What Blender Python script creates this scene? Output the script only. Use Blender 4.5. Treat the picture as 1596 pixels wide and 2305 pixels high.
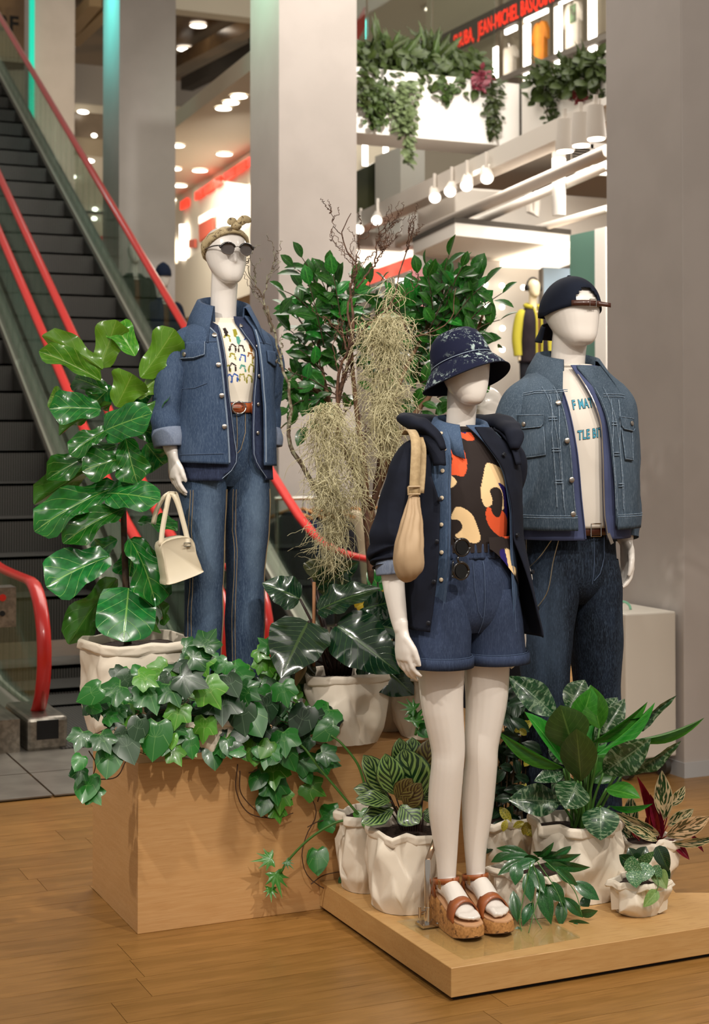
import bpy, bmesh, math, random
import numpy as np
from bisect import bisect_left
from mathutils import Vector, Matrix, Euler, Quaternion, noise

for o in list(bpy.data.objects): bpy.data.objects.remove(o)
SC = bpy.context.scene
COL = SC.collection
PI = math.pi
def R(d): return math.radians(d)

# ------------------------------------------------------------------ camera
YAW, PITCH, FPX = R(24.5), R(1.3), 3500.0
CAM = Vector((-2.076, -3.90, 1.60))
CX, CY = 798.0, 975.0 - FPX*math.tan(PITCH)
cd = bpy.data.cameras.new('camera'); camo = bpy.data.objects.new('camera', cd); COL.objects.link(camo)
camo.location = CAM; camo.rotation_euler = (PI/2 + PITCH, 0, -YAW)
cd.sensor_fit = 'VERTICAL'; cd.sensor_height = 36.0; cd.sensor_width = 36.0
cd.lens = FPX/2305*36.0
cd.shift_y = (CY - 1152.5)/2305
cd.clip_end = 200
cd.dof.use_dof = True; cd.dof.focus_distance = 4.85; cd.dof.aperture_fstop = 4.6
SC.camera = camo

# ------------------------------------------------------------------ world, lights, exposure
w = bpy.data.worlds.new('shop_air'); SC.world = w; w.use_nodes = True
w.node_tree.nodes['Background'].inputs[0].default_value = (1.0, .91, .80, 1)
w.node_tree.nodes['Background'].inputs[1].default_value = .38
SC.view_settings.view_transform = 'Standard'; SC.view_settings.look = 'None'
SC.view_settings.gamma = 1.0; SC.view_settings.use_curve_mapping = False
SC.view_settings.exposure = 0.0

CMAT = Matrix.Translation(CAM) @ Euler((PI/2 + PITCH, 0, -YAW)).to_matrix().to_4x4()
FW = Vector((math.sin(YAW), math.cos(YAW), 0)); RT = Vector((math.cos(YAW), -math.sin(YAW), 0))
def ray(px, py):
    return (CMAT.to_3x3() @ Vector(((px-CX)/FPX, -(py-CY)/FPX, -1))).normalized()
def G(px, py, z=0.0):                      # point of the plane z seen at that place
    d = ray(px, py); return CAM + d*((z-CAM.z)/d.z)
def P(px, py, Z):                          # point at horizontal distance Z in front of the camera
    d = ray(px, py); return CAM + d*(Z/d.dot(FW))
def C2W(xc, zc, z=0.0): return Vector((CAM.x, CAM.y, 0)) + RT*xc + FW*zc + Vector((0, 0, z))
def PV(px, py, v):                         # point of the vertical plane y = v
    d = ray(px, py); return CAM + d*((v-CAM.y)/d.y)
def PU(px, py, u):
    d = ray(px, py); return CAM + d*((u-CAM.x)/d.x)

def spot(name, loc, aim, watts, ang=60, size=.06, col=(1, .935, .85), blend=.5):
    l = bpy.data.lights.new(name, 'SPOT'); l.energy = watts; l.spot_size = R(ang); l.spot_blend = blend
    l.shadow_soft_size = size; l.color = col
    o = bpy.data.objects.new(name, l); COL.objects.link(o); o.location = loc
    o.rotation_euler = (Vector(aim)-Vector(loc)).to_track_quat('-Z', 'Y').to_euler(); return o
def area(name, loc, aim, watts, sx, sy, col=(1, .93, .84)):
    l = bpy.data.lights.new(name, 'AREA'); l.shape = 'RECTANGLE'; l.size = sx; l.size_y = sy; l.energy = watts; l.color = col
    o = bpy.data.objects.new(name, l); COL.objects.link(o); o.location = loc
    o.rotation_euler = (Vector(aim)-Vector(loc)).to_track_quat('-Z', 'Y').to_euler(); return o
spot('track_spot', C2W(-2.3, 2.6, 4.2), C2W(-.5, 5.4, 1.45), 350, 36)
spot('track_spot', C2W(1.9, 2.5, 4.3), C2W(.45, 4.9, 1.1), 370, 46)
spot('track_spot', C2W(.5, 1.2, 4.3), C2W(.15, 5.1, .55), 270, 44)
spot('track_spot', C2W(3.0, 3.6, 4.3), C2W(.7, 5.0, 1.3), 140, 46)
spot('planter_spot', C2W(.9, 11.0, 4.6), C2W(.45, 13.2, 4.40), 330, 50, .05, (1, .96, .9))
area('mall_light', C2W(.5, 10.5, 6.3), C2W(.5, 10.5, 0), 420, 5, 5)
spot('pillar_spot', C2W(1.0, 8.6, 5.4), C2W(-.3, 12.0, 3.4), 45, 50, .2)  # added fill that brightens the middle pillar, no fixture of the mall
area('shop_light', C2W(2.2, 10.5, 3.55), C2W(2.2, 10.5, 0), 150, 1.6, 3)
spot('service_uplight', C2W(1.2, 9.6, 1.9), C2W(1.3, 12.4, 3.6), 50, 60, .4)  # added fill imitating light bounced up onto the ceiling services
area('far_shop_light', C2W(-2.4, 20.5, 4.9), C2W(-2.4, 21.5, 0), 150, 3, 3)  # unseen area fill added to lift the dim far left shop
spot('far_shop_spot', C2W(-1.2, 17.5, 4.9), C2W(-2.6, 23, 3.6), 110, 80, .3)  # second added fill, brightens the front of the far left shop
spot('upper_mall_spot', C2W(-3.6, 19, 5.6), C2W(-6.0, 27, 7.8), 380, 70, .3, (1, .84, .62))  # added lamp that lifts the tone of the upper left bronze surfaces
spot('upper_shop_spot', C2W(.3, 14.2, 6.0), C2W(2.4, 22, 7.6), 420, 90, .3)  # added stand-in for bounce on the upper shop and its ceiling
spot('pillar_wash', C2W(3.0, 2.4, 4.6), C2W(1.95, 7.5, 2.2), 150, 44, .2, (1, .95, .9))  # added from the camera side to lighten the near pillar's face
area('store_light', C2W(-.5, 1.0, 5.2), C2W(.2, 4.2, 0), 70, 4, 3)

# ------------------------------------------------------------------ colours and materials
def L(h, a=1.0):
    h = h.lstrip('#'); c = [int(h[i:i+2], 16)/255 for i in (0, 2, 4)]
    return tuple((x/12.92 if x <= .04045 else ((x+.055)/1.055)**2.4) for x in c) + (a,)
class NT:
    def __init__(s, name):
        s.m = bpy.data.materials.new(name); s.m.use_nodes = True; s.t = s.m.node_tree
        s.b = s.t.nodes['Principled BSDF']; s.out = s.t.nodes['Material Output']
    def n(s, typ, **kw):
        nd = s.t.nodes.new('ShaderNode'+typ)
        for k, v in kw.items():
            if hasattr(nd, k) and not k[0].isupper(): setattr(nd, k, v)
            else: s.set(nd, k, v)
        return nd
    def set(s, nd, k, v):
        i = nd.inputs[int(k[1:])] if k[0] == 'i' and k[1:].isdigit() else nd.inputs[k.replace('_', ' ')]
        if hasattr(v, 'links') or isinstance(v, bpy.types.NodeSocket): s.t.links.new(v, i)
        else: i.default_value = v
    def math(s, op, a, b=None, c=None, clamp=False):
        nd = s.t.nodes.new('ShaderNodeMath'); nd.operation = op; nd.use_clamp = clamp
        for i, v in enumerate((a, b, c)):
            if v is None: continue
            if isinstance(v, bpy.types.NodeSocket): s.t.links.new(v, nd.inputs[i])
            else: nd.inputs[i].default_value = v
        return nd.outputs[0]
    def mix(s, f, a, b):
        nd = s.t.nodes.new('ShaderNodeMix'); nd.data_type = 'RGBA'
        for i, v in ((0, f), (6, a), (7, b)):
            if isinstance(v, bpy.types.NodeSocket): s.t.links.new(v, nd.inputs[i])
            else: nd.inputs[i].default_value = v
        return nd.outputs[2]
    def ramp(s, f, lo, hi):
        nd = s.t.nodes.new('ShaderNodeMapRange'); nd.clamp = True; nd.interpolation_type = 'SMOOTHSTEP'
        s.t.links.new(f, nd.inputs[0]); nd.inputs[1].default_value = lo; nd.inputs[2].default_value = hi
        return nd.outputs[0]
    def coord(s, kind='Object', scale=(1, 1, 1)):
        tc = s.n('TexCoord'); mp = s.n('Mapping'); s.t.links.new(tc.outputs[kind], mp.inputs[0])
        mp.inputs['Scale'].default_value = scale; return mp.outputs[0]
    def noise(s, scale=(1, 1, 1), sc=5, det=3, rough=.5, dist=0, kind='Object'):
        if isinstance(scale, (int, float)): scale = (scale,)*3
        nd = s.n('TexNoise'); s.t.links.new(s.coord(kind, scale), nd.inputs['Vector'])
        nd.inputs['Scale'].default_value = sc; nd.inputs['Detail'].default_value = det
        nd.inputs['Roughness'].default_value = rough; nd.inputs['Distortion'].default_value = dist
        return nd.outputs[0]
    def bump(s, h, st=.3, d=.01):
        nd = s.n('Bump'); s.t.links.new(h, nd.inputs['Height']); nd.inputs['Strength'].default_value = st
        nd.inputs['Distance'].default_value = d; s.t.links.new(nd.outputs[0], s.b.inputs['Normal'])
    def base(s, col=None, rough=.5, metal=0, spec=.5, coat=0, sheen=0):
        if col is not None: s.set(s.b, 'Base Color', col)
        s.set(s.b, 'Roughness', rough); s.b.inputs['Metallic'].default_value = metal
        s.b.inputs['Specular IOR Level'].default_value = spec; s.b.inputs['Coat Weight'].default_value = coat
        s.b.inputs['Coat Roughness'].default_value = .08; s.b.inputs['Sheen Weight'].default_value = sheen
        return s.m
MATS = {}
def mat(name, hexc, rough=.5, metal=0, spec=.5, coat=0, c2=None, scale=(1, 1, 1), sc=5, det=3, lo=.35, hi=.65, bump=0, bd=.01, sheen=0):
    if name in MATS: return MATS[name]
    t = NT(name); c = L(hexc)
    if c2 or bump:
        nz = t.noise(scale, sc, det)
        if c2: c = t.mix(t.ramp(nz, lo, hi), L(hexc), L(c2))
        if bump: t.bump(nz, bump, bd)
    t.base(c, rough, metal, spec, coat, sheen); MATS[name] = t.m; return t.m
def emit(name, hexc, s):
    if name in MATS: return MATS[name]
    t = NT(name); t.base(L(hexc), .5); t.b.inputs['Emission Color'].default_value = L(hexc); t.b.inputs['Emission Strength'].default_value = s
    MATS[name] = t.m; return t.m
def glass(name, hexc, trans=.85, rough=.03):
    if name in MATS: return MATS[name]
    t = NT(name); tr = t.n('BsdfTransparent'); tr.inputs[0].default_value = L(hexc)
    gl = t.n('BsdfGlossy'); gl.inputs['Roughness'].default_value = rough; gl.inputs[0].default_value = (.9, 1, .97, 1)
    fr = t.n('Fresnel'); fr.inputs[0].default_value = 1.45
    mx = t.n('MixShader'); f = t.math('MULTIPLY', fr.outputs[0], (1-trans)*3, clamp=True)
    t.t.links.new(f, mx.inputs[0]); t.t.links.new(tr.outputs[0], mx.inputs[1]); t.t.links.new(gl.outputs[0], mx.inputs[2])
    t.t.links.new(mx.outputs[0], t.out.inputs[0]); MATS[name] = t.m; return t.m

# ------------------------------------------------------------------ objects
def tag(o, label=None, cat=None, group=None, kind=None):
    if label: o['label'] = label
    if cat: o['category'] = cat
    if group: o['group'] = group
    if kind: o['kind'] = kind
    return o
def empty(name, loc=(0, 0, 0), rz=0, label=None, cat=None, group=None, kind=None):
    o = bpy.data.objects.new(name, None); COL.objects.link(o); o.location = loc; o.rotation_euler = (0, 0, rz)
    o.empty_display_size = .05; return tag(o, label, cat, group, kind)
def link(name, me, parent=None, M=None):
    o = bpy.data.objects.new(name, me); COL.objects.link(o)
    if parent: o.parent = parent
    if M is not None: o.matrix_basis = M
    return o
class MB:
    def __init__(s): s.v = []; s.f = []; s.uv = None
    def add(s, vs, fs):
        k = len(s.v); s.v += [tuple(p) for p in vs]; s.f += [tuple(i+k for i in f) for f in fs]; return s
    def box(s, lo, hi, M=None):
        x0, y0, z0 = lo; x1, y1, z1 = hi
        vs = [Vector(p) for p in ((x0, y0, z0), (x1, y0, z0), (x1, y1, z0), (x0, y1, z0), (x0, y0, z1), (x1, y0, z1), (x1, y1, z1), (x0, y1, z1))]
        if M is not None: vs = [M @ p for p in vs]
        return s.add(vs, [(3, 2, 1, 0), (4, 5, 6, 7), (0, 1, 5, 4), (1, 2, 6, 5), (2, 3, 7, 6), (3, 0, 4, 7)])
    def prism(s, poly, z0, z1):
        n = len(poly); vs = [(p[0], p[1], z0) for p in poly] + [(p[0], p[1], z1) for p in poly]
        return s.add(vs, [tuple(range(n-1, -1, -1)), tuple(range(n, 2*n))] + [(i, (i+1) % n, n+(i+1) % n, n+i) for i in range(n)])
    def hull8(s, a, b):           # quad a to quad b, both ordered alike
        return s.add(list(a)+list(b), [(3, 2, 1, 0), (4, 5, 6, 7), (0, 1, 5, 4), (1, 2, 6, 5), (2, 3, 7, 6), (3, 0, 4, 7)])
    def rings(s, rs, closed=True, cap=True):
        n = len(rs[0]); k = len(s.v)
        for r in rs: s.v += [tuple(p) for p in r]
        m = n if closed else n-1
        for i in range(len(rs)-1):
            for j in range(m):
                a = k+i*n+j; b = k+i*n+(j+1) % n; s.f.append((a, b, b+n, a+n))
        if cap and closed:
            s.f.append(tuple(k+j for j in range(n-1, -1, -1))); q = k+(len(rs)-1)*n; s.f.append(tuple(q+j for j in range(n)))
        return s
    def tube(s, path, rad, n=8, cap=True, flat=1.0, up=None, ry=None, disp=None):
        path = [Vector(p) for p in path]; m = len(path)
        if isinstance(rad, (int, float)): rad = [rad]*m
        rs = []; pn = None
        for i, p in enumerate(path):
            t = (path[min(i+1, m-1)]-path[max(i-1, 0)])
            t = t.normalized() if t.length > 1e-9 else Vector((0, 0, 1))
            if pn is None:
                a = Vector(up) if up else (Vector((0, 1, 0)) if abs(t.y) < .9 else Vector((1, 0, 0)))
                pn = (a - t*a.dot(t)).normalized()
            else:
                q = pn - t*pn.dot(t); pn = q.normalized() if q.length > 1e-6 else pn
            bn = t.cross(pn)
            r1 = rad[i]; r2 = (ry[i] if ry else rad[i]*flat)
            ring = []
            for j in range(n):
                th = 2*PI*j/n; d = pn*math.cos(th)*r2 + bn*math.sin(th)*r1; q = p+d
                if disp: q = q + d.normalized()*disp(q, i/(m-1), th)
                ring.append(q)
            rs.append(ring)
        return s.rings(rs, True, cap)
    def disc(s, c, nrm, r, h=.002, n=14, r2=None):
        nrm = Vector(nrm).normalized(); return s.tube([Vector(c), Vector(c)+nrm*h], [r, r2 if r2 else r], n)
    def ell(s, c, rx, ry, rz, nu=14, nv=9, M=None):
        rs = []
        for i in range(1, nv):
            ph = PI*i/nv; rs.append([Vector((c[0]+rx*math.sin(ph)*math.cos(2*PI*j/nu), c[1]+ry*math.sin(ph)*math.sin(2*PI*j/nu), c[2]-rz*math.cos(ph))) for j in range(nu)])
        if M is not None: rs = [[M @ p for p in r] for r in rs]
        return s.rings(rs, True, True)
    def build(s, name, m, parent=None, smooth=False, label=None, off=None, kind=None, M=None):
        me = s.mesh(name, m, smooth, off)
        o = link(name, me, parent, M)
        if label: o['label'] = label
        if kind: o['kind'] = kind
        return o
    def mesh(s, name, m, smooth=False, off=None):
        me = bpy.data.meshes.new(name); v = s.v
        if off is not None: v = [(a-off[0], b-off[1], c-off[2]) for a, b, c in v]
        me.from_pydata(v, [], s.f); me.materials.append(m)
        if s.uv:
            ul = me.uv_layers.new(name='UVMap'); idx = np.empty(len(me.loops), dtype=np.int32); me.loops.foreach_get('vertex_index', idx)
            ul.data.foreach_set('uv', np.array(s.uv, dtype=np.float32)[idx].ravel())
        if smooth:
            me.polygons.foreach_set('use_smooth', [True]*len(me.polygons))
            if smooth != 'all': me.set_sharp_from_angle(angle=R(smooth if isinstance(smooth, (int, float)) and smooth > 1 else 50))
        me.update(); return me
def bev(o, w=.004, seg=2):
    m = o.modifiers.new('edge', 'BEVEL'); m.width = w; m.segments = seg; m.limit_method = 'ANGLE'; m.angle_limit = R(40); return o
def box_obj(name, lo, hi, m, parent=None, b=0, label=None, kind=None, cat=None, group=None):
    c = Vector(((lo[0]+hi[0])/2, (lo[1]+hi[1])/2, lo[2]))
    mb = MB().box(Vector(lo)-c, Vector(hi)-c); o = mb.build(name, m, parent); o.location = c
    if b: bev(o, b)
    return tag(o, label, cat, group, kind)
def cr(xs, ys, x):              # Catmull-Rom through (xs, ys), xs ascending
    n = len(xs)
    if x <= xs[0]: return ys[0]
    if x >= xs[-1]: return ys[-1]
    i = max(0, min(n-2, bisect_left(xs, x)-1))
    h = xs[i+1]-xs[i]; t = (x-xs[i])/h
    m0 = (ys[i+1]-ys[i-1])/(xs[i+1]-xs[i-1])*h if i > 0 else (ys[i+1]-ys[i])
    m1 = (ys[i+2]-ys[i])/(xs[i+2]-xs[i])*h if i < n-2 else (ys[i+1]-ys[i])
    return (2*t**3-3*t**2+1)*ys[i] + (t**3-2*t**2+t)*m0 + (-2*t**3+3*t**2)*ys[i+1] + (t**3-t**2)*m1
def spline(pts, n):
    pts = [Vector(p) for p in pts]; k = len(pts); xs = list(range(k)); out = []
    for i in range(n):
        x = (k-1)*i/(n-1); out.append(Vector([cr(xs, [p[a] for p in pts], x) for a in range(len(pts[0]))]))
    return out
def fbm(p, s=1.0, o=3):
    return noise.fractal(Vector(p)*s, 1.0, 2.0, o)
# ------------------------------------------------------------------ floor, platform, box
M_floor = None
def wood(name, a, b, c, scale, rough=.32, bump=.05):
    t = NT(name); n1 = t.noise(scale, 3, 5, .6, .6)
    n2 = t.noise((scale[0]*.6, scale[1]*5, scale[2]*3), 9, 3, .5, .2)
    oi = t.n('ObjectInfo')
    c1 = t.mix(t.ramp(n1, .3, .7), L(a), L(b)); c2 = t.mix(t.ramp(n2, .5, .75), c1, L(c))
    hsv = t.n('HueSaturation'); t.t.links.new(c2, hsv.inputs['Color']); t.set(hsv, 'Value', t.math('MULTIPLY_ADD', oi.outputs['Random'], .22, .88))
    t.base(hsv.outputs[0], rough, 0, .4); t.bump(n2, bump, .002); MATS[name] = t.m; return t.m
M_plank = wood('plank_wood', '#9c713c', '#86602e', '#6a4722', (1.1, 9, 9))
M_ply = wood('box_veneer', '#d6a872', '#cd9d66', '#c2915b', (2.2, 2.2, 26), .45, .03)
M_ply2 = wood('platform_veneer', '#c29a64', '#b98f59', '#ae8450', (2.2, 2.2, 14), .42, .03)
M_black = mat('black_gap', '#0b0908', .8)
fl = box_obj('floor', (-8, -6, -.12), (12, 30, -.006), M_plank, kind='structure')
random.seed(4)
PW, PL = .162, 1.22
row = 0; npl = 0
plank_cache = {}
v = -2.2
while v < 6.4:
    off = random.random()*PL
    u = -3.4 - off
    while u < 6.0:
        x0, x1 = u, u+PL
        ctr = Vector((u+PL/2, v+PW/2, 0)); rel = ctr-CAM; Zc = rel.dot(FW); Xc = rel.dot(RT)
        vis = Zc > 3.7 and abs(Xc/Zc) < .228+.62/Zc
        if u > -.63 and u+PL < .80 and v > .94 and v+PW < 1.49: vis = False
        if u > 0 and u+PL < 1.3 and v > .05 and v+PW < .93: vis = False
        if u > .2 and v > 1.5 and u+PL < 2.3: vis = False
        if v+PW > 5.2: vis = False
        if v > 2.92-PW and u+PL/2 < 2.2: vis = False
        if v+PW > 2.06 and v < 2.7 and u > 2.33: vis = False
        if vis and npl < 300:
            cx = u+PL/2
            key = 'p'
            if key not in plank_cache:
                plank_cache[key] = MB().box((-PL/2+.0008, -PW/2+.0008, -.006), (PL/2-.0008, PW/2-.0008, 0)).mesh('plank', M_plank)
            o = link('plank', plank_cache[key], fl); o.location = Vector((cx, v+PW/2, 0))-fl.location; npl += 1
        u += PL
    v += PW; row += 1
plat = MB().prism([(0, 0), (1.754, 0), (1.009, .332), (1.12, .60), (1.15, .936), (0, .936)], .012, .095).build('display_platform', M_ply2)
bev(plat, .0015, 1)
tag(plat, 'low pale wooden display platform under the mannequin in shorts', 'platform')
MB().prism([(.015, .015), (1.70, .015), (.99, .34), (1.10, .60), (1.13, .93), (.015, .93)], 0, .012).build('plinth', M_black, plat)  # black colour stands in for the shadow gap under the platform
BX = empty('display_box', (0, 0, 0), 0, 'tall wooden display box carrying ivy and the mannequin in jeans', 'display box')
o = MB().box((-.632, .938, .0), (.80, 1.49, .543)).build('box_body', M_ply, BX); bev(o, .0015, 1)

# ------------------------------------------------------------------ pillars
M_pillar = mat('pillar_plaster', '#b7afa9', .55, c2='#b2aaa4', sc=3, bump=.02, bd=.002)
for i, (u, v, z) in enumerate(((2.325, 2.063, 9), (2.33, 7.17, 11), (2.34, 11.65, 12), (3.03, 18.6, 14))):
    o = MB().box((0, 0, 0), (.66 if i < 2 else .61, .63, z)).build('pillar_%d' % (i+1), M_pillar); o.location = (u, v, 0); o['kind'] = 'structure'; bev(o, .006, 2)
    if i == 0:
        MB().box((-.006, -.006, 0), (.666, .636, .07)).build('pillar_skirting', mat('skirting', '#b3b3b3', .5), o)
M_teal = emit('teal_glow', '#12c0a4', .75)
tag(MB().box((2.96, 18.55, 3.0), (3.03, 18.62, 14)).build('light_strip', M_teal), 'teal glowing light strip on the farthest pillar edge', 'light strip')
l = area('teal_glow_light', (1.98, 11.95, 6.1), (2.34, 11.95, 5.9), 9, .2, 1.2, (.08, .9, .85))
area('teal_glow_light', (1.9, 7.45, 5.3), (2.33, 7.5, 5.1), 4, .2, .8, (.2, 1, .6))

# ------------------------------------------------------------------ escalators
M_rail = mat('red_rubber', '#c8231d', .28, coat=.3)
M_steel = mat('brushed_steel', '#9b958b', .34, metal=.85, c2='#7f7a72', scale=(2, .3, 2), sc=18, bump=.03)
M_dsteel = mat('dark_steel', '#4b4a46', .4, metal=.6)
M_lsteel = mat('light_steel', '#c9c2b6', .35, metal=.5)
M_deck = mat('deck_metal', '#8f8a80', .4, metal=.5)
M_glass = glass('green_glass', '#eef4f0', .86, .04)
t = NT('step_metal')
sx = t.n('SeparateXYZ'); t.t.links.new(t.coord('Object', (1, 1, 1)), sx.inputs[0])
st = t.math('FRACT', t.math('MULTIPLY', sx.outputs[0], 55))
t.base(t.mix(t.math('GREATER_THAN', st, .5), L('#5b5855'), L('#2c2b2a')), .42, .35); M_step = t.m
M_plate = mat('landing_metal', '#8b867d', .42, metal=.55, c2='#7c776f', scale=(1, 1, 1), sc=6)
def railz(v, k=5.5, flat=.82):
    a = flat; b = 1.273+.59*(v-6.33)
    x = (b-a)/.12
    return a + .12*math.log(1+math.exp(min(x, 40))) if x < 40 else b
VN, VT = 3.98, 16.6
def balustrade(parent, u, side, full=True):
    # side +1: steps lie at larger u
    pts = []
    zc = .46; r = .36
    for k in range(0, 13):
        a = PI*1.42 - (PI*.92)*k/12
        pts.append(Vector((u, VN+.33+math.cos(a)*r*.92, zc+math.sin(a)*r)))
    vv = VN+.36
    while vv < VT:
        pts.append(Vector((u, vv+.02, railz(vv)))); vv += .22
    mb = MB().tube(pts, .038, 10, flat=.55, up=(0, 0, 1)); 
    o = mb.build('handrail', M_rail, parent, smooth=60)
    # glass
    for (va, vb) in [(VN+.02, 5.3)] + [(5.32+1.9*i, 5.30+1.9*(i+1)) for i in range(6)]:
        g = MB(); q = 8; a = []; b = []
        for i in range(q+1):
            x = va+(vb-va)*i/q; zt = railz(x)-.02; zb = max(.16, railz(x)-.72)
            if x < VN+.33:
                d = (VN+.33-x)/.33; zt = zc+math.sqrt(max(0, 1-d*d))*r-.02; zb = .17
            a.append((x, zb)); b.append((x, max(zt, zb+.01)))
        for i in range(q):
            (x0, z0), (x1, z1) = a[i], a[i+1]; (_, t0), (_, t1) = b[i], b[i+1]
            g.hull8([(u-.005, x0, z0), (u+.005, x0, z0), (u+.005, x1, z1), (u-.005, x1, z1)], [(u-.005, x0, t0), (u+.005, x0, t0), (u+.005, x1, t1), (u-.005, x1, t1)])
        g.build('glass_panel', M_glass, parent)
def ramp_strip(name, m, parent, ua, ub, zlo, zhi, va=VN+.3, vb=VT, n=40):
    mb = MB(); rs = []
    for i in range(n+1):
        x = va+(vb-va)*i/n; z = railz(x)-.82
        rs.append([(ua, x, z+zlo), (ub, x, z+zlo), (ub, x, z+zhi), (ua, x, z+zhi)])
    mb.rings(rs); return mb.build(name, m, parent)
step_mesh = None
def escalator(name, label, ua, ub):
    e = empty(name, ((ua+ub)/2, VN, 0), 0, label, 'escalator')
    loc = e.location
    def fix(before):
        for o in [x for x in COL.objects if x not in before and x.parent == e]: o.location = -Vector(loc)
    before = set(COL.objects)
    balustrade(e, ua, 1); balustrade(e, ub, -1)
    for u, s in ((ua, 1), (ub, -1)):
        ramp_strip('deck', M_deck, e, min(u-.10*s, u+.03*s), max(u-.10*s, u+.03*s), .04, .13)
        ramp_strip('deck_trim', M_lsteel, e, min(u+.03*s, u+.05*s), max(u+.03*s, u+.05*s), .02, .15)
        ramp_strip('skirt', M_dsteel, e, min(u+.05*s, u+.062*s), max(u+.05*s, u+.062*s), -.3, .10)
        nb = MB().box((u-.105, VN-.08, 0), (u+.105, VN+.45, .17)).build('newel_base', M_steel, e); bev(nb, .02, 2)
        MB().box((u-.055, VN-.086, .06), (u+.055, VN+.05, .155)).build('brush_socket', M_black, e)
    w0, w1 = ua+.065, ub-.065
    k = 0; vv = 5.05
    while vv < VT-.3:
        zt = max(0.0, railz(vv+.2)-.82); zb = max(0.0, railz(vv-.2)-.82)
        if k < 2: zt = (0.02, .09)[k]; zb = max(0, zt-.09)
        rise = .236 if k > 2 else (.03, .08, .16)[k]
        zt = .02 + sum((.03, .08, .16)[:min(k, 3)]) + .236*max(0, k-2)
        mb = MB().box((w0, vv, zt-rise-.05), (w1, vv+.03, zt)).box((w0, vv, zt-.02), (w1, vv+.42, zt))
        mb.build('step', M_step, e)
        vv += .40; k += 1
    MB().box((w0, VN-.1, .0), (w1, 5.06, .012)).build('comb_plate', M_step, e)
    fix(before); return e
escalator('escalator', 'nearer red-railed escalator climbing behind the broad-leaved fig', -.22, .76)
escalator('escalator', 'red-railed escalator climbing beside the white pillars', 1.0, 1.98)
e = empty('escalator', (-.5, VN, 0), 0, 'escalator newel with red handrail cut off by the picture edge', 'escalator')
before = set(COL.objects); balustrade(e, -.52, 1); o = MB().box((-.66, VN-.08, 0), (-.36, VN+.45, .17)).build('newel_base', M_steel, e)
cb = MB().box((-.50, VN+.02, .62), (-.36, VN+.16, .82)).build('control_box', M_steel, e)
MB().disc((-.43, VN+.018, .77), (0, -1, 0), .018, .008).build('stop_button', M_rail, e, label='red stop button')
MB().disc((-.43, VN+.018, .69), (0, -1, 0), .014, .006).build('key_switch', M_black, e)
for o in [x for x in COL.objects if x not in before and x.parent == e]: o.location = -Vector(e.location)
lp = empty('floor_2', (.5, 3.4, 0)); lp['kind'] = 'structure'
for a, b in ((-2.2, -.43), (-.42, .98), (.99, 2.25)):
    for c, d in ((2.92, 3.40), (3.41, 4.9)):
        MB().box((a-.5, c-3.4, 0), (b-.5, d-3.4, .006)).build('landing_plate', M_plate, lp)
# ------------------------------------------------------------------ cloth and body tools
def vcol(me, cols):
    a = me.color_attributes.new('print', 'FLOAT_COLOR', 'POINT'); a.data.foreach_set('color', np.array(cols, dtype=np.float32).ravel())
def print_mat(name, rough=.8):
    t = NT(name); a = t.n('Attribute'); a.attribute_name = 'print'; t.base(a.outputs['Color'], rough, 0, .2)
    t.bump(t.noise(1, 600, 2), .08, .001); return t.m
def denim(name, dark, mid, light, fade=.0, rough=.85, worn=()):
    t = NT(name)
    n1 = t.noise((1, 1, .12), 620, 2, .6); n2 = t.noise((1, 1, .45), 9, 4, .6); n3 = t.noise((1, 1, .05), 260, 2, .6)
    c = t.mix(t.ramp(n2, .38-fade, .70), L(dark), L(mid)); c = t.mix(t.math('MULTIPLY', t.ramp(n1, .46, .72), .42), c, L(light))
    c = t.mix(t.math('MULTIPLY', t.ramp(n3, .50, .78), .30), c, L(light))
    if worn:                        # rubbed pale patches of the garment itself
        sp = t.n('SeparateXYZ'); t.t.links.new(t.coord('Object'), sp.inputs[0]); acc = None
        for x0, z0, rx, rz, am in worn:
            a = t.math('DIVIDE', t.math('SUBTRACT', sp.outputs[0], x0), rx); b = t.math('DIVIDE', t.math('SUBTRACT', sp.outputs[2], z0), rz)
            d = t.math('SUBTRACT', 1, t.math('ADD', t.math('MULTIPLY', a, a), t.math('MULTIPLY', b, b)), clamp=True); d = t.math('MULTIPLY', d, am); acc = d if acc is None else t.math('ADD', acc, d, clamp=True)
        c = t.mix(t.math('MULTIPLY', acc, t.ramp(n2, .15, .65)), c, L(light))
    t.base(c, rough, 0, .15, sheen=.0); t.bump(n1, .15, .001); return t.m
def cloth(name, a, b, sc=8, rough=.85, spec=.2):
    t = NT(name); n2 = t.noise(1, sc, 4); t.base(t.mix(t.ramp(n2, .3, .7), L(a), L(b)), rough, 0, spec); t.bump(t.noise(1, 500, 2), .1, .001); return t.m
M_skin = NT('white_gloss_figure'); M_skin.base(L('#e4ddd6'), .22, 0, .5, .5); M_skin = M_skin.m
M_skinm = NT('white_satin_figure'); M_skinm.base(L('#e2dad1'), .30, 0, .5, .2); M_skinm = M_skinm.m
M_thread = mat('pale_thread', '#93a2b5', .8); M_thread2 = mat('tan_thread', '#a08a66', .8); M_threadb = mat('blue_thread', '#4b5c78', .8)
M_metalbtn = mat('pewter_button', '#a69c92', .3, metal=.9); M_brass = mat('brass', '#b99660', .3, metal=.9); M_chrome = mat('chrome', '#cfcac4', .12, metal=1)
M_horn = mat('horn_button', '#cdbba0', .35, coat=.3); M_darkbtn = mat('dark_snap', '#23252c', .35, metal=.5)

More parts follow.
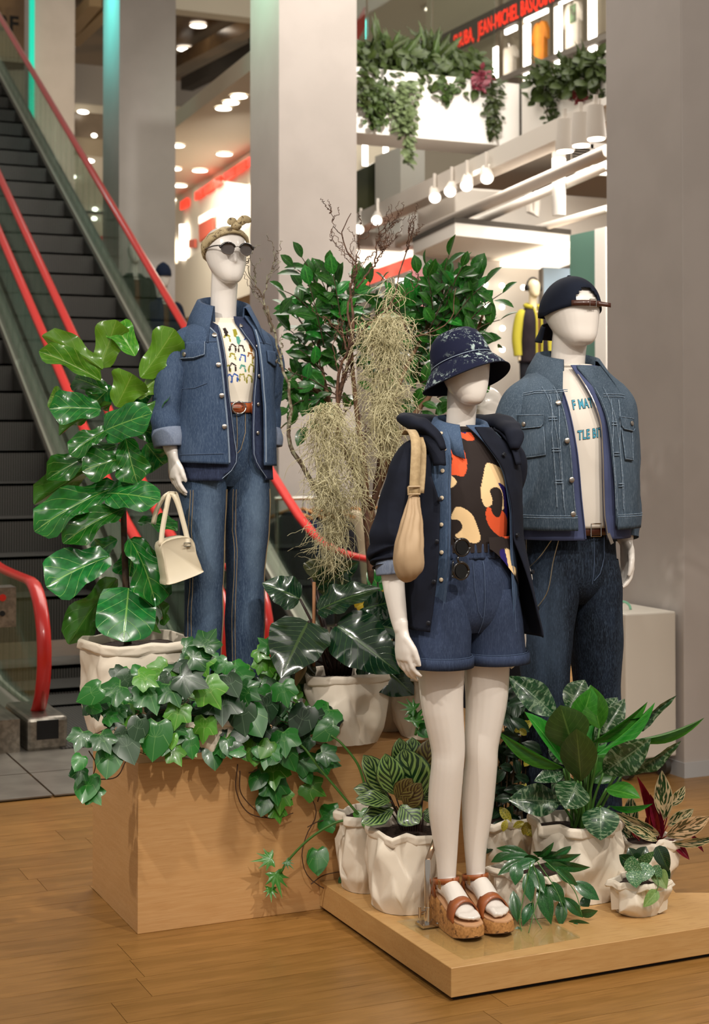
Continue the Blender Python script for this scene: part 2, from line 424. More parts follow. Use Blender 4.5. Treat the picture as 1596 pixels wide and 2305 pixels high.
class Loft:
    # rows: (z, cx, cy, rx, ry_front, ry_back); angle 0 is the front (-y), positive towards +x
    def __init__(s, rows, e=.85, disp=None):
        rows = sorted(rows); s.z = [r[0] for r in rows]; s.c = [[r[k] for r in rows] for k in range(1, 6)]; s.e = e; s.disp = disp; s.off = 0; s.mem = {}
    def par(s, z):
        k = round(z, 5)
        if k not in s.mem: s.mem[k] = [cr(s.z, c, z) for c in s.c]
        return s.mem[k]
    def raw(s, th, z):
        cx, cy, rx, rf, rb = s.par(z); sn, cs = math.sin(th), math.cos(th)
        x = cx+rx*math.copysign(abs(sn)**s.e, sn); y = cy-(rf if cs > 0 else rb)*math.copysign(abs(cs)**s.e, cs)
        return Vector((x, y, z))
    def nrm(s, th, z):
        a = s.raw(th+.03, z)-s.raw(th-.03, z); b = s.raw(th, z+.006)-s.raw(th, z-.006); n = a.cross(b)
        return n.normalized() if n.length > 1e-9 else Vector((0, -1, 0))
    def pt(s, th, z, off=0.0):
        p = s.raw(th, z); d = off+s.off
        if s.disp: d += s.disp(p)
        return p+s.nrm(th, z)*d if d else p
    def th(s, x, z, back=False):
        cx, cy, rx, rf, rb = s.par(z); q = max(-.9999, min(.9999, (x-cx)/rx)); a = math.asin(math.copysign(abs(q)**(1/s.e), q))
        return PI-a if back else a
    def xz(s, x, z, off=0.0): return s.pt(s.th(x, z), z, off)
def lift(rows, z0, k): return [(r[0]+max(0, r[0]-z0)*k,)+tuple(r[1:]) for r in rows]
def solid(o, t=.004, off=-1):
    m = o.modifiers.new('cloth', 'SOLIDIFY'); m.thickness = t; m.offset = off; return o
def subd(o, n=1):
    m = o.modifiers.new('soft', 'SUBSURF'); m.levels = n; m.render_levels = n; return o
def garment(name, loft, mt, parent, zt, zb, eL=None, eR=None, nz=44, na=72, th=.004, flare=None, label=None, hem=None):
    mb = MB(); rs = []
    for i in range(nz+1):
        t = i/nz; z = zt+(zb-zt)*t
        a0 = loft.th(eR(z), z) if eR else 0.0; a1 = 2*PI+(loft.th(eL(z), z) if eL else 0.0)
        r = []
        for j in range(na+1 if eL else na):
            a = a0+(a1-a0)*j/na; zz = z
            if hem: zz = z + hem(a)*t
            p = loft.pt(a, zz)
            if flare: p = p+flare(p, a, zz)
            r.append(p)
        rs.append(r)
    mb.rings(rs, closed=not eL, cap=False); o = mb.build(name, mt, parent, smooth='all', label=label); solid(o, th, 1); return o
def patch(name, loft, mt, parent, f, nu=8, nv=8, off=.003, th=.003, label=None):
    mb = MB(); rs = []
    for i in range(nv+1):
        rs.append([loft.xz(*f(j/nu, i/nv), off) for j in range(nu+1)])
    mb.rings(rs, closed=False, cap=False); o = mb.build(name, mt, parent, smooth='all', label=label); solid(o, th, -1); return o
def seam(loft, mt, parent, pts, r=.0011, off=.002, name='stitching', n=None, dash=False):
    mb = MB(); segs = []
    for a, b in zip(pts[:-1], pts[1:]):
        k = max(2, int(math.hypot(b[0]-a[0], b[1]-a[1])/.012)); segs += [(a[0]+(b[0]-a[0])*i/k, a[1]+(b[1]-a[1])*i/k) for i in range(k)]
    segs.append(pts[-1]); mb.tube([loft.xz(x, z, off) for x, z in segs], r, 4); return mb.build(name, mt, parent)
def button(loft, mt, parent, x, z, r=.008, off=.004, name='button', h=.004):
    th = loft.th(x, z); p = loft.pt(th, z, off); n = loft.nrm(th, z)
    mb = MB().tube([p, p+n*h*.7, p+n*h], [r, r, r*.75], 12); return mb.build(name, mt, parent, smooth=40)
def tube_obj(name, pts, rad, mt, parent, n=20, nseg=26, disp=None, ry=None, cap=False, smooth='all', th=0, label=None):
    ps = spline(pts, nseg); rr = [cr(list(range(len(rad))), rad, (len(rad)-1)*i/(nseg-1)) for i in range(nseg)]
    r2 = [cr(list(range(len(ry))), ry, (len(ry)-1)*i/(nseg-1)) for i in range(nseg)] if ry else None
    o = MB().tube(ps, rr, n, cap, disp=disp, ry=r2, up=(0, 1, 0)).build(name, mt, parent, smooth=smooth, label=label)
    if th: solid(o, th)
    return o
def strip(name, path, width, mt, parent, th=.003, nrm=None, label=None, closed=False):
    # flat band along path; width vectors per point
    mb = MB(); a = [Vector(p)-Vector(w)/2 for p, w in zip(path, width)]; b = [Vector(p)+Vector(w)/2 for p, w in zip(path, width)]
    if closed: a.append(a[0]); b.append(b[0])
    mb.rings([[p, q] for p, q in zip(a, b)], closed=False, cap=False); o = mb.build(name, mt, parent, smooth='all', label=label); solid(o, th, 0); return o
def wrinkle(a=.004, s=9, a2=.0015, s2=30, st=(1, 1, .6), sd=0.0):
    def f(p): return a*noise.noise(Vector((p.x*st[0]*s+sd, p.y*st[1]*s, p.z*st[2]*s))) + a2*noise.noise(Vector((p.x*s2, p.y*s2+sd, p.z*s2*.5)))
    return f
def hand(mb, w, d, pn, side, curl, spread=.0, sc=1.0, tcurl=.5, tout=.55):
    # w wrist, d along the hand, pn palm normal, side towards the thumb
    d = Vector(d).normalized(); pn = Vector(pn); pn = (pn-d*pn.dot(d)).normalized(); sd = d.cross(pn)
    if sd.dot(Vector(side)) < 0: sd = -sd
    w = Vector(w)
    mb.tube([w-d*.03*sc, w, w+d*.03*sc+sd*.003, w+d*.06*sc+sd*.002, w+d*.088*sc], [.023*sc, .024*sc, .034*sc, .039*sc, .036*sc], 14, ry=[.020*sc, .018*sc, .016*sc, .015*sc, .011*sc], up=tuple(pn))
    for k, (o, l) in enumerate(((.027, .073), (.0095, .082), (-.0085, .077), (-.0255, .060))):
        p = w+d*(.082 if k < 3 else .076)*sc+sd*o*sc; pts = [p-d*.012*sc, p]; a = .1; dirv = d+sd*(1.5-k)*spread; dirv.normalize()
        for s_, f in enumerate((.44, .32, .24)):
            a += curl[k]*(.55, .9, .7)[s_]; dv = dirv*math.cos(a)+pn*math.sin(a); pts.append(pts[-1]+dv*l*f*sc)
        mb.tube(pts, [.0085*sc, .0093*sc, .0088*sc, .008*sc, .0052*sc], 10)
    p = w+d*.028*sc+sd*.026*sc; dv = (d*math.cos(tout)+sd*math.sin(tout)+pn*.25).normalized(); pts = [p-dv*.012*sc, p, p+dv*.036*sc]
    dv = (d+sd*.12+pn*tcurl*.5).normalized(); pts.append(pts[-1]+dv*.030*sc); dv = (d-sd*.05+pn*tcurl*.8).normalized(); pts.append(pts[-1]+dv*.023*sc)
    mb.tube(pts, [.012*sc, .0125*sc, .0105*sc, .0095*sc, .006*sc], 10)
HEADF = [(0.0, -.050, .014, .012), (.02, -.048, .026, .026), (.07, -.042, .038, .043), (.16, -.030, .050, .062), (.30, -.014, .062, .080), (.45, -.003, .069, .092), (.60, .004, .073, .098), (.75, .008, .071, .096), (.87, .010, .059, .080), (.95, .012, .040, .055), (1.0, .012, .012, .017)]
HEADM = [(0.0, -.048, .020, .014), (.02, -.046, .033, .028), (.07, -.042, .044, .046), (.16, -.030, .056, .066), (.30, -.014, .066, .084), (.45, -.003, .073, .097), (.60, .004, .077, .103), (.75, .008, .075, .101), (.87, .010, .063, .085), (.95, .012, .043, .058), (1.0, .012, .013, .018)]
def head(mb, c, h, rows, yaw=0, k=1.0, tilt=0, nose=False):
    Mh = Matrix.Translation(c) @ Matrix.Rotation(yaw, 4, 'Z') @ Matrix.Rotation(tilt, 4, 'X'); zs = [r[0] for r in rows]; rs = []
    for i in range(27):
        t = (1-math.cos(PI*i/26))/2; cy, rx, ry = [cr(zs, [r[q] for r in rows], t) for q in (1, 2, 3)]
        ring = []
        for j in range(28):
            a = 2*PI*j/28; sn, cs = math.sin(a), math.cos(a)
            x = rx*k*math.copysign(abs(sn)**.92, sn); y = cy*k-ry*k*cs
            if cs > 0: y += ry*k*.10*cs*(abs(sn)<.75)*(1-abs(sn))      # flatter face plane
            ring.append(Mh @ Vector((x, y, t*h)))
        rs.append(ring)
    mb.rings(rs)
    if nose:
        mb.tube([Mh @ Vector(q) for q in ((0, -.076, h*.55), (0, -.086, h*.42), (0, -.088, h*.36), (0, -.078, h*.30))], [.004, .006, .008, .004], 10)
    return Mh
def remesh(mb, name, mt, parent, vox=.0045, it=4):
    me = mb.mesh('tmp', mt); o = bpy.data.objects.new('tmp', me); COL.objects.link(o)
    m = o.modifiers.new('r', 'REMESH'); m.mode = 'VOXEL'; m.voxel_size = vox; m.adaptivity = 0
    s = o.modifiers.new('s', 'SMOOTH'); s.factor = .5; s.iterations = it
    dg = bpy.context.evaluated_depsgraph_get(); me2 = bpy.data.meshes.new_from_object(o.evaluated_get(dg))
    bpy.data.objects.remove(o); bpy.data.meshes.remove(me); me2.name = name
    me2.polygons.foreach_set('use_smooth', [True]*len(me2.polygons))
    if not me2.materials: me2.materials.append(mt)
    return link(name, me2, parent)
def local(base, y=-.12):        # maps a place in the photograph to (x, z) on the vertical plane y of a figure
    def f(px, py):
        p = PV(px, py, base[1]+y)-Vector(base); return p.x, p.z
    return f
def pick(loft, base):           # the (x, z) of a garment seen at a place in the photograph
    def f(px, py):
        y = -.12
        for _ in range(14):
            q = PV(px, py, base[1]+y)-Vector(base); cx, cy, rx, rf, rb = loft.par(q.z); x = max(cx-rx*.985, min(cx+rx*.985, q.x)); y = y*.4+loft.raw(loft.th(x, q.z), q.z).y*.6
        return x, q.z
    return f
def edge(fn, pts):              # x(z) through picked points
    q = sorted(((fn(*p)[1], fn(*p)[0]) for p in pts)); zs = [a for a, b in q]; xs = [b for a, b in q]
    return lambda z: float(np.interp(z, zs, xs))
def inpoly(x, y, poly):
    c = False; n = len(poly); j = n-1
    for i in range(n):
        xi, yi = poly[i]; xj, yj = poly[j]
        if (yi > y) != (yj > y) and x < (xj-xi)*(y-yi)/(yj-yi)+xi: c = not c
        j = i
    return c
def smoothpoly(pts, k=4):
    n = len(pts); out = []
    for i in range(n):
        p0, p1, p2, p3 = pts[i-1], pts[i], pts[(i+1) % n], pts[(i+2) % n]
        for j in range(k):
            t = j/k; out.append(tuple(.5*(2*p1[a]+(p2[a]-p0[a])*t+(2*p0[a]-5*p1[a]+4*p2[a]-p3[a])*t*t+(3*p1[a]-p0[a]-3*p2[a]+p3[a])*t**3) for a in (0, 1)))
    return out
def printed(name, loft, mt, parent, zt, zb, fcol, a0=-1.5, a1=1.5, na=120, nz=150, off=.0, label=None):
    mb = MB(); rs = []; cols = []
    for i in range(nz+1):
        z = zt+(zb-zt)*i/nz; r = []
        for j in range(na+1):
            p = loft.pt(a0+(a1-a0)*j/na, z, off); r.append(p); cols.append(fcol(p.x, p.z))
        rs.append(r)
    mb.rings(rs, False, False); me = mb.mesh(name, mt, 'all'); vcol(me, cols); o = link(name, me, parent)
    if label: o['label'] = label
    return o
def collar(name, parent, mt, nx, ny, nz_, cy, stand, fall, out, a0, a1, tipL=(0, 0, 0), tipR=(0, 0, 0), th=.004, n=40, dropf=0.0, label=None):
    # folded collar round the neck; a0..a1 run round the back from the front edge on +x to the one on -x
    rs = []
    for i in range(n+1):
        a = a0+(a1-a0)*i/n; f = (math.cos(a)+1)/2; zb = nz_-dropf*f
        B = Vector((nx*math.sin(a), cy-ny*math.cos(a), zb)); n_ = Vector((math.sin(a), -math.cos(a)*.9, 0)).normalized()
        T = B+Vector((0, 0, stand))+n_*.008; T2 = T+n_*.010+Vector((0, 0, -.002))
        O = B+n_*out+Vector((0, 0, stand-fall))
        wr = max(0, 1-i/(n*.16)); wl = max(0, 1-(n-i)/(n*.16)); O = O+Vector(tipR)*wr+Vector(tipL)*wl
        mid = T2.lerp(O, .5)+n_*.005
        rs.append([B, B.lerp(T, .5), T, T2, mid, O])
    mb = MB().rings(rs, False, False); o = mb.build(name, mt, parent, smooth='all', label=label); solid(o, th, 0); return o
def pants(name, parent, mt, top, legs, zc, disp=None, label=None, nz=50, na=40, hem=None):
    # top: loft rows waist..crotch; legs: list of row lists
    mb = MB(); lt = Loft(top, .9, disp); zs = [r[0] for r in top]; z1, z0 = max(zs), min(zs)
    rs = [[lt.pt(2*PI*j/56, z1+(z0-z1)*i/20) for j in range(56)] for i in range(21)]; mb.rings(rs, True, False)
    lofts = []
    for lg in legs:
        lf = Loft(lg, .95, disp); lofts.append(lf); zz = [r[0] for r in lg]; a, b = max(zz), min(zz)
        mb.rings([[lf.pt(2*PI*j/na, a+(b-a)*i/nz) for j in range(na)] for i in range(nz+1)], True, False)
    o = mb.build(name, mt, parent, smooth='all', label=label); return o, lt, lofts
# ------------------------------------------------------------------ mannequin in shorts
FB = Vector((.22, .33, .095))
FM = empty('mannequin', FB, 0, 'white faceless mannequin in bucket hat, navy hooded jacket and denim shorts', 'mannequin')
fx = local(FB, -.13); fxj = local(FB, -.148)
mb = MB()
# legs, feet
for s, (fxc, kx, hx) in ((-1, (-.050, -.058, -.078)), (1, (.052, .060, .080))):
    mb.tube(spline([(hx, .005, .92), (hx, 0, .80), (hx*.98, -.004, .68), (kx, -.006, .55), (kx, -.004, .49), (kx, .010, .42), (kx*.98, .020, .34), (fxc, .020, .22), (fxc, .018, .14), (fxc, .018, .10)], 30),
            [cr(list(range(10)), [.080, .072, .064, .052, .049, .049, .047, .034, .028, .030], 9*i/29) for i in range(30)], 20,
            ry=[cr(list(range(10)), [.09, .080, .070, .058, .055, .058, .055, .038, .032, .036], 9*i/29) for i in range(30)], up=(0, 1, 0))
    mb.tube(spline([(fxc, .052, .102), (fxc, .03, .118), (fxc, -.02, .112), (fxc, -.07, .086), (fxc, -.105, .070)], 14), [cr([0, 1, 2, 3, 4], [.018, .028, .030, .036, .034], 4*i/13) for i in range(14)], 14, ry=[cr([0, 1, 2, 3, 4], [.018, .032, .034, .024, .014], 4*i/13) for i in range(14)], up=(0, 0, 1))
    for k, (tx, ty, r) in enumerate(((.020*-s, -.148, .0115), (.004*-s, -.150, .0085), (-.010*-s, -.144, .008), (-.021*-s, -.136, .0075), (-.030*-s, -.126, .0068))):
        mb.tube([(fxc+tx, -.095, .070), (fxc+tx, -.125, .070), (fxc+tx, ty, .063)], [r*1.1, r*1.1, r*.8], 8)
# torso, neck, arms
mb.tube([(0, 0, .93), (0, .0, .98), (0, .01, 1.10), (0, .0, 1.28), (0, .005, 1.42), (0, .02, 1.48)], [.10, .12, .10, .115, .13, .07], 20, ry=[.06, .08, .072, .085, .075, .05], up=(0, 1, 0))
mb.tube([(-.14, .01, 1.41), (.14, .01, 1.41)], .045, 12)
mb.tube(spline([(0, .025, 1.44), (0, .020, 1.50), (0, .010, 1.57), (0, .0, 1.64)], 10), [.060, .052, .049, .047, .046, .046, .046, .047, .048, .048], 18)
for s in (-1, 1):
    q = .05 if s > 0 else 0; E = [(.150*s, .01, 1.40), (.195*s-q*.5, .015+q, 1.28), (.232*s-q*.6, .02+q*1.8, 1.14), (.240*s-q*.6, q*1.8, 1.06), (.238*s-q*.3, -.03+q*1.8, .96), (.235*s-q*.2, -.045+q*1.8, .915)]
    mb.tube(spline(E, 16), [cr(list(range(6)), [.042, .040, .037, .035, .027, .022], 5*i/15) for i in range(16)], 14)
    hand(mb, (.235*s-q*.2, -.047+q*1.8, .915), (-.02*s, -.10, -1), (-1*s, .2, 0), (0, -1, 0), (.42, .36, .38, .42), .05, 1.0)
head(mb, Vector((0, -.012, 1.59)), .215, HEADF, R(-4), 1.0)
remesh(mb, 'body', M_skinm, FM, .0045)
# shorts
M_shorts = denim('soft_denim', '#2a3449', '#343f58', '#4d5a74')
fd = wrinkle(.006, 11, .0015, 40)
top = [(1.165, 0, -.005, .128, .098, .095), (1.12, 0, -.004, .142, .112, .105), (1.04, 0, -.002, .168, .120, .123), (.97, 0, 0, .178, .118, .124), (.93, 0, 0, .165, .106, .112), (.90, 0, 0, .12, .085, .09)]
def fold(p): return fd(p) + (.004*math.sin(p.x*95+6*noise.noise(p*9)) * max(0, min(1, (p.z-1.02)/.10)))
lg = [[(1.03, s*.080, 0, .086, .112, .116), (.97, s*.086, 0, .095, .1195, .1245), (.88, s*.094, 0, .099, .122, .125), (.80, s*.100, -.002, .101, .120, .122)] for s in (-1, 1)]
sh, SL, SLG = pants('shorts', FM, M_shorts, top, lg, .9, fold, 'blue denim shorts with gathered waistband')
mb = MB(); lw = Loft([(1.12, 0, -.005, .136, .106, .10), (1.17, 0, -.005, .131, .101, .097)], .9)
mb.rings([[lw.pt(2*PI*j/160, 1.125+.045*i/6, .004+.0022*math.sin(j*2*PI/160*44)) for j in range(160)] for i in range(7)], True, False)
solid(mb.build('waistband', M_shorts, sh, smooth='all'), .006)
for k, lf in enumerate(SLG):
    mb = MB(); mb.rings([[lf.pt(2*PI*j/40, z, .003) for j in range(40)] for z in (.830, .815, .798)], True, False); solid(mb.build('hem', M_shorts, sh, smooth='all'), .008)
    mb = MB(); mb.tube([lf.pt(2*PI*j/40, .832, .004) for j in range(41)], .0009, 4); mb.build('stitching', M_threadb, sh)
seam(SL, M_threadb, sh, [(.004, 1.12), (.006, 1.0), (.004, .90)], .0012, .003); seam(SL, M_threadb, sh, [(-.03, 1.12), (-.028, 1.04), (-.015, .97), (.0, .95)], .0009, .003)
for s in (-1, 1): seam(SL, M_threadb, sh, [(s*.105, 1.12), (s*.135, 1.05), (s*.172, .99)], .0011, .003)
# printed T-shirt
TL = Loft(lift([(.98, 0, -.01, .135, .115, .10), (1.10, 0, -.008, .137, .110, .10), (1.17, 0, -.005, .137, .106, .09), (1.28, 0, -.004, .142, .112, .09), (1.36, 0, .0, .150, .104, .09), (1.42, 0, .006, .135, .086, .08), (1.455, 0, .010, .095, .068, .07), (1.478, 0, .014, .064, .052, .06)], 1.25, 0.22), .92, wrinkle(.004, 8, .001, 30))
ft = local(FB, -.11); z5 = lambda x, y: ft(830+x/2.881, 720+y/2.881)
CB, CO, CC, CV = L('#2b2321'), L('#e05a33'), L('#edcb98'), L('#2a2064')
shapes = [(CO, [(575, 715), (640, 705), (700, 700), (735, 770), (690, 785), (650, 765), (610, 790), (570, 780)]),
          (CO, [(580, 800), (625, 815), (652, 860), (650, 960), (620, 1015), (575, 1005), (545, 1010), (560, 960), (575, 900)]),
          (CC, [(535, 1000), (575, 1030), (580, 1065), (545, 1095), (525, 1100)]),
          (CC, [(770, 945), (805, 930), (860, 950), (905, 990), (925, 1060), (930, 1150), (900, 1215), (860, 1235), (820, 1190), (760, 1215), (735, 1190), (720, 1120), (735, 1050)]),
          (CV, [(850, 1060), (900, 1080), (935, 1150), (945, 1260), (925, 1300), (895, 1240), (885, 1130)]),
          (CO, [(765, 1215), (830, 1240), (880, 1240), (930, 1300), (945, 1380), (905, 1420), (850, 1400), (790, 1350), (755, 1280)]),
          (CB, [(785, 1105), (830, 1085), (870, 1110), (880, 1180), (860, 1270), (820, 1275), (790, 1230), (800, 1170)]),
          (CC, [(575, 1215), (620, 1225), (670, 1270), (705, 1350), (722, 1410), (705, 1445), (640, 1440), (575, 1405), (600, 1370), (612, 1340), (590, 1300), (550, 1290)]),
          (CV, [(830, 1505), (870, 1490), (900, 1560), (890, 1600), (850, 1570)]), (CC, [(875, 1490), (915, 1500), (945, 1560), (960, 1640), (900, 1640), (885, 1560)]),
          (CV, [(655, 715), (700, 705), (690, 735), (665, 730)])]
shapes = [(c, smoothpoly([z5(*q) for q in p])) for c, p in shapes]; bbs = [(min(q[0] for q in p), max(q[0] for q in p), min(q[1] for q in p), max(q[1] for q in p)) for c, p in shapes]
def fcol(x, z):
    if z > 1.508: return L('#231c1a')
    r = CB
    for (c, p), b in zip(shapes, bbs):
        if b[0] <= x <= b[1] and b[2] <= z <= b[3] and inpoly(x, z, p): r = c
    return r
M_print = print_mat('printed_cotton')
tee = printed('t_shirt', TL, M_print, FM, 1.526, 1.145, fcol, -1.6, 1.6, 180, 180, label='dark T-shirt with orange and cream abstract shapes')
def drape(p): return Vector((0, 0, 0))
TD = Loft([(1.03, .012, -.02, .150, .128, .1), (1.12, .005, -.012, .146, .122, .1), (1.20, 0, -.006, .142, .112, .09)], .92, wrinkle(.006, 14, .001, 30))
def fld(u, v):
    x = .020+.115*u; zb = 1.155-.115*max(0, (x-.020)/.115)**1.3
    return x, 1.19+(zb-1.19)*v
mb = MB(); cols = []; rs = []
for i in range(25):
    r = []
    for j in range(41):
        x, z = fld(j/40, i/24); p = TD.xz(x, z, .004); r.append(p); cols.append(fcol(x, z))
    rs.append(r)
mb.rings(rs, False, False); me = mb.mesh('loose_hem', M_print, 'all'); vcol(me, cols); link('loose_hem', me, tee)
# denim shirt
M_chambray = denim('chambray', '#394a63', '#465871', '#62748d'); M_cham_in = denim('chambray_reverse', '#6c778c', '#7b8598', '#969fae')
SHL = Loft(lift([(.885, 0, .0, .180, .146, .125), (1.0, 0, -.002, .172, .142, .12), (1.16, 0, -.004, .162, .134, .112), (1.28, 0, -.004, .160, .131, .105), (1.37, 0, .002, .162, .119, .10), (1.43, 0, .008, .135, .100, .09), (1.465, 0, .012, .095, .082, .08), (1.49, 0, .016, .070, .066, .07)], 1.25, 0.22), .9, wrinkle(.004, 8, .001, 30, sd=3))
zz = lambda x, y: (830+x/2.881, 720+y/2.881)
feL = edge(fx, [zz(*q) for q in ((600, 700), (595, 760), (575, 900), (555, 1090), (550, 1400), (545, 1600), (510, 1900), (490, 2060))])
feR = edge(fx, [zz(*q) for q in ((690, 660), (800, 800), (875, 920), (905, 1000), (940, 1250), (935, 1500), (958, 1900), (966, 2060))])
shirt = garment('denim_shirt', SHL, M_chambray, FM, 1.530, .888, feL, feR, 50, 80, .003, label='mid-blue denim shirt worn open')
collar('collar', shirt, M_chambray, .066, .060, 1.530, .016, .032, .072, .040, R(28), R(332), tipL=(.004, -.030, -.030), tipR=(.004, -.020, -.016), dropf=.035)
for px, py in ((576, 742), (560, 842), (531, 982), (521, 1157), (517, 1331), (516, 1512), (511, 1690)):
    x, z = fx(*zz(px, py)); button(SHL, M_horn, shirt, x-.004, z, .0062, .003)
x, z = fx(*zz(490, 755)); button(SHL, M_horn, shirt, x, z, .0052, .030)
for (ef, s) in ((feL, -1), (feR, 1)): seam(SHL, M_threadb, shirt, [(ef(z)+s*.004, z) for z in np.linspace(1.44, .90, 14)], .0012, .0025)
# hooded jacket
M_navy = cloth('navy_twill', '#11141f', '#171b28', 14)
JL = Loft(lift([(.885, 0, .004, .212, .170, .14), (1.0, 0, .0, .200, .162, .135), (1.16, 0, -.002, .186, .150, .125), (1.28, 0, -.002, .182, .147, .12), (1.37, 0, .004, .182, .133, .112), (1.42, 0, .008, .160, .116, .10), (1.455, 0, .012, .118, .096, .09), (1.485, 0, .016, .088, .080, .08)], 1.25, 0.22), .88, wrinkle(.007, 7, .002, 26, sd=7))
feL2 = edge(fxj, [zz(*q) for q in ((330, 640), (400, 730), (455, 800), (497, 890), (488, 1020), (520, 1200), (515, 1500), (500, 1700), (470, 1950), (455, 2060))])
feR2 = edge(fxj, [zz(*q) for q in ((760, 660), (815, 790), (875, 900), (915, 985), (950, 1200), (958, 1400), (985, 1560), (1015, 1750), (1040, 1960), (1045, 2060))])
def jf(p, a, z):
    f = max(0, 1-abs((a if a < PI else a-2*PI)-feR2(z)*5)/.5)
    g = max(0, min(1, (1.18-z)/.28))
    if 0 < a < 1.6: return Vector((.085, -.045, 0))*g*max(0, 1-a/1.6)
    return Vector((0, 0, 0))
hemf = lambda a: (-.02*math.sin(a))
_e = feL2; feL2 = lambda z: _e(z)-.010
jk = garment('hooded_jacket', JL, M_navy, FM, 1.525, .897, feL2, feR2, 56, 96, .004, jf, label='dark navy hooded jacket worn open', hem=hemf)
for (px, py) in ((485, 905), (485, 1166), (472, 1440), (452, 1703), (420, 1972)):
    x, z = fx(*zz(px, py)); button(JL, M_darkbtn, jk, x, z, .0068, .006, 'snap')
for (px, py) in ((895, 880), (955, 1395), (1035, 1640), (1128, 1885)):
    x, z = fx(*zz(px, py)); th_ = JL.th(min(x, .19), z); p = JL.pt(th_, z, .006)+jf(None, th_, z); MB().tube([p, p+Vector((.3, -.95, 0))*.005], [.0078, .006], 12).build('snap', M_darkbtn, jk, smooth=40)
def sleeve(s, nm='sleeve'):
    def d(p, t, th): return .010*math.sin(t*38+3*noise.noise(p*14)+1.2*math.cos(th))*max(0, min(1, (t-.45)*3))+.007*noise.noise(p*13)
    q = .05 if s > 0 else 0; o = tube_obj(nm, [(s*.120, .012, 1.445), (s*.165, .014, 1.408), (s*.205-q, .018+q, 1.29), (s*.240-q, .024+q*1.8, 1.17), (s*.243-q*.8, .012+q*1.8, 1.13), (s*.243-q*.6, .004+q*1.8, 1.105)], [.052, .066, .066, .066, .058, .053], M_navy, jk, 26, 44, d)
    return o
for s in (-1, 1): sleeve(s)
for s in (-1, 1):
    q = .05 if s > 0 else 0; tube_obj('rolled_cuff', [(s*.242-q*.6, .004+q*1.8, 1.128), (s*.243-q*.6, q*1.8, 1.10), (s*.243-q*.6, -.003+q*1.8, 1.078)], [.047, .051, .049], M_cham_in, shirt, 26, 8, lambda p, t, th: .002*noise.noise(p*40), th=.006)
# hood
hp = spline([(-.118, -.098, 1.457), (-.135, -.068, 1.504), (-.150, -.01, 1.529), (-.148, .07, 1.540), (-.08, .125, 1.537), (0, .140, 1.527), (.08, .125, 1.537), (.148, .07, 1.542), (.152, -.01, 1.529), (.140, -.075, 1.504), (.125, -.105, 1.457)], 46)
def hd(p, t, th): return .012*noise.noise(p*14)+.006*noise.noise(p*30)
mb = MB(); mb.tube(hp, [cr([0, 1, 2, 3, 4, 5, 6], [.012, .034, .048, .052, .048, .034, .012], 6*i/45) for i in range(46)], 18, ry=[cr([0, 1, 2, 3, 4, 5, 6], [.008, .017, .023, .027, .023, .017, .008], 6*i/45) for i in range(46)], up=(0, 0, 1), disp=hd)
mb.build('hood', M_navy, jk, smooth='all')
for s, xx in ((-1, -.135), (1, .125)):       # hood flaps down the front
    mb = MB(); rs = []
    for i in range(13):
        t = i/12; z = 1.515-.11*t; w_ = .055*(1-.45*t)
        rs.append([JL.xz(s*(.105+.012*t)+s*w_*.8*(k/6), z, .012+.008*math.sin(PI*k/6)) for k in range(7)])
    mb.rings(rs, False, False); solid(mb.build('hood_flap', M_navy, jk, smooth='all'), .006, 1)
x, z = fx(*zz(965, 752)); p = JL.xz(min(x, .16), z, .03); MB().tube([p, p+Vector((.3, -.9, .2))*.005], [.0075, .006], 12).build('snap', M_darkbtn, jk, smooth=40)
cp = [JL.xz(*fx(*zz(a, b)), .012) for a, b in ((300, 760), (325, 850), (355, 910), (368, 960), (352, 1010))]
MB().tube(spline(cp, 16), .0032, 6).build('drawcord', M_black, jk, smooth='all')
# bucket hat
t = NT('splattered_denim'); nz = t.noise((1, 1, 1.5), 42, 6, .76, 1.0); n3 = t.noise(1, 150, 3, .7); lw_ = t.noise(1, 7, 2)
f = t.math('MULTIPLY', t.ramp(t.math('ADD', nz, t.math('MULTIPLY', t.math('SUBTRACT', n3, .5), .35)), .545, .575), t.ramp(lw_, .40, .52))
t.base(t.mix(f, L('#141830'), L('#9fb0ad')), .85, 0, .2); M_hat = t.m
M_hatin = cloth('dark_indigo', '#10131f', '#161a29')
hm = Matrix.Translation(Vector((0, .004, 1.722))) @ Matrix.Rotation(R(-9), 4, 'Y') @ Matrix.Rotation(R(-17), 4, 'X')
def hring(rx, ry, z, wav=0, ph=0): return [hm @ Vector((rx*math.sin(2*PI*j/64), -ry*math.cos(2*PI*j/64)+.006, z+wav*math.sin(2*2*PI*j/64+ph))) for j in range(64)]
hat = MB().rings([hring(*q) for q in ((.006, .007, .104), (.032, .038, .102), (.054, .066, .095), (.070, .086, .080), (.080, .098, .056), (.087, .108, .02), (.090, .112, .0))], True, False).build('bucket_hat', M_hat, FM, smooth=55, label='navy bucket hat with pale paint splatter')
solid(hat, .003)
br = MB().rings([hring(.092, .114, .0), hring(.104, .126, -.012, .001), hring(.120, .142, -.034, .004, .6), hring(.134, .155, -.056, .007, .6)], True, False).build('brim', M_hat, hat, smooth='all')
MB().rings([hring(.090, .112, -.002), hring(.102, .124, -.015, .001), hring(.118, .140, -.037, .004, .6), hring(.133, .154, -.059, .007, .6)], True, False).build('brim_lining', M_hatin, hat, smooth='all')
MB().tube(hring(.135, .156, -.057, .007, .6)+hring(.135, .156, -.057, .007, .6)[:1], .002, 5).build('brim_edge', M_hatin, hat)
MB().tube(hring(.0925, .1145, .004)+hring(.0925, .1145, .004)[:1], .0012, 4).build('stitching', M_thread, hat)
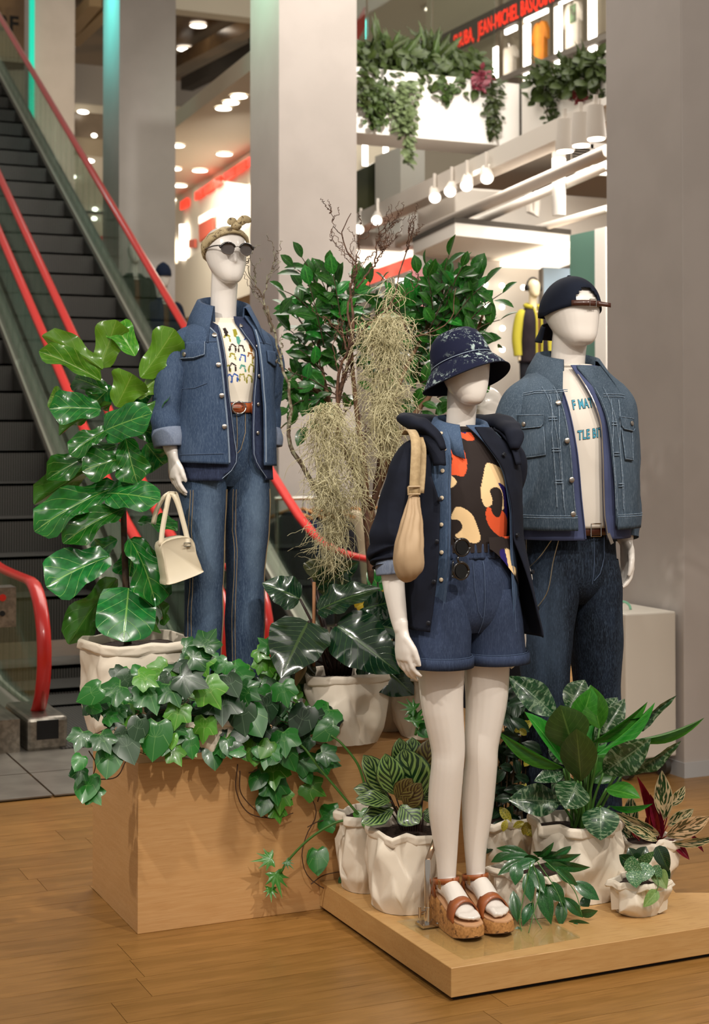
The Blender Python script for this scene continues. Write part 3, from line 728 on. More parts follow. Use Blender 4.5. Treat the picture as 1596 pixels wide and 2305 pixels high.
# wedge sandals
M_tan = mat('tan_leather', '#9c5527', .42, c2='#8d4a20', sc=20, coat=.15); M_insole = mat('insole', '#c99a72', .6)
t = NT('cork'); n1 = t.noise(1, 120, 4, .7); n2 = t.noise((1, 1, 1), 45, 3, .6)
t.base(t.mix(t.ramp(n2, .56, .66), t.mix(t.ramp(n1, .35, .65), L('#c08a4f'), L('#a06f3a')), L('#6b4522')), .75); t.bump(n1, .3, .002); M_cork = t.m
for s, fxc in ((-1, -.050), (1, .052)):
    sd = empty('sandal', (fxc, 0, 0)); sd.parent = FM; sd['label'] = 'tan leather strap sandal with cork wedge sole'
    def hw(y):     # half width along the foot
        return float(np.interp(y, [-.168, -.155, -.12, -.06, .02, .06, .078], [.006, .034, .046, .042, .034, .033, .006]))
    ys = np.linspace(-.168, .078, 34); rs = []
    for y in ys:
        w_ = hw(y); zt = float(np.interp(y, [-.168, -.10, -.05, .03, .078], [.046, .050, .066, .090, .094])); lft = max(0, (-.10-y))*.22
        rs.append([(-w_, y, lft+.002), (w_, y, lft+.002), (w_*1.04, y, zt*.55), (w_, y, zt-.005), (w_*.9, y, zt), (-w_*.9, y, zt), (-w_, y, zt-.005), (-w_*1.04, y, zt*.55)])
    MB().rings(rs).build('wedge_sole', M_cork, sd, smooth=50)
    rs2 = [[(-hw(y)*.93, y, r[4][2]), (hw(y)*.93, y, r[4][2]), (hw(y)*.93, y, r[4][2]+.004), (-hw(y)*.93, y, r[4][2]+.004)] for y, r in zip(ys, rs)]
    MB().rings(rs2).build('insole', M_insole, sd)
    MB().rings([[(-hw(y)*.98, y, max(0, (-.10-y))*.22-.0), (hw(y)*.98, y, max(0, (-.10-y))*.22), (hw(y)*.98, y, max(0, (-.10-y))*.22+.004), (-hw(y)*.98, y, max(0, (-.10-y))*.22+.004)] for y in ys]).build('outsole', mat('outsole_brown', '#5d3a1d', .6), sd)
    def band(nm, cyf, wv, a0, a1, rx, rz, zc, n=22, dy=0):
        path = []; wd = []
        for i in range(n+1):
            a = a0+(a1-a0)*i/n; path.append(Vector((math.cos(a)*rx, cyf+dy*math.sin(a), zc+math.sin(a)*rz))); wd.append(Vector(wv))
        return strip(nm, path, wd, M_tan, sd, .004)
    band('toe_strap', -.088, (0, -.040, -.010), -.15, PI+.15, .044, .052, .056, dy=.004)
    ap = [Vector((.037*math.sin(a), .022-.046*math.cos(a), .134+.010*math.cos(a))) for a in np.linspace(0, 2*PI, 30)[:-1]]
    strip('ankle_strap', ap, [Vector((0, 0, .017))]*len(ap), M_tan, sd, .004, closed=True)
    strip('heel_strap', [Vector((-.02, .060, .088)), Vector((-.012, .070, .105)), Vector((0, .071, .125))], [Vector((.028, .01, 0))]*3, M_tan, sd, .004)
    for q in (-1, 1): strip('side_strap', [Vector((q*.034, .035, .086)), Vector((q*.036, .035, .11)), Vector((q*.036, .03, .13))], [Vector((0, .022, 0)), Vector((0, .014, 0)), Vector((0, .012, 0))], M_tan, sd, .004)
    bk = [(-.039+ex, -.008+ey, .134+ez) for ex, ey, ez in ((0, .004, .011), (-.002, -.010, .012), (-.002, -.010, -.012), (0, .004, -.011), (0, .004, .011))]
    MB().tube(bk, .0016, 6).build('buckle', M_brass, sd)
# tote bag on the shoulder
TG = empty('shoulder_bag', FB+Vector((-.165, -.10, 1.0)), 0, 'beige nylon slouch bag hanging from the navy jacket shoulder', 'bag')
M_nylon = cloth('beige_nylon', '#b59a79', '#a78c6c', 6, .6, .4); M_webbing = mat('webbing', '#b39a73', .7, c2='#a58c66', sc=80)
def tb(px, py, y): p = PV(px, py, FB.y+y)-TG.location; return p
body = [tb(932, 1118, -.150), tb(930, 1150, -.165), tb(925, 1190, -.175), tb(921, 1230, -.185), tb(919, 1265, -.185), tb(921, 1288, -.175), tb(926, 1300, -.165)]
ps = spline(body, 30); 
def bd(p, t, th): return .0035*math.sin(th*9+noise.noise(p*20)*3)*(1-t)**.7*min(1, t*6)+.004*noise.noise(p*22)
MB().tube(ps, [cr(list(range(7)), [.018, .024, .033, .041, .044, .036, .016], 6*i/29) for i in range(30)], 40, ry=[cr(list(range(7)), [.010, .018, .030, .040, .044, .036, .012], 6*i/29) for i in range(30)], up=(0, 1, 0), disp=bd).build('bag_body', M_nylon, TG, smooth='all')
sp = [tb(914, 978, .03), tb(921, 968, -.02), tb(930, 975, -.085), tb(936, 1000, -.140), tb(934, 1060, -.158), tb(932, 1100, -.160), tb(932, 1120, -.155)]
sp = spline(sp, 24); strip('strap', sp, [Vector((.028, -.006, 0))]*24, M_webbing, TG, .004)
sp2 = spline([tb(945, 985, -.06), tb(951, 1010, -.10), tb(950, 1060, -.110), tb(946, 1110, -.12)], 16); strip('strap', sp2, [Vector((.012, -.022, 0))]*16, M_webbing, TG, .004)
c = tb(932, 1104, -.166); MB().tube([c+Vector(q) for q in ((-.019, 0, .011), (.019, 0, .011), (.019, 0, -.011), (-.019, 0, -.011), (-.019, 0, .011))], .0032, 6).build('strap_slider', mat('slider_plastic', '#a98f6b', .35), TG)
# hanging sunglasses
SG = empty('sunglasses', FB+Vector((.0, -.15, 1.12)), 0, 'dark round sunglasses hooked on the shorts waistband', 'sunglasses')
M_lens = NT('dark_lens'); M_lens.base(L('#060404'), .06, 0, .35, .3); M_lens = M_lens.m; M_frame = mat('tortoise_frame', '#120d0b', .12, coat=1)
sgp = lambda px, py, y=-.165: PV(px, py, FB.y+y)-SG.location
for nm, q in (('lens', (1040, 1232)), ('lens', (1038, 1285))):
    c = sgp(*q); n_ = Vector((.12, -1, .1)).normalized()
    o = MB().tube([c, c+n_*.003], .0225, 26).build('lens', M_lens, SG, smooth=40)
    rim = [c+Vector((math.cos(a)*.025, 0, math.sin(a)*.0245)) for a in np.linspace(0, 2*PI, 30)]; MB().tube(rim, .0042, 8).build('rim', M_frame, SG, smooth='all')
MB().tube([sgp(1033, 1250), sgp(1030, 1259, -.17), sgp(1033, 1268)], .0035, 8).build('bridge', M_frame, SG, smooth='all')
for q in ((1028, 1215), (1024, 1300)): MB().tube(spline([sgp(*q), sgp(q[0]-6, q[1]-4, -.155), sgp(q[0]-4, 1222 if q[1] < 1250 else 1262, -.150)], 10), .0028, 6).build('temple_arm', M_frame, SG, smooth='all')
# glass foot plate, support rod
GP = MB().prism([(.045, .075), (.63, .03), (.80, .26), (.20, .33)], .0955, .1015)
gcorn = [G(892, 2070, .10), G(1045, 2157, .10), G(1306, 2108, .10), G(1160, 2030, .10)]
GP = MB().prism([(p.x-.35, p.y-.2) for p in gcorn], .0953, .1015).build('base_plate', glass('base_glass', '#fdfefd', .88, .02)); GP.location = (.35, .2, 0); bev(GP, .001, 1)
tag(GP, 'clear glass base plate under the cork wedge sandals', 'glass plate')
b0 = G(963, 2082, .1015); RD = empty('support_stand', b0, 0, 'chrome support rod standing on the glass plate behind the legs', 'stand')
MB().box((-.030, -.026, 0), (.030, .026, .008)).build('foot_plate', M_chrome, RD)
MB().tube([(0, 0, .008), (0, 0, .055), (0, 0, .056), (0, 0, .195), (0, 0, .200)], [.0125, .0125, .0105, .0105, .008], 18).build('rod', M_chrome, RD, smooth=40)
e_ = P(995, 1850, (b0-CAM).dot(FW)+.12)-b0
strip('flat_bar', [Vector((0, 0, .195)), Vector((0, 0, .195)).lerp(e_, .5), e_], [RT*.018]*3, mat('bronze_bar', '#a98c73', .25, metal=.9), RD, .005)
MB().tube([(-.012, -.004, .045), (-.034, -.012, .045)], .004, 8).build('screw', M_chrome, RD); MB().tube([(-.034, -.012, .030), (-.034, -.012, .062)], .0045, 8).build('wing_nut', M_chrome, RD)
for qx in (-1, 1):
    for qy in (-1, 1): MB().disc((qx*.023, qy*.02, .008), (0, 0, 1), .004, .003, 10).build('bolt', M_chrome, RD)
# ------------------------------------------------------------------ mannequin in jeans on the box
LB = Vector((-.212, 1.296, .5435))
LM = empty('mannequin', LB, 0, 'white mannequin in sunglasses, headscarf and open denim jacket over jeans', 'mannequin')
lx = local(LB, -.13); lxj = local(LB, -.146); lxt = local(LB, -.108); z4 = lambda x, y: (330+x/3.717, 480+y/3.717)
mb = MB()
for s in (-1, 1):
    mb.tube(spline([(s*.078, 0, .90), (s*.075, 0, .70), (s*.072, -.004, .50), (s*.072, .01, .30), (s*.072, .015, .10)], 16), [.07, .062, .05, .045, .03]*3+[.03], 12) if False else mb.tube([(s*.078, 0, .90), (s*.075, 0, .70), (s*.072, -.004, .50), (s*.072, .01, .30), (s*.072, .015, .05)], [.07, .062, .048, .042, .03], 12)
    mb.tube([(s*.072, .03, .04), (s*.075, -.06, .035), (s*.078, -.13, .03)], [.03, .035, .028], 10, ry=[.03, .025, .015], up=(0, 0, 1))
mb.tube([(0, 0, .93), (0, .0, .98), (0, .01, 1.10), (0, .0, 1.26), (0, .005, 1.38), (0, .02, 1.44)], [.09, .11, .098, .110, .13, .07], 20, ry=[.05, .075, .07, .08, .075, .05], up=(0, 1, 0))
mb.tube([(-.14, .01, 1.385), (.14, .01, 1.385)], .045, 12)
mb.tube(spline([(0, .028, 1.38), (0, .022, 1.46), (0, .012, 1.55), (0, .0, 1.635)], 10), [.064, .056, .051, .049, .047, .047, .047, .048, .048, .048], 18)
mb.tube([(-.07, -.01, 1.425), (0, -.03, 1.42), (.07, -.01, 1.425)], .022, 10)
for s in (-1, 1):
    dy = 0 if s < 0 else .05
    g = 0 if s < 0 else .028
    mb.tube(spline([(.140*s, .01, 1.38), (.180*s-g*.4, .015, 1.25), (.205*s-g, .02+dy, 1.12), (.205*s-g, 0+dy, 1.02), (.200*s-g, -.02+dy, .985)], 14), [cr(list(range(5)), [.042, .040, .036, .026, .021], 4*i/13) for i in range(14)], 14)
    hand(mb, (.200*s-g, -.022+dy, .985), (.03*s*-1, -.14, -1), (-1*s, .1, 0), (0, -1, 0), (.30, .34, .42, .5) if s < 0 else (.5, .55, .6, .6), .04, .98)
HL = head(mb, Vector((0, -.010, 1.58)), .210, HEADF, R(2), .98, R(-2), nose=True)
remesh(mb, 'body', M_skin, LM, .0045)
# jeans
M_jeans = denim('blue_jeans', '#24324a', '#38495f', '#6b7f95', .05, worn=((-.085, .72, .05, .26, .55), (.085, .72, .05, .26, .5), (-.08, .40, .045, .12, .35), (.08, .40, .045, .12, .35)))
jd = wrinkle(.007, 8, .002, 26, (1, 1, .8), 2)
top = [(1.16, 0, .0, .118, .096, .09), (1.10, 0, .002, .138, .104, .105), (1.02, 0, .004, .158, .110, .118), (.95, 0, .004, .160, .104, .118), (.90, 0, 0, .145, .085, .10), (.87, 0, 0, .10, .06, .08)]
def legrows(s): return [(1.0, s*.074, .004, .080, .104, .114), (.93, s*.079, .003, .084, .104, .112), (.80, s*.083, .0, .080, .098, .104), (.60, s*.080, -.002, .069, .084, .088), (.48, s*.079, .0, .065, .078, .082), (.30, s*.078, .004, .063, .076, .080), (.04, s*.078, .004, .062, .078, .082)]
jn, JT, JLG = pants('jeans', LM, M_jeans, top, [legrows(-1), legrows(1)], .9, jd, 'straight blue jeans')
for s, lf in ((-1, JLG[0]), (1, JLG[1])):
    for q in (-1, 1):
        for o_ in (0, .006): seam(lf, M_thread2, jn, [(s*.08+q*(.060-o_)*(1 if z < .7 else 1.12), z) for z in np.linspace(.86, .06, 12)], .0009, .0025)
seam(JT, M_thread2, jn, [(.006, 1.15), (.008, 1.05), (.004, .97)], .001, .003); seam(JT, M_thread2, jn, [(.040, 1.15), (.038, 1.06), (.020, 1.0), (.006, .985)], .001, .003)
mb = MB(); lw = Loft([(1.10, 0, .0, .128, .102, .1), (1.165, 0, .0, .122, .100, .095)], .9); mb.rings([[lw.pt(2*PI*j/60, z, .003) for j in range(60)] for z in (1.125, 1.145, 1.165)], True, False); solid(mb.build('waistband', M_jeans, jn, smooth='all'), .005)
# belt
M_belt = mat('tan_belt', '#a5552c', .35, c2='#8f4421', sc=9, coat=.3)
mb = MB(); mb.rings([[lw.pt(2*PI*j/60, z, .008) for j in range(60)] for z in (1.128, 1.145, 1.162)], True, False); bt = mb.build('belt', M_belt, LM, smooth='all', label='tan leather belt with oval buckle'); solid(bt, .004)
bx, bz = lx(*z4(785, 1580)); c = lw.xz(bx, 1.145, .014); n_ = lw.nrm(lw.th(bx, 1.145), 1.145); tx = Vector((-n_.y, n_.x, 0))
MB().tube([c+tx*math.cos(a)*.026+Vector((0, 0, math.sin(a)*.021)) for a in np.linspace(0, 2*PI, 34)], .0028, 8).build('buckle', M_chrome, bt, smooth='all')
MB().tube([c-tx*.026, c+tx*.004+n_*.004], .0016, 6).build('buckle_prong', M_chrome, bt)
lpb = lw.xz(bx+.055, 1.145, .012); strip('belt_loop', [lpb+Vector((0, 0, -.021)), lpb, lpb+Vector((0, 0, .021))], [tx*.014]*3, M_belt, bt, .004)
MB().disc(lw.xz(bx+.014, 1.145, .0125), n_, .0025, .001, 8).build('belt_hole', M_black, bt)
# T-shirt with printed hairstyles
TLL = Loft([(1.12, 0, .0, .120, .098, .09), (1.17, 0, .0, .122, .100, .09), (1.27, 0, -.002, .134, .112, .09), (1.35, 0, .0, .142, .104, .09), (1.41, 0, .006, .125, .084, .08), (1.44, 0, .012, .090, .066, .07), (1.462, 0, .016, .066, .054, .06)], .92, wrinkle(.003, 10, .001, 30, sd=5))
CW = L('#e6ddcd'); random.seed(11)
K, OL, TE, BL, BR = L('#2a211f'), L('#8f8a2e'), L('#4c8f80'), L('#2d55a0'), L('#8a5a24')
hz = [(680, 985, K), (758, 993, OL), (688, 1040, OL), (775, 1057, TE), (860, 1060, BL), (725, 1125, K), (795, 1132, K), (880, 1122, BR), (718, 1200, OL), (805, 1212, BL), (873, 1195, BR), (912, 1228, OL), (716, 1287, K), (800, 1300, TE), (880, 1295, OL), (672, 1300, OL), (735, 1375, BL), (795, 1375, OL), (862, 1385, OL), (690, 1380, BL)]
glyph = []
for k, (a, b, c_) in enumerate(hz):
    gx, gz = lxt(*z4(a, b)); glyph.append((gx, gz, c_, random.choice((0, 1, 2, 3)), random.uniform(-.4, .4)))
def hair(x, z):
    if z > 1.445: return L('#ddd2c0')
    for gx, gz, c_, kd, rt in glyph:
        dx, dz = x-gx, z-gz
        if abs(dx) > .017 or abs(dz) > .019: continue
        u = dx*math.cos(rt*.5)+dz*math.sin(rt*.5); w_ = -dx*math.sin(rt*.5)+dz*math.cos(rt*.5)
        r = math.hypot(u/.011, w_/.013); wob = .12*math.sin(math.atan2(w_, u)*5+kd)
        if kd == 3 and u > -.004 and math.hypot((u-.001)/.010, (w_+.001)/.015) < 1+wob: return c_
        if kd != 3:
            if w_ > -.002 and .66-.1*(kd == 1) < r+wob < 1.12: return c_
            for q in ((-1, 1) if kd != 1 else (1,)):
                if math.hypot((u-q*.0105)/.0038, (w_+.007)/(.009 if kd == 2 else .006)) < 1: return c_
    return CW
lt = printed('t_shirt', TLL, print_mat('printed_white_cotton'), LM, 1.462, 1.14, hair, -1.5, 1.5, 150, 170, label='off-white T-shirt printed with rows of small hairstyles')
# inner denim shirt
M_indigo = denim('dark_indigo_denim', '#242a3f', '#2c3349', '#43506c')
ISL = Loft([(.885, 0, .004, .172, .140, .13), (1.0, 0, .002, .166, .136, .125), (1.15, 0, .0, .156, .128, .115), (1.28, 0, -.002, .156, .126, .11), (1.36, 0, .002, .158, .114, .10), (1.415, 0, .008, .135, .096, .09), (1.45, 0, .014, .090, .078, .08), (1.478, 0, .016, .070, .068, .07)], .9, wrinkle(.004, 8, .001, 30, sd=13))
eL = edge(lx, [z4(*q) for q in ((560, 780), (610, 890), (655, 930), (670, 1150), (690, 1450), (715, 1650), (740, 1900), (762, 2050), (735, 2140), (640, 2190))])
eR = edge(lx, [z4(*q) for q in ((790, 780), (795, 900), (840, 1000), (930, 1150), (920, 1300), (900, 1500), (890, 1800), (890, 2020), (930, 2130), (1010, 2190))])
ish = garment('inner_shirt', ISL, M_indigo, LM, 1.468, .892, eL, eR, 50, 80, .003, label='dark indigo denim shirt worn open under the jacket')
for (ef, s) in ((eL, -1), (eR, 1)): seam(ISL, M_thread, ish, [(ef(z)+s*.004, z) for z in np.linspace(1.43, .90, 20)], .0010, .0025)
for a, b in ((825, 937), (932, 1598), (925, 1838), (938, 1360), (940, 1110)):
    x, z = lx(*z4(a, b)); button(ISL, M_metalbtn, ish, x+.004, z, .0068, .004)
# jacket
M_jackd = denim('mid_denim', '#2f3f58', '#3d4d66', '#64768c', .02)
JK = Loft([(.94, 0, .004, .186, .158, .145), (1.05, 0, .002, .182, .154, .14), (1.18, 0, .0, .176, .146, .13), (1.28, 0, .0, .176, .142, .122), (1.36, 0, .004, .178, .130, .115), (1.41, 0, .010, .160, .112, .10), (1.445, 0, .014, .118, .094, .09), (1.478, 0, .018, .086, .080, .08)], .86, wrinkle(.007, 6, .0018, 22, sd=21))
kL = edge(lxj, [z4(*q) for q in ((480, 760), (540, 880), (600, 970), (628, 1000), (630, 1100), (655, 1400), (680, 1700), (695, 1980), (698, 2080))])
kR = edge(lxj, [z4(*q) for q in ((880, 800), (950, 930), (958, 1000), (975, 1300), (995, 1600), (998, 1850), (992, 2100))])
jk2 = garment('denim_jacket', JK, M_jackd, LM, 1.472, .948, kL, kR, 54, 92, .005, label='mid-blue denim jacket worn open', hem=lambda a: -.008*math.sin(a))
for (ef, s) in ((kL, -1), (kR, 1)):
    seam(JK, M_thread, jk2, [(ef(z)+s*.003, z) for z in np.linspace(1.42, .955, 22)], .0012, .003)
    seam(JK, M_thread, jk2, [(ef(z)+s*.006-s*0+s*.002*0, z) for z in np.linspace(1.42, .955, 22)], .0008, .003)
lpk = pick(JK, LB)
def quad4(p):     # bilinear patch from four picked corners
    q = [lpk(*z4(*k)) for k in p]
    return lambda u, v: tuple((q[0][a]*(1-u)+q[1][a]*u)*(1-v)+(q[3][a]*(1-u)+q[2][a]*u)*v for a in (0, 1))
def flapf(p, pt):
    b = quad4(p)
    def f(u, v):
        x, z = b(u, v); return x, z-(pt*(1-abs(2*u-1)) if v > .5 else 0)*(v-.5)*2
    return f
pf = flapf([(250, 1090), (492, 1085), (490, 1190), (258, 1225)], .006); fl1 = patch('pocket_flap', JK, M_jackd, jk2, pf, 10, 8, .004, .004)
seam(JK, M_thread, jk2, [pf(u, .93) for u in np.linspace(0.02, .98, 9)], .0009, .010); seam(JK, M_thread, jk2, [pf(.98, v) for v in np.linspace(0, .93, 5)], .0009, .010)
x, z = lpk(*z4(330, 1182)); button(JK, M_metalbtn, jk2, x, z, .0082, .010)
pk = [(280, 1240), (285, 1470), (400, 1460), (505, 1420)]; seam(JK, M_threadb, jk2, [lpk(*z4(*q)) for q in pk], .0010, .0025)
pr = flapf([(1000, 1150), (1085, 1165), (1090, 1290), (1010, 1240)], .004); patch('pocket_flap', JK, M_jackd, jk2, pr, 8, 8, .004, .004)
x, z = lpk(*z4(1068, 1240)); button(JK, M_metalbtn, jk2, min(x, .172), z, .007, .010)
for a, b in ((588, 1024), (598, 1270), (619, 1527), (636, 1786)):
    x, z = lx(*z4(a, b)); button(JK, M_metalbtn, jk2, x, z, .0085, .005)
for yy in (1075, 2010): seam(JK, M_threadb, jk2, [lpk(*z4(xx, yy+(620-xx)*.03)) for xx in range(285, 690 if yy > 1500 else 630, 60)], .0010, .0028)
seam(JK, M_threadb, jk2, [lx(*z4(960, 1075)), lx(*z4(1040, 1085)), lx(*z4(1090, 1095))], .001, .0028)
collar('collar', jk2, M_jackd, .076, .070, 1.452, .016, .092, .112, .060, R(40), R(320), tipL=(-.012, -.030, -.020), tipR=(.018, -.026, -.018), dropf=.050)
for s in (-1, 1):
    def d(p, t, th): return .005*math.sin(t*30+3*noise.noise(p*12)+math.cos(th))*max(0, min(1, (t-.4)*2))+.006*noise.noise(p*10)
    dy = 0 if s < 0 else .05
    g = 0 if s < 0 else .030
    tube_obj('sleeve', [(s*.095, .014, 1.390), (s*.142, .014, 1.366), (s*.180-g*.4, .016, 1.29), (s*.204-g, .022+dy, 1.15), (s*.207-g, .012+dy, 1.06), (s*.206-g, .002+dy, 1.03)], [.045, .057, .061, .060, .056, .052], M_jackd, jk2, 26, 44, d)
    tube_obj('rolled_cuff', [(s*.208-g, .004+dy, 1.07), (s*.206-g, -.002+dy, 1.04), (s*.205-g, -.006+dy, 1.008)], [.054, .060, .056], M_cham_in, jk2, 28, 10, lambda p, t, th: .003*noise.noise(p*30), th=.006)
# headscarf
t = NT('snakeskin_scarf'); n1 = t.noise(1, 55, 4, .7, .8); t.base(t.mix(t.ramp(n1, .50, .62), L('#b9a67f'), L('#5c4a30')), .7); M_scarf = t.m
sc = []; zs_ = [r[0] for r in HEADF]
for k, (zo, ex) in enumerate(((-.024, .002), (-.014, .010), (.004, .012), (.020, .009), (.030, .002))):
    r = []
    for i in range(56):
        a = PI*2*i/56; zz_ = .142+.046*math.cos(a)+zo*(1-.35*max(0, math.cos(a))); t_ = min(.985, max(.05, zz_/.210)); cy_, rx2, ry2 = [.98*cr(zs_, [q[m] for q in HEADF], t_) for m in (1, 2, 3)]
        e2 = ex+.0015*math.sin(a*11+k); r.append(HL @ Vector(((rx2+e2)*math.sin(a), cy_-(ry2+e2)*math.cos(a), zz_+.2*ex)))
    sc.append(r)
scf = MB().rings(sc, True, False).build('headscarf', M_scarf, LM, smooth='all', label='snakeskin-print headscarf knotted on top'); solid(scf, .008)
kn = HL @ Vector((.010, -.078, .200)); MB().ell(kn, .020, .017, .015).build('knot', M_scarf, scf, smooth='all')
for dx, dz in ((.055, .018), (-.035, .010)):
    ps = spline([kn, kn+Vector((dx*.5, -.006, dz*1.3)), kn+Vector((dx, .0, dz))], 10); MB().tube(ps, [.007, .010, .014, .016, .017, .016, .015, .013, .010, .003], 10, ry=[.005, .006, .006, .006, .006, .005, .005, .005, .004, .002], disp=lambda p, t, th: .002*noise.noise(p*60)).build('scarf_end', M_scarf, scf, smooth='all')
# sunglasses
LS = empty('sunglasses', LB+HL @ Vector((0, -.11, .115)), 0, 'half-rim sunglasses with grey lenses on the headscarf mannequin', 'sunglasses')
off = LS.location-LB; q = lambda x, y, z: HL @ Vector((x, y, z))-off
M_lensg = NT('grey_lens'); M_lensg.base(L('#4a4340'), .08, 0, .6, .6); M_lensg = M_lensg.m
for s in (-1, 1):
    pts = [(s*(.034+.024*math.cos(a)), -.108+.012*abs(math.cos(a))*(1 if math.cos(a)*1 > 0 else 0)*.6, .112+.020*math.sin(a)) for a in np.linspace(0, 2*PI, 30)[:-1]]
    mb = MB(); mb.rings([[q(p[0], p[1]-.001, p[2]) for p in pts], [q(p[0], p[1]+.001, p[2]) for p in pts]]); mb.build('lens', M_lensg, LS)
    MB().tube([q(*p) for p in pts+pts[:1]], .0011, 6).build('rim', M_chrome, LS)
    br_ = [(s*(.034+.0265*math.cos(a)), -.110+.006*max(0, math.cos(a)), .113+.021*math.sin(a)) for a in np.linspace(.15, PI-.25, 12)]; br_ = [(s*.064, -.102, .124)]+br_
    MB().tube([q(*p) for p in br_], [.0045]*3+[.0038]*10, 8).build('browline', M_frame, LS, smooth='all')
    MB().tube(spline([q(s*.064, -.102, .124), q(s*.074, -.06, .126), q(s*.078, .0, .124)], 10), .0026, 6).build('temple_arm', M_frame, LS, smooth='all')
MB().tube([q(-.010, -.110, .120), q(0, -.113, .122), q(.010, -.110, .120)], .0016, 6).build('bridge', M_chrome, LS)
# cream handbag
HB = empty('handbag', PV(398, 1262, LB.y-.10)-Vector((0, 0, .07)), 0, 'cream leather handbag hanging from the mannequin hand beside the jeans', 'handbag')
M_cream = mat('cream_leather', '#d9cdb4', .42, c2='#d2c5aa', sc=7, coat=.1)
hb = lambda px, py, dy=0.0: PV(px, py, LB.y-.11+dy)-HB.location
poly = [(356, 1222), (402, 1206), (428, 1214), (436, 1245), (448, 1278), (446, 1290), (372, 1316), (366, 1300), (360, 1262)]
poly = smoothpoly(poly, 4); ctr = Vector((0, 0, 0))
for p in poly: ctr += hb(*p)
ctr /= len(poly); rs = []
for dy, k in ((-.034, .90), (-.038, .96), (-.028, 1.0), (.028, 1.0), (.038, .96), (.034, .9)): rs.append([ctr+(hb(*p)-ctr)*k+Vector((0, dy, 0)) for p in poly])
MB().rings(rs).build('bag_body', M_cream, HB, smooth=50)
for k, (dy, tp) in enumerate(((-.040, ((424, 1230), (420, 1205), (402, 1140), (388, 1112), (380, 1116))), (.036, ((424, 1228), (416, 1190), (398, 1120), (390, 1108), (380, 1116))), (-.030, ((362, 1228), (366, 1190), (376, 1135), (382, 1112), (388, 1110))), (.034, ((345, 1180), (352, 1150), (368, 1120), (382, 1108), (390, 1108))))):
    ps = spline([hb(*p, dy*(1-.75*i/4)) for i, p in enumerate(tp)], 18); strip('handle', ps, [Vector((.017, -.003, 0))]*18, M_cream, HB, .004)
c = hb(422, 1226, -.044); MB().tube([c+Vector(k) for k in ((-.012, 0, .006), (.012, 0, .006), (.012, 0, -.006), (-.012, 0, -.006), (-.012, 0, .006))], .0018, 6).build('ring', M_chrome, HB)
# ------------------------------------------------------------------ male mannequin
RB = Vector((.643, .379, .225))
RM = empty('mannequin', RB, 0, 'white mannequin in backwards navy cap and faded denim jacket', 'mannequin')
rx_ = local(RB, -.165); rxh = local(RB, -.150); rxt = local(RB, -.130); z6 = lambda x, y: (1100+x/2.401, 600+y/2.401)
mb = MB()
for s in (-1, 1):
    mb.tube([(s*.085, 0, .95), (s*.09, 0, .72), (s*.10, -.004, .52), (s*.10, .01, .30), (s*.10, .015, .05)], [.065, .062, .05, .045, .035], 12)
    mb.tube([(s*.10, .03, .04), (s*.103, -.06, .035), (s*.106, -.14, .03)], [.035, .04, .03], 10, ry=[.03, .025, .015], up=(0, 0, 1))
mb.tube([(0, 0, .95), (0, .0, 1.02), (0, .01, 1.20), (0, .0, 1.36), (0, .005, 1.48), (0, .02, 1.54)], [.11, .13, .135, .155, .15, .08], 20, ry=[.07, .085, .09, .105, .09, .06], up=(0, 1, 0))
mb.tube([(-.17, .01, 1.49), (.17, .01, 1.49)], .05, 12)
mb.tube(spline([(0, .030, 1.48), (0, .024, 1.56), (0, .014, 1.64), (0, .0, 1.71)], 10), [.075, .066, .060, .057, .056, .056, .056, .057, .057, .057], 18)
for s in (-1, 1):
    mb.tube(spline([(.165*s, .01, 1.47), (.205*s, .02, 1.34), (.220*s, .04, 1.20), (.218*s, .03, 1.08), (.215*s, .01, 1.02)], 14), [cr(list(range(5)), [.05, .048, .042, .034, .027], 4*i/13) for i in range(14)], 14)
    hand(mb, (.215*s, .008, 1.02), (-.02*s, -.12, -1), (-1*s, .1, 0), (0, -1, 0), (.4, .4, .45, .5), .04, 1.08)
HR = head(mb, Vector((0, -.004, 1.655)), .208, HEADM, R(-2), 1.08, R(0))
remesh(mb, 'body', M_skinm, RM, .0048)
# jeans
M_djeans = denim('dark_jeans', '#10151e', '#1b2433', '#4a5a6e', -.08, worn=((-.13, .72, .06, .30, .45), (.15, .62, .05, .34, .40)))
top = [(1.09, 0, .0, .136, .112, .11), (1.02, 0, .002, .148, .118, .125), (.95, 0, .004, .158, .120, .135), (.90, 0, .004, .156, .112, .13), (.86, 0, 0, .13, .085, .11), (.83, 0, 0, .08, .055, .08)]
def legm(s): return [(.97, s*.074, .004, .080, .114, .130), (.89, s*.082, .003, .085, .114, .126), (.76, s*.092, .0, .080, .104, .112), (.55, s*.098, -.002, .070, .090, .094), (.40, s*.100, .0, .067, .086, .088), (.04, s*.102, .004, .066, .086, .086)]
rj, RT_, RLG = pants('jeans', RM, M_djeans, top, [legm(-1), legm(1)], .9, wrinkle(.008, 8, .002, 26, (1, 1, .8), 4), 'dark wash jeans')
seam(RT_, M_threadb, rj, [(.008, 1.08), (.010, .98), (.004, .90)], .001, .003); seam(RT_, M_threadb, rj, [(.050, 1.08), (.048, .98), (.030, .93), (.010, .91)], .001, .003)
M_bbelt = mat('brown_belt', '#452318', .35, coat=.3); lw = Loft([(1.03, 0, .0, .148, .120, .12), (1.10, 0, .0, .142, .118, .115)], .9)
mb = MB(); mb.rings([[lw.pt(2*PI*j/60, z, .006) for j in range(60)] for z in (1.052, 1.07, 1.088)], True, False); rb = mb.build('belt', M_bbelt, RM, smooth='all', label='dark brown leather belt'); solid(rb, .004)
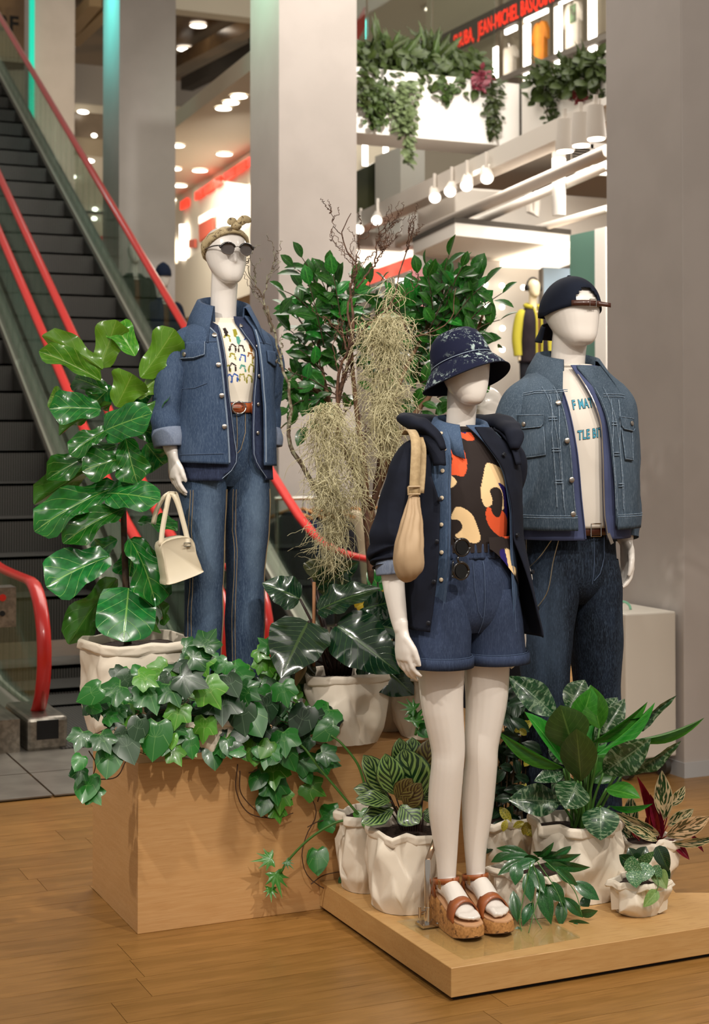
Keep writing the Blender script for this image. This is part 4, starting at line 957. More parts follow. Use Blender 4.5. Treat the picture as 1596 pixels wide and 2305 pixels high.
c = lw.xz(.008, 1.07, .010); MB().tube([c+Vector(k) for k in ((-.018, 0, .02), (.018, -.002, .02), (.018, -.002, -.02), (-.018, 0, -.02), (-.018, 0, .02))], .0022, 6).build('buckle', M_chrome, rb)
c = lw.xz(.055, 1.07, .010); MB().disc(c, lw.nrm(lw.th(.055, 1.07), 1.07), .0028, .001, 8).build('belt_hole', M_black, rb)
# T-shirt and lettering
RTL = Loft(lift([(1.05, 0, .0, .152, .126, .11), (1.12, 0, -.002, .158, .132, .11), (1.25, 0, -.002, .165, .134, .11), (1.38, 0, -.002, .172, .134, .105), (1.46, 0, .004, .172, .118, .10), (1.52, 0, .010, .145, .094, .09), (1.55, 0, .014, .100, .076, .08), (1.572, 0, .018, .074, .064, .07)], 1.2, 0.05), .92, wrinkle(.004, 8, .001, 30, sd=35))
M_tee = cloth('white_cotton', '#dcd4c9', '#d6cdc1', 5)
rt = garment('t_shirt', RTL, M_tee, RM, 1.590, 1.075, None, None, 50, 72, .003, label='white T-shirt with blue lettering')
mb = MB().tube([RTL.pt(2*PI*j/48, 1.590, .002) for j in range(49)], .006, 8); mb.build('neckband', M_tee, rt, smooth='all')
def lettering(txt, x0, zb, h, rise, mats):
    for off_, m_, lay in ((.035, mats[0], .0015), (.0, mats[1], .0025)):
        cu = bpy.data.curves.new('letters', 'FONT'); cu.body = txt; cu.size = 1; cu.offset = .012+off_; cu.resolution_u = 3; cu.space_character = 1.12
        o = bpy.data.objects.new('tmp', cu); COL.objects.link(o); dg = bpy.context.evaluated_depsgraph_get(); me = bpy.data.meshes.new_from_object(o.evaluated_get(dg)); bpy.data.objects.remove(o)
        bm = bmesh.new(); bm.from_mesh(me); bmesh.ops.triangulate(bm, faces=bm.faces); bmesh.ops.subdivide_edges(bm, edges=[e for e in bm.edges if e.calc_length() > .12], cuts=2, use_grid_fill=False)
        for vtx in bm.verts:
            x = x0+vtx.co.x*h*.80; z = zb+vtx.co.y*h*1.35+rise*vtx.co.x*h; p = RTL.xz(x, z, lay); vtx.co = p
        bm.normal_update(); bm.to_mesh(me); bm.free(); me.materials.clear(); me.materials.append(m_); o = link('lettering', me, rt); o['label'] = 'blue capital letters reading '+txt.title() if lay > .002 else 'dark outline of the lettering'
M_ink = mat('black_ink', '#1b2a30', .7); M_blue = mat('teal_ink', '#3e93ae', .7)
x0, zb = rxt(1295, 922); lettering('F MATT', x0, zb, .030, .10, (M_ink, M_blue))
x0, zb = rxt(1300, 990); lettering('TLE BIT', x0, zb, .030, .10, (M_ink, M_blue))
# zip hoodie
M_hoodie = cloth('slate_blue_jersey', '#414867', '#4a5273', 10)
HZ = Loft(lift([(1.03, 0, .004, .196, .160, .14), (1.15, 0, .002, .196, .158, .14), (1.30, 0, .0, .196, .156, .13), (1.42, 0, .0, .200, .146, .12), (1.49, 0, .006, .190, .126, .11), (1.535, 0, .012, .140, .104, .095), (1.57, 0, .016, .100, .088, .085), (1.60, 0, .018, .085, .080, .08)], 1.2, 0.05), .88, wrinkle(.004, 8, .001, 30, sd=43))
hL = edge(rxh, [z6(*q) for q in ((395, 500), (410, 545), (440, 650), (455, 800), (480, 1000), (500, 1250), (520, 1480))]); hR = edge(rxh, [z6(*q) for q in ((515, 490), (525, 530), (575, 700), (605, 850), (610, 1100), (620, 1350), (640, 1490))])
hz_ = garment('zip_hoodie', HZ, M_hoodie, RM, 1.592, 1.04, hL, hR, 50, 80, .004, label='slate-blue zip hoodie worn open')
for (ef, s) in ((hL, -1), (hR, 1)):
    mb = MB(); mb.tube([HZ.xz(ef(z), z, .003) for z in np.linspace(1.56, 1.045, 30)], .0022, 5); mb.build('zip', M_metalbtn if s > 0 else M_hoodie, hz_)
x, z = rx_(*z6(650, 1475)); p = HZ.xz(x, 1.055, .008); MB().box((-.006, -.002, -.03), (.006, .002, .006)).build('zip_pull', M_metalbtn, hz_, M=Matrix.Translation(p) @ Matrix.Rotation(R(-25), 4, 'Y'))
# denim jacket
M_fade = denim('faded_denim', '#35424f', '#465462', '#768390', .04); M_whisk = mat('worn_seam', '#8795a3', .85, c2='#5d7084', scale=(1, 1, 1), sc=160)
RJ = Loft(lift([(1.075, 0, .004, .214, .178, .155), (1.12, 0, .004, .218, .180, .155), (1.25, 0, .002, .218, .178, .15), (1.38, 0, .002, .220, .170, .14), (1.46, 0, .006, .218, .152, .125), (1.51, 0, .012, .190, .128, .11), (1.55, 0, .016, .138, .110, .10), (1.585, 0, .020, .100, .095, .09)], 1.2, 0.05), .86, wrinkle(.007, 7, .002, 22, sd=51))
jL = edge(rx_, [z6(*q) for q in ((350, 500), (395, 560), (420, 640), (430, 750), (450, 1000), (465, 1250), (480, 1390))]); jR = edge(rx_, [z6(*q) for q in ((560, 540), (612, 640), (640, 800), (660, 1000), (680, 1200), (690, 1390))])
rjk = garment('denim_jacket', RJ, M_fade, RM, 1.592, 1.082, jL, jR, 54, 92, .005, label='faded blue denim trucker jacket worn open')
rpk = pick(RJ, RB)
def rs_(pts, r=.0012, off=.003, m=M_whisk): seam(RJ, m, rjk, [rpk(*z6(*q)) for q in pts], r, off)
for (ef, s) in ((jL, -1), (jR, 1)):
    for o_ in (.003, .034): seam(RJ, M_whisk, rjk, [(ef(z)+s*o_, z) for z in np.linspace(1.52, 1.09, 26)], .0011, .003)
for k in (0, 10): rs_([(130, 690+k), (250, 672+k), (425, 668+k)], .0013)
rs_([(620, 690), (700, 692), (730, 700)]); rs_([(620, 702), (700, 704), (730, 712)])
for xx in (330, 368): rs_([(xx, 690), (xx+12, 900), (xx+34, 1170), (xx+40, 1300)], .0016, .003)
for xx in (660, 700): rs_([(xx, 720), (xx+8, 950), (xx+24, 1180), (xx+30, 1310)], .0016, .003)
def tack(x, y):
    c = rpk(*z6(x, y)); mb = MB()
    for k in (-1, 1): mb.tube([RJ.xz(c[0]-.011, c[1]+k*.004, .004), RJ.xz(c[0]+.011, c[1]+k*.004, .004)], .0016, 5)
    mb.build('bar_tack', M_whisk, rjk)
for q in ((348, 822), (366, 990), (382, 1162), (678, 848), (692, 1012), (716, 1180)): tack(*q)
q4 = lambda p: (lambda u, v, q=[rpk(*z6(*k)) for k in p]: tuple((q[0][a]*(1-u)+q[1][a]*u)*(1-v)+(q[3][a]*(1-u)+q[2][a]*u)*v for a in (0, 1)))
def pocket(p, fl, btn):
    b = q4(p); patch('pocket', RJ, M_fade, rjk, b, 8, 8, .003, .003)
    seam(RJ, M_whisk, rjk, [b(0.03, .02), b(.03, .96), b(.97, .97), b(.97, .02)], .0012, .0065)
    f0 = q4(fl); f = lambda u, v: (f0(u, v)[0], f0(u, v)[1]+(.010*max(0, abs(2*u-1)-.72)/.28*v)); patch('pocket_flap', RJ, M_fade, rjk, f, 12, 6, .007, .004)
    seam(RJ, M_whisk, rjk, [f(u, .95) for u in np.linspace(.02, .98, 9)], .0011, .0125); seam(RJ, M_whisk, rjk, [f(u, .05) for u in np.linspace(.02, .98, 9)], .0011, .0125)
    x, z = rpk(*z6(*btn)); button(RJ, M_metalbtn, rjk, x, z, .0075, .012)
pocket([(158, 860), (300, 865), (312, 1020), (150, 1040)], [(160, 800), (302, 800), (300, 868), (155, 880)], (202, 852))
pocket([(712, 870), (770, 885), (775, 1050), (735, 1045)], [(702, 812), (768, 822), (775, 895), (712, 880)], (758, 850))
for q in ((411, 738), (431, 942), (449, 1153), (456, 1338)):
    x, z = rx_(*z6(*q)); button(RJ, M_metalbtn, rjk, x, z, .0085, .006)
mb = MB(); hb_ = []
for z in (1.118, 1.105, 1.085, 1.072):
    a0 = RJ.th(jR(z), z); a1 = 2*PI+RJ.th(jL(z), z); hb_.append([RJ.pt(a0+(a1-a0)*j/80, z, .005) for j in range(81)])
mb.rings(hb_, False, False); solid(mb.build('waistband', M_fade, rjk, smooth='all'), .006, 0)
for z in (1.119, 1.112): MB().tube([RJ.pt(RJ.th(jR(z), z)+(2*PI+RJ.th(jL(z), z)-RJ.th(jR(z), z))*j/80, z, .0085) for j in range(81)], .0012, 4).build('stitching', M_whisk, rjk)
collar('collar', rjk, M_fade, .086, .078, 1.572, .018, .072, .098, .064, R(38), R(322), tipL=(-.020, -.040, -.034), tipR=(.022, -.030, -.022), dropf=.040)
for s in (-1, 1):
    def d(p, t, th): return .004*math.sin(t*26+3*noise.noise(p*12)+math.cos(th))*max(0, min(1, (t-.4)*2))+.006*noise.noise(p*10)
    g = .012 if s > 0 else 0
    tube_obj('sleeve', [(s*.110, .014, 1.508), (s*.165, .016, 1.480), (s*.204-g, .022, 1.38), (s*.226-g, .04, 1.24), (s*.226-g, .030, 1.10), (s*.224-g, .012, 1.03)], [.052, .066, .070, .067, .060, .050], M_fade, rjk, 26, 44, d)
    pass
# cap
M_cap = cloth('navy_cap_twill', '#121724', '#171d2c', 12)
cp = []
for i in range(14):
    t_ = i/13; ph = t_*PI/2; r = math.cos(ph)**.85 if i < 13 else .03
    cp.append([HR @ Vector((0.0925*r*math.sin(2*PI*j/56), .012-.122*r*math.cos(2*PI*j/56), .128-.035*(1-max(0, math.cos(2*PI*j/56)))*(1-t_)*.9+.098*math.sin(ph))) for j in range(56)])
rows = []
# open an arch at the front where the strap closes the cap
mb = MB(); n = 56; keep = []
for r in cp: mb.v += [tuple(p) for p in r]
for i in range(13):
    for j in range(n):
        a = 2*PI*(j+.5)/n; a = a-2*PI if a > PI else a
        if abs(a) < .46*math.sqrt(max(0, 1-((i+.5)/5.2)**2)) and i < 5: continue
        k = i*n+j; k2 = i*n+(j+1) % n; mb.f.append((k, k2, k2+n, k+n))
cap = mb.build('cap', M_cap, RM, smooth='all', label='dark navy cap worn backwards'); solid(cap, .004, 0)
cb = HR @ Vector((0, .014, .228)); MB().ell(cb, .007, .007, .004).build('cap_button', M_cap, cap, smooth='all')
ar = [HR @ Vector((.091*math.sin(a), .012-.125*math.cos(a), .132)) for a in np.linspace(-.62, .72, 16)]
strip('strap', ar, [Vector((0, 0, .018))]*16, M_bbelt, cap, .004)
ar2 = [HR @ Vector((.091*math.sin(.5)+.02*k, .012-.121*math.cos(.5)-.006*k-.008, .132-.003*k)) for k in (-1, 0, 1, 1.7)]; strip('strap_end', ar2, [Vector((0, 0, .014))]*4, M_bbelt, cap, .004)
c = HR @ Vector((.012, -.113, .132)); MB().tube([c+Vector(k) for k in ((-.012, 0, .012), (.012, 0, .012), (.012, 0, -.012), (-.012, 0, -.012), (-.012, 0, .012))], .002, 6).build('buckle', M_chrome, cap)
vz = []
for i in range(9):
    t_ = i/8; vz.append([HR @ Vector((math.sin(a)*(.080-.004*t_), .012+.112*math.cos(a)*(1+.0*t_)+.062*t_*math.cos(a)**.5 if abs(a) < PI/2 else .012, .082-.050*t_-.020*abs(math.sin(a))**2)) for a in np.linspace(-1.35, 1.35, 25)])
vis = MB().rings(vz, False, False).build('visor', M_cap, cap, smooth='all'); solid(vis, .005, 0)
# wallet chains
CH = empty('wallet_chain', RB+Vector((-.05, -.14, 1.0)), 0, 'thin silver chains looping over the dark jeans', 'chain')
M_chain = mat('chain_silver', '#a89d86', .3, metal=.9)
cl = lambda px, py: (lambda q: RLG[0].xz(min(q[0], .0), q[1], .012)+RB-CH.location)(rx_(px, py))
for pts in (((1246, 1214), (1240, 1245), (1228, 1270), (1208, 1285), (1196, 1290)), ((1276, 1214), (1262, 1260), (1245, 1300), (1225, 1312), (1200, 1310)), ((1284, 1214), (1276, 1270), (1265, 1340), (1248, 1395), (1225, 1415), (1200, 1412))):
    MB().tube(spline([cl(*p) for p in pts], 30), .0014, 5).build('chain', M_chain, CH)

KS = 1.0757                      # his real size and stand, on the rear of the platform
for o in (RM, CH): o.location = CAM+(Vector(o.location)-CAM)*KS; o.scale = (KS,)*3
st_ = MB().box((-.19, -.17, 0), (.19, .19, .0255)).build('base_plate', M_dsteel); st_.location = (RM.location.x, RM.location.y, .0952); tag(st_, 'square metal base plate under the mannequin in the backwards cap', 'base plate'); bev(st_, .003, 2)
# ------------------------------------------------------------------ leaves
def leaf_mesh(name, m, prof, nu=4, nv=10, fold=.18, curl=.25, wave=.0, wn=3, droop=0.0, seed=0, tipu=0):
    # unit leaf: base at 0, along +y, width 1 across x, normal +z
    mb = MB(); mb.uv = []; vs = [p[0] for p in prof]; ws = [p[1] for p in prof]; rs = []
    for i in range(nv+1):
        v = i/nv; w_ = max(.004, cr(vs, ws, v))*.5; r = []
        for j in range(2*nu+1):
            u = (j-nu)/nu; x = u*w_; z = abs(u)*w_*fold - curl*(v-.35)**2*.9 + wave*math.sin(v*PI*wn*2+(1.3 if u > 0 else 0)+seed)*abs(u)**1.5*w_*2 - droop*v*v - .10*w_*u*u
            y = v - .0*abs(u)
            r.append((x, y, z)); mb.uv.append((.5+.5*u, v))
        rs.append(r)
    mb.rings(rs, False, False); return mb.mesh(name, m, 'all')
def leaf_mat(name, dark, light, vein, nv=7, slant=.9, vw=.12, midw=.05, rough=.3, pat=None, coat=.0, trans=.18, rnd=.25, under=None):
    t = NT(name); tc = t.n('TexCoord'); sp = t.n('SeparateXYZ'); t.t.links.new(tc.outputs['UV'], sp.inputs[0]); u, v = sp.outputs[0], sp.outputs[1]
    a = t.math('ABSOLUTE', t.math('MULTIPLY_ADD', u, 2, -1)); oi = t.n('ObjectInfo')
    ph = t.math('SUBTRACT', t.math('MULTIPLY', v, nv), t.math('MULTIPLY', a, slant*nv*.35))
    tri = t.math('MULTIPLY', t.math('ABSOLUTE', t.math('SUBTRACT', t.math('FRACT', ph), .5)), 2)
    vm = t.ramp(tri, 1-vw, 1-vw*.3); mm = t.ramp(t.math('SUBTRACT', 1, a), 1-midw*2, 1-midw*.6)
    nz = t.noise(1, 6, 3, kind='UV')
    c = t.mix(t.ramp(nz, .3, .7), L(dark), L(light)); bmp = t.math('MAXIMUM', vm, mm)
    if pat == 'stripes':           # feathered dark bars between pale ones
        st = t.math('GREATER_THAN', t.math('ADD', t.math('FRACT', t.math('ADD', ph, .25)), t.math('MULTIPLY', a, .18)), .56); big = t.math('GREATER_THAN', t.math('FRACT', t.math('MULTIPLY', ph, 2.5)), .80)
        msk = t.math('MULTIPLY', st, t.math('LESS_THAN', a, .78)); msk = t.math('MAXIMUM', msk, t.math('MULTIPLY', big, .55)); c = t.mix(msk, L(light), L(dark)); c = t.mix(t.ramp(a, .86, .95), c, L(dark)); c = t.mix(mm, c, L(dark))
    elif pat == 'silver':
        nd = t.n('TexNoise'); mp = t.n('Mapping'); t.t.links.new(tc.outputs['UV'], mp.inputs[0]); mp.inputs['Scale'].default_value = (3, 14, 1); mp.inputs['Rotation'].default_value = (0, 0, .5)
        t.t.links.new(mp.outputs[0], nd.inputs['Vector']); nd.inputs['Scale'].default_value = 1.2; nd.inputs['Detail'].default_value = 3; nd.inputs['Distortion'].default_value = .8
        c = t.mix(t.ramp(nd.outputs[0], .46, .66), c, L(vein)); c = t.mix(t.math('MULTIPLY', mm, .6), c, L(vein))
    elif pat == 'cream':
        nd = t.n('TexNoise'); cx_ = t.n('CombineXYZ'); t.t.links.new(t.math('MULTIPLY', ph, .42), cx_.inputs[0]); t.t.links.new(t.math('MULTIPLY', u, 2.4), cx_.inputs[1]); t.t.links.new(oi.outputs['Random'], cx_.inputs[2]); t.t.links.new(cx_.outputs[0], nd.inputs['Vector']); nd.inputs['Scale'].default_value = 2.6; nd.inputs['Detail'].default_value = 1.5
        c = t.mix(t.ramp(nd.outputs[0], .46, .52), c, L(vein)); c = t.mix(t.ramp(a, .88, .94), c, L(vein))
    elif pat in ('speck', 'blotch'):
        nd = t.n('TexNoise'); mp = t.n('Mapping'); t.t.links.new(tc.outputs['UV'], mp.inputs[0]); mp.inputs['Scale'].default_value = (1, 2, 1); t.t.links.new(mp.outputs[0], nd.inputs['Vector']); nd.inputs['Scale'].default_value = 26 if pat == 'speck' else 9; nd.inputs['Detail'].default_value = 2
        c = t.mix(t.ramp(nd.outputs[0], .66 if pat == 'speck' else .54, .70 if pat == 'speck' else .60), c, L(vein))
    else:
        c = t.mix(t.math('MULTIPLY', bmp, .75), c, L(vein))
    hs = t.n('HueSaturation'); t.t.links.new(c, hs.inputs['Color']); t.set(hs, 'Value', t.math('MULTIPLY_ADD', oi.outputs['Random'], rnd*2, 1-rnd)); t.set(hs, 'Hue', t.math('MULTIPLY_ADD', oi.outputs['Random'], .03, .485))
    c = hs.outputs[0]
    if under: g = t.n('NewGeometry'); c = t.mix(t.math('MULTIPLY', g.outputs['Backfacing'], .72), c, L(under))
    t.base(c, rough, 0, .5, coat); t.bump(bmp, .25, .004)
    tl = t.n('BsdfTranslucent'); t.t.links.new(c, tl.inputs[0]); mx = t.n('MixShader'); mx.inputs[0].default_value = trans
    t.t.links.new(t.b.outputs[0], mx.inputs[1]); t.t.links.new(tl.outputs[0], mx.inputs[2]); t.t.links.new(mx.outputs[0], t.out.inputs[0]); return t.m
def orient(base, d, nrm, sx, sy, sz=None):
    y = Vector(d).normalized(); n = Vector(nrm); x = y.cross(n)
    if x.length < 1e-5: x = y.cross(Vector((1, .3, .2)))
    x.normalize(); z = x.cross(y)
    if sz is None: sz = sy
    return Matrix(((x.x*sx, y.x*sy, z.x*sz, base[0]), (x.y*sx, y.y*sy, z.y*sz, base[1]), (x.z*sx, y.z*sy, z.z*sz, base[2]), (0, 0, 0, 1)))
def put(root, me, base, tip, width, nrm, name='leaf'):
    d = Vector(tip)-Vector(base); M = Matrix.Translation(-Vector(root.location)) @ orient(base, d, nrm, width, d.length)
    return link(name, me, root, M)
def lpx(root, me, b, t, w_, Zb, Zt, roll=0, pitch=0, name='leaf'):
    # leaf from picked base and tip with their distances; it faces the viewer, turned by roll about its own axis
    B = P(b[0], b[1], Zb); T = P(t[0], t[1], Zt); d = (T-B).normalized(); n = (CAM-B).normalized(); n = (n-d*n.dot(d)).normalized()
    n = Quaternion(d, R(roll)) @ n; return put(root, me, B, T, w_*(Zb+Zt)/2/FPX, n, name)
def stem(root, pts, r0, r1, m, n=7, k=10, name='stem'):
    ps = spline(pts, k); o = root.location; mb = MB().tube([p-o for p in ps], [r0+(r1-r0)*i/(k-1) for i in range(k)], n); return mb.build(name, m, root, smooth='all')
M_paper = NT('washed_paper'); 
_n = M_paper.noise(1, 5, 4); M_paper.base(M_paper.mix(M_paper.ramp(_n, .3, .7), L('#e4d9c8'), L('#d9ccb8')), .62, 0, .3); M_paper.bump(M_paper.noise(1, 70, 3), .08, .002); M_paper = M_paper.m
M_soil = mat('potting_soil', '#22150f', .95, c2='#3a2519', sc=90, bump=.8, bd=.01)
M_vine = mat('green_vine', '#3f6a26', .5); M_bvine = mat('brown_vine', '#4a3222', .7); M_petiole = mat('dark_petiole', '#2c1b16', .5)
def tri(x): return abs((x % 1.0)-.5)*4-1
def paper_pot(root, z0, h, rb, rt, seed=0, sq=.85, rim=.03, tilt=0.0, lean=(0, 0), soil=.05, rot=0.3, fold=.010, n=21):
    # crumpled paper sack with flat creased facets and a rolled rim, in the root's own space
    rnd = random.Random(seed); m = max(4, int(h/.050)); fold = fold*1.25
    def sup(a, r):
        c, s = math.cos(a), math.sin(a); q = (abs(c)**(2/sq)+abs(s)**(2/sq))**(-sq/2); return Vector((c*q*r, s*q*r, 0))
    ph = [rnd.uniform(0, 6) for _ in range(4)]
    def rad(a, t): return .6*fold*math.sin(3*a+ph[0]+t*2.5)+.5*fold*math.sin(5*a-ph[1]-t*3.2)
    rows = []
    for i in range(m+1):
        t = i/m; r = rb+(rt-rb)*t+.014*math.sin(t*PI); row = []
        for j in range(n):
            a = rot+2*PI*(j+.5*(i % 2)*.0+(rnd.uniform(-.36, .36) if 0 < i else 0))/n; rr = r*(.95 if i == 0 else 1)+(rad(a, t)+rnd.uniform(-fold, fold)*.8)*(0 if i == 0 else 1)
            z = h*t+(rnd.uniform(-.34, .34)*h/m if 0 < i < m else (rnd.uniform(-.006, .006) if i == m else 0))+tilt*math.cos(a)*t
            p = sup(a, rr); row.append(Vector((p.x+lean[0]*t, p.y+lean[1]*t, z0+z)))
        rows.append(row)
    top = rows[-1]; ctr = sum(top, Vector((0, 0, 0)))/n
    def shift(row, out, dz, jit=0.0): return [p+((p-ctr)*Vector((1, 1, 0))).normalized()*(out+rnd.uniform(-jit, jit))+Vector((0, 0, dz+rnd.uniform(-jit, jit)*.8)) for p in row]
    rows += [shift(top, .005, .004), shift(top, .013, -.004, .003), shift(top, .013, -rim*.75, .005), shift(top, .004, -rim, .004)]
    mb = MB()
    for r in rows: mb.v += [tuple(p) for p in r]
    def quad(a, b, c, d): mb.f.extend(((a, b, c), (a, c, d)) if rnd.random() < .5 else ((a, b, d), (b, c, d)))
    for i in range(len(rows)-1):
        for j in range(n): quad(i*n+j, i*n+(j+1) % n, (i+1)*n+(j+1) % n, (i+1)*n+j)
    o = mb.build('paper_wrap', M_paper, root, smooth='all'); sm = o.modifiers.new('s', 'SUBSURF'); sm.subdivision_type = 'SIMPLE'; sm.levels = sm.render_levels = 2; q = o.modifiers.new('soft', 'SMOOTH'); q.factor = .5; q.iterations = 1
    mb = MB().rings([top, shift(top, -.006, -.02), shift(top, -.010, -.09)], True, False); mb.build('inner_wrap', M_paper, root, smooth=40)
    sr = shift(top, -.008, -soil); mb = MB(); mb.v = [tuple(p) for p in sr]+[tuple(ctr+Vector((0, 0, .012-soil)))]; mb.f = [(j, (j+1) % n, n) for j in range(n)]; mb.build('soil', M_soil, root, smooth='all')
def potted(name, label, cat, loc, group=None): return empty(name, loc, 0, label, cat, group)

# ------------------------------------------------------------------ fiddle-leaf fig
M_fig = leaf_mat('fig_leaf', '#14521c', '#1f6e26', '#7fa850', 5, 1.1, .06, .022, .22, coat=.35, rnd=.30, under='#3f6a20', trans=.18)
M_fign = leaf_mat('young_fig_leaf', '#3d7a1c', '#5a9428', '#b3c766', 5, 1.1, .06, .022, .25, coat=.3, rnd=.2, under='#5f8222', trans=.3)
PF = [(0, .10), (.06, .42), (.2, .60), (.38, .66), (.55, .82), (.72, 1.0), (.86, .92), (.95, .62), (1, .10)]; PFR = [(0, .25), (.05, .75), (.2, .95), (.5, 1.0), (.75, .97), (.9, .72), (.97, .4), (1, .05)]
FG = [leaf_mesh('fig_leaf', M_fig, PF, 5, 12, .30, .35, .10, 2, .0, k) for k in range(3)]; FGR = leaf_mesh('fig_round_leaf', M_fig, PFR, 5, 12, .10, .2, .05, 2); FGN = [leaf_mesh('fig_young_leaf', M_fign, PF, 5, 12, .45, .3, .10, 2, 0, k) for k in range(2)]
fz = 5.40; fr = G(305, 1690, .5435); fr = C2W((306-798)/FPX*fz, fz, .5435)
FIG = potted('fiddle_leaf_fig', 'fiddle-leaf fig with large glossy leaves in a cream paper sack', 'potted plant', fr)
paper_pot(FIG, 0, .345, .150, .172, 3, .62, .034, rot=.9, soil=.03, fold=.008)
TR = mat('fig_trunk', '#2e2018', .8, c2='#43301f', sc=40)
S = lambda px, py, Z=fz: P(px, py, Z)
stem(FIG, [S(288, 1460), S(284, 1330), S(279, 1190), S(276, 1040), S(272, 900), S(268, 830)], .014, .006, TR, 9, 24, 'trunk')
FL = [ # mesh, base, tip, width, dZ base, dZ tip, roll
 (FGR, (290, 1322), (278, 1440), 132, -.06, -.18, 0), (FG[0], (248, 1250), (106, 1310), 92, -.04, -.16, 25), (FG[1], (295, 1210), (360, 1355), 82, -.02, -.10, -35), (FG[2], (282, 1140), (140, 1212), 62, -.05, -.14, 30),
 (FGR, (240, 1108), (356, 1120), 74, -.06, -.16, -30), (FG[0], (268, 1090), (74, 1182), 74, -.02, -.12, 30), (FG[1], (310, 1172), (396, 1184), 40, -.03, -.10, -50), (FG[2], (282, 985), (306, 1085), 62, -.05, -.10, 10),
 (FG[0], (280, 1030), (188, 1055), 60, -.05, -.12, 20), (FG[1], (270, 1020), (76, 1120), 66, .02, .04, 150), (FG[2], (262, 1000), (102, 1070), 48, -.02, -.08, 25), (FGR, (232, 970), (334, 930), 78, -.06, -.18, -20),
 (FG[0], (245, 965), (156, 1016), 44, -.05, -.12, 30), (FG[1], (228, 920), (116, 915), 62, -.03, -.12, 20), (FG[2], (250, 905), (132, 968), 30, .02, .06, 140), (FG[0], (270, 925), (390, 895), 34, 0, .0, 130),
 (FGN[0], (262, 915), (300, 840), 70, -.03, -.06, 170), (FGN[1], (300, 890), (372, 842), 44, -.02, .02, 150), (FG[1], (240, 880), (165, 845), 50, 0, .05, 20), (FGN[0], (228, 855), (92, 785), 44, -.02, -.08, 25),
 (FGN[1], (232, 830), (100, 752), 44, -.01, -.02, 160), (FGN[0], (226, 828), (262, 722), 62, 0, .02, 175), (FGN[1], (304, 800), (258, 728), 50, .0, .04, 10), (FGN[0], (318, 850), (396, 742), 66, -.02, -.03, 165),
 (FGN[1], (148, 905), (112, 890), 40, .04, .05, 0), (FG[2], (300, 1210), (352, 1300), 56, .06, .10, 0), (FG[0], (262, 1300), (152, 1440), 60, .06, .08, 160), (FG[1], (318, 1310), (350, 1430), 40, .02, -.02, 120), (FG[0], (345, 1330), (378, 1405), 36, .0, -.02, -120),
 (FG[2], (330, 1000), (370, 1050), 60, .06, .12, 10), (FG[1], (300, 960), (385, 990), 50, .08, .14, 0), (FG[0], (262, 1215), (206, 1250), 44, .03, .08, 20), (FG[2], (300, 1230), (290, 1300), 60, .08, .10, 0), (FG[1], (250, 1010), (180, 1030), 50, .06, .1, 0), (FG[2], (290, 870), (340, 900), 56, .05, .1, 0), (FG[0], (250, 870), (210, 910), 56, .06, .1, 0)]
for me, b, t_, w_, zb, zt, ro in FL: lpx(FIG, me, b, t_, w_*(1.0 if me is FGR else 1.32), fz+zb, fz+zt, ro)
# ------------------------------------------------------------------ philodendron pots on the box
M_phil = leaf_mat('philodendron_leaf', '#0e2a17', '#16361d', '#47622e', 11, .7, .10, .035, .18, coat=.45, rnd=.15, under='#3d3a16', trans=.06)
PP = [(0, .30), (.04, .62), (.12, .86), (.25, 1.0), (.4, .98), (.6, .82), (.8, .52), (.93, .20), (1, .01)]
PH = [leaf_mesh('philodendron_leaf', M_phil, PP, 5, 14, .22, .22, .05, 3, 0, k) for k in range(3)]
pz = 5.38
PHI = potted('philodendron', 'dark glossy philodendron in a paper sack at the centre of the box', 'potted plant', C2W((772-798)/FPX*pz, pz, .5435))
paper_pot(PHI, 0, .235, .118, .125, 8, .75, .03, rot=.2, soil=.03, fold=.012)
for me, b, t_, w_, zb, zt, ro in ((PH[0], (694, 1398), (632, 1520), 108, -.08, -.22, 15), (PH[1], (757, 1405), (898, 1512), 100, -.08, -.20, -10), (PH[2], (714, 1372), (852, 1318), 62, -.04, -.10, -40), (PH[0], (675, 1348), (592, 1310), 62, .02, .0, 25),
   (PH[1], (712, 1320), (812, 1268), 60, .10, .16, 30), (PH[2], (820, 1470), (935, 1562), 96, -.02, -.04, -20), (PH[0], (800, 1400), (925, 1420), 60, .10, .20, -30), (PH[1], (700, 1300), (760, 1262), 70, .14, .20, 150), (PH[2], (690, 1480), (664, 1540), 60, -.02, -.10, 160), (PH[0], (820, 1370), (900, 1350), 50, .14, .22, 0)):
    B = P(b[0], b[1], pz+zb); lpx(PHI, me, b, t_, w_*1.3, pz+zb, pz+zt, ro); stem(PHI, [P(752, 1515, pz), P((752+b[0])/2, (1500+b[1])/2, pz+zb*.4), B], .007, .004, M_petiole, 6, 8)
for k in range(7): stem(PHI, [P(738+k*8, 1520, pz), P(722+k*13, 1450, pz-.02), P(715+k*15, 1412, pz-.04)], .008, .004, M_petiole, 6, 6)
lpx(PHI, leaf_mesh('dry_leaf', mat('dry_leaf', '#9a7f55', .7), PP, 3, 8, .5, .3), (688, 1498), (664, 1545), 22, pz-.1, pz-.12, 20, name='dry_leaf')
stem(PHI, [P(706, 1500, pz-.02), P(707, 1310, pz)], .006, .006, mat('cane', '#9a6b47', .7), 6, 4, 'support_cane')
p2 = 5.62
PH2 = potted('rubber_plant', 'paper-wrapped pot behind the philodendron with broad green and yellow leaves', 'potted plant', C2W((880-798)/FPX*p2, p2, .5435)); paper_pot(PH2, 0, .20, .10, .11, 15, .8, .03, soil=.03, fold=.012)
M_rub = leaf_mat('rubber_leaf', '#1f6a22', '#2f7f2a', '#6f9a4c', 9, .8, .08, .04, .25, coat=.3, trans=.2); M_yel = leaf_mat('yellow_leaf', '#a8861f', '#b79a2e', '#c7b05a', 9, .8, .08, .04, .3, trans=.25)
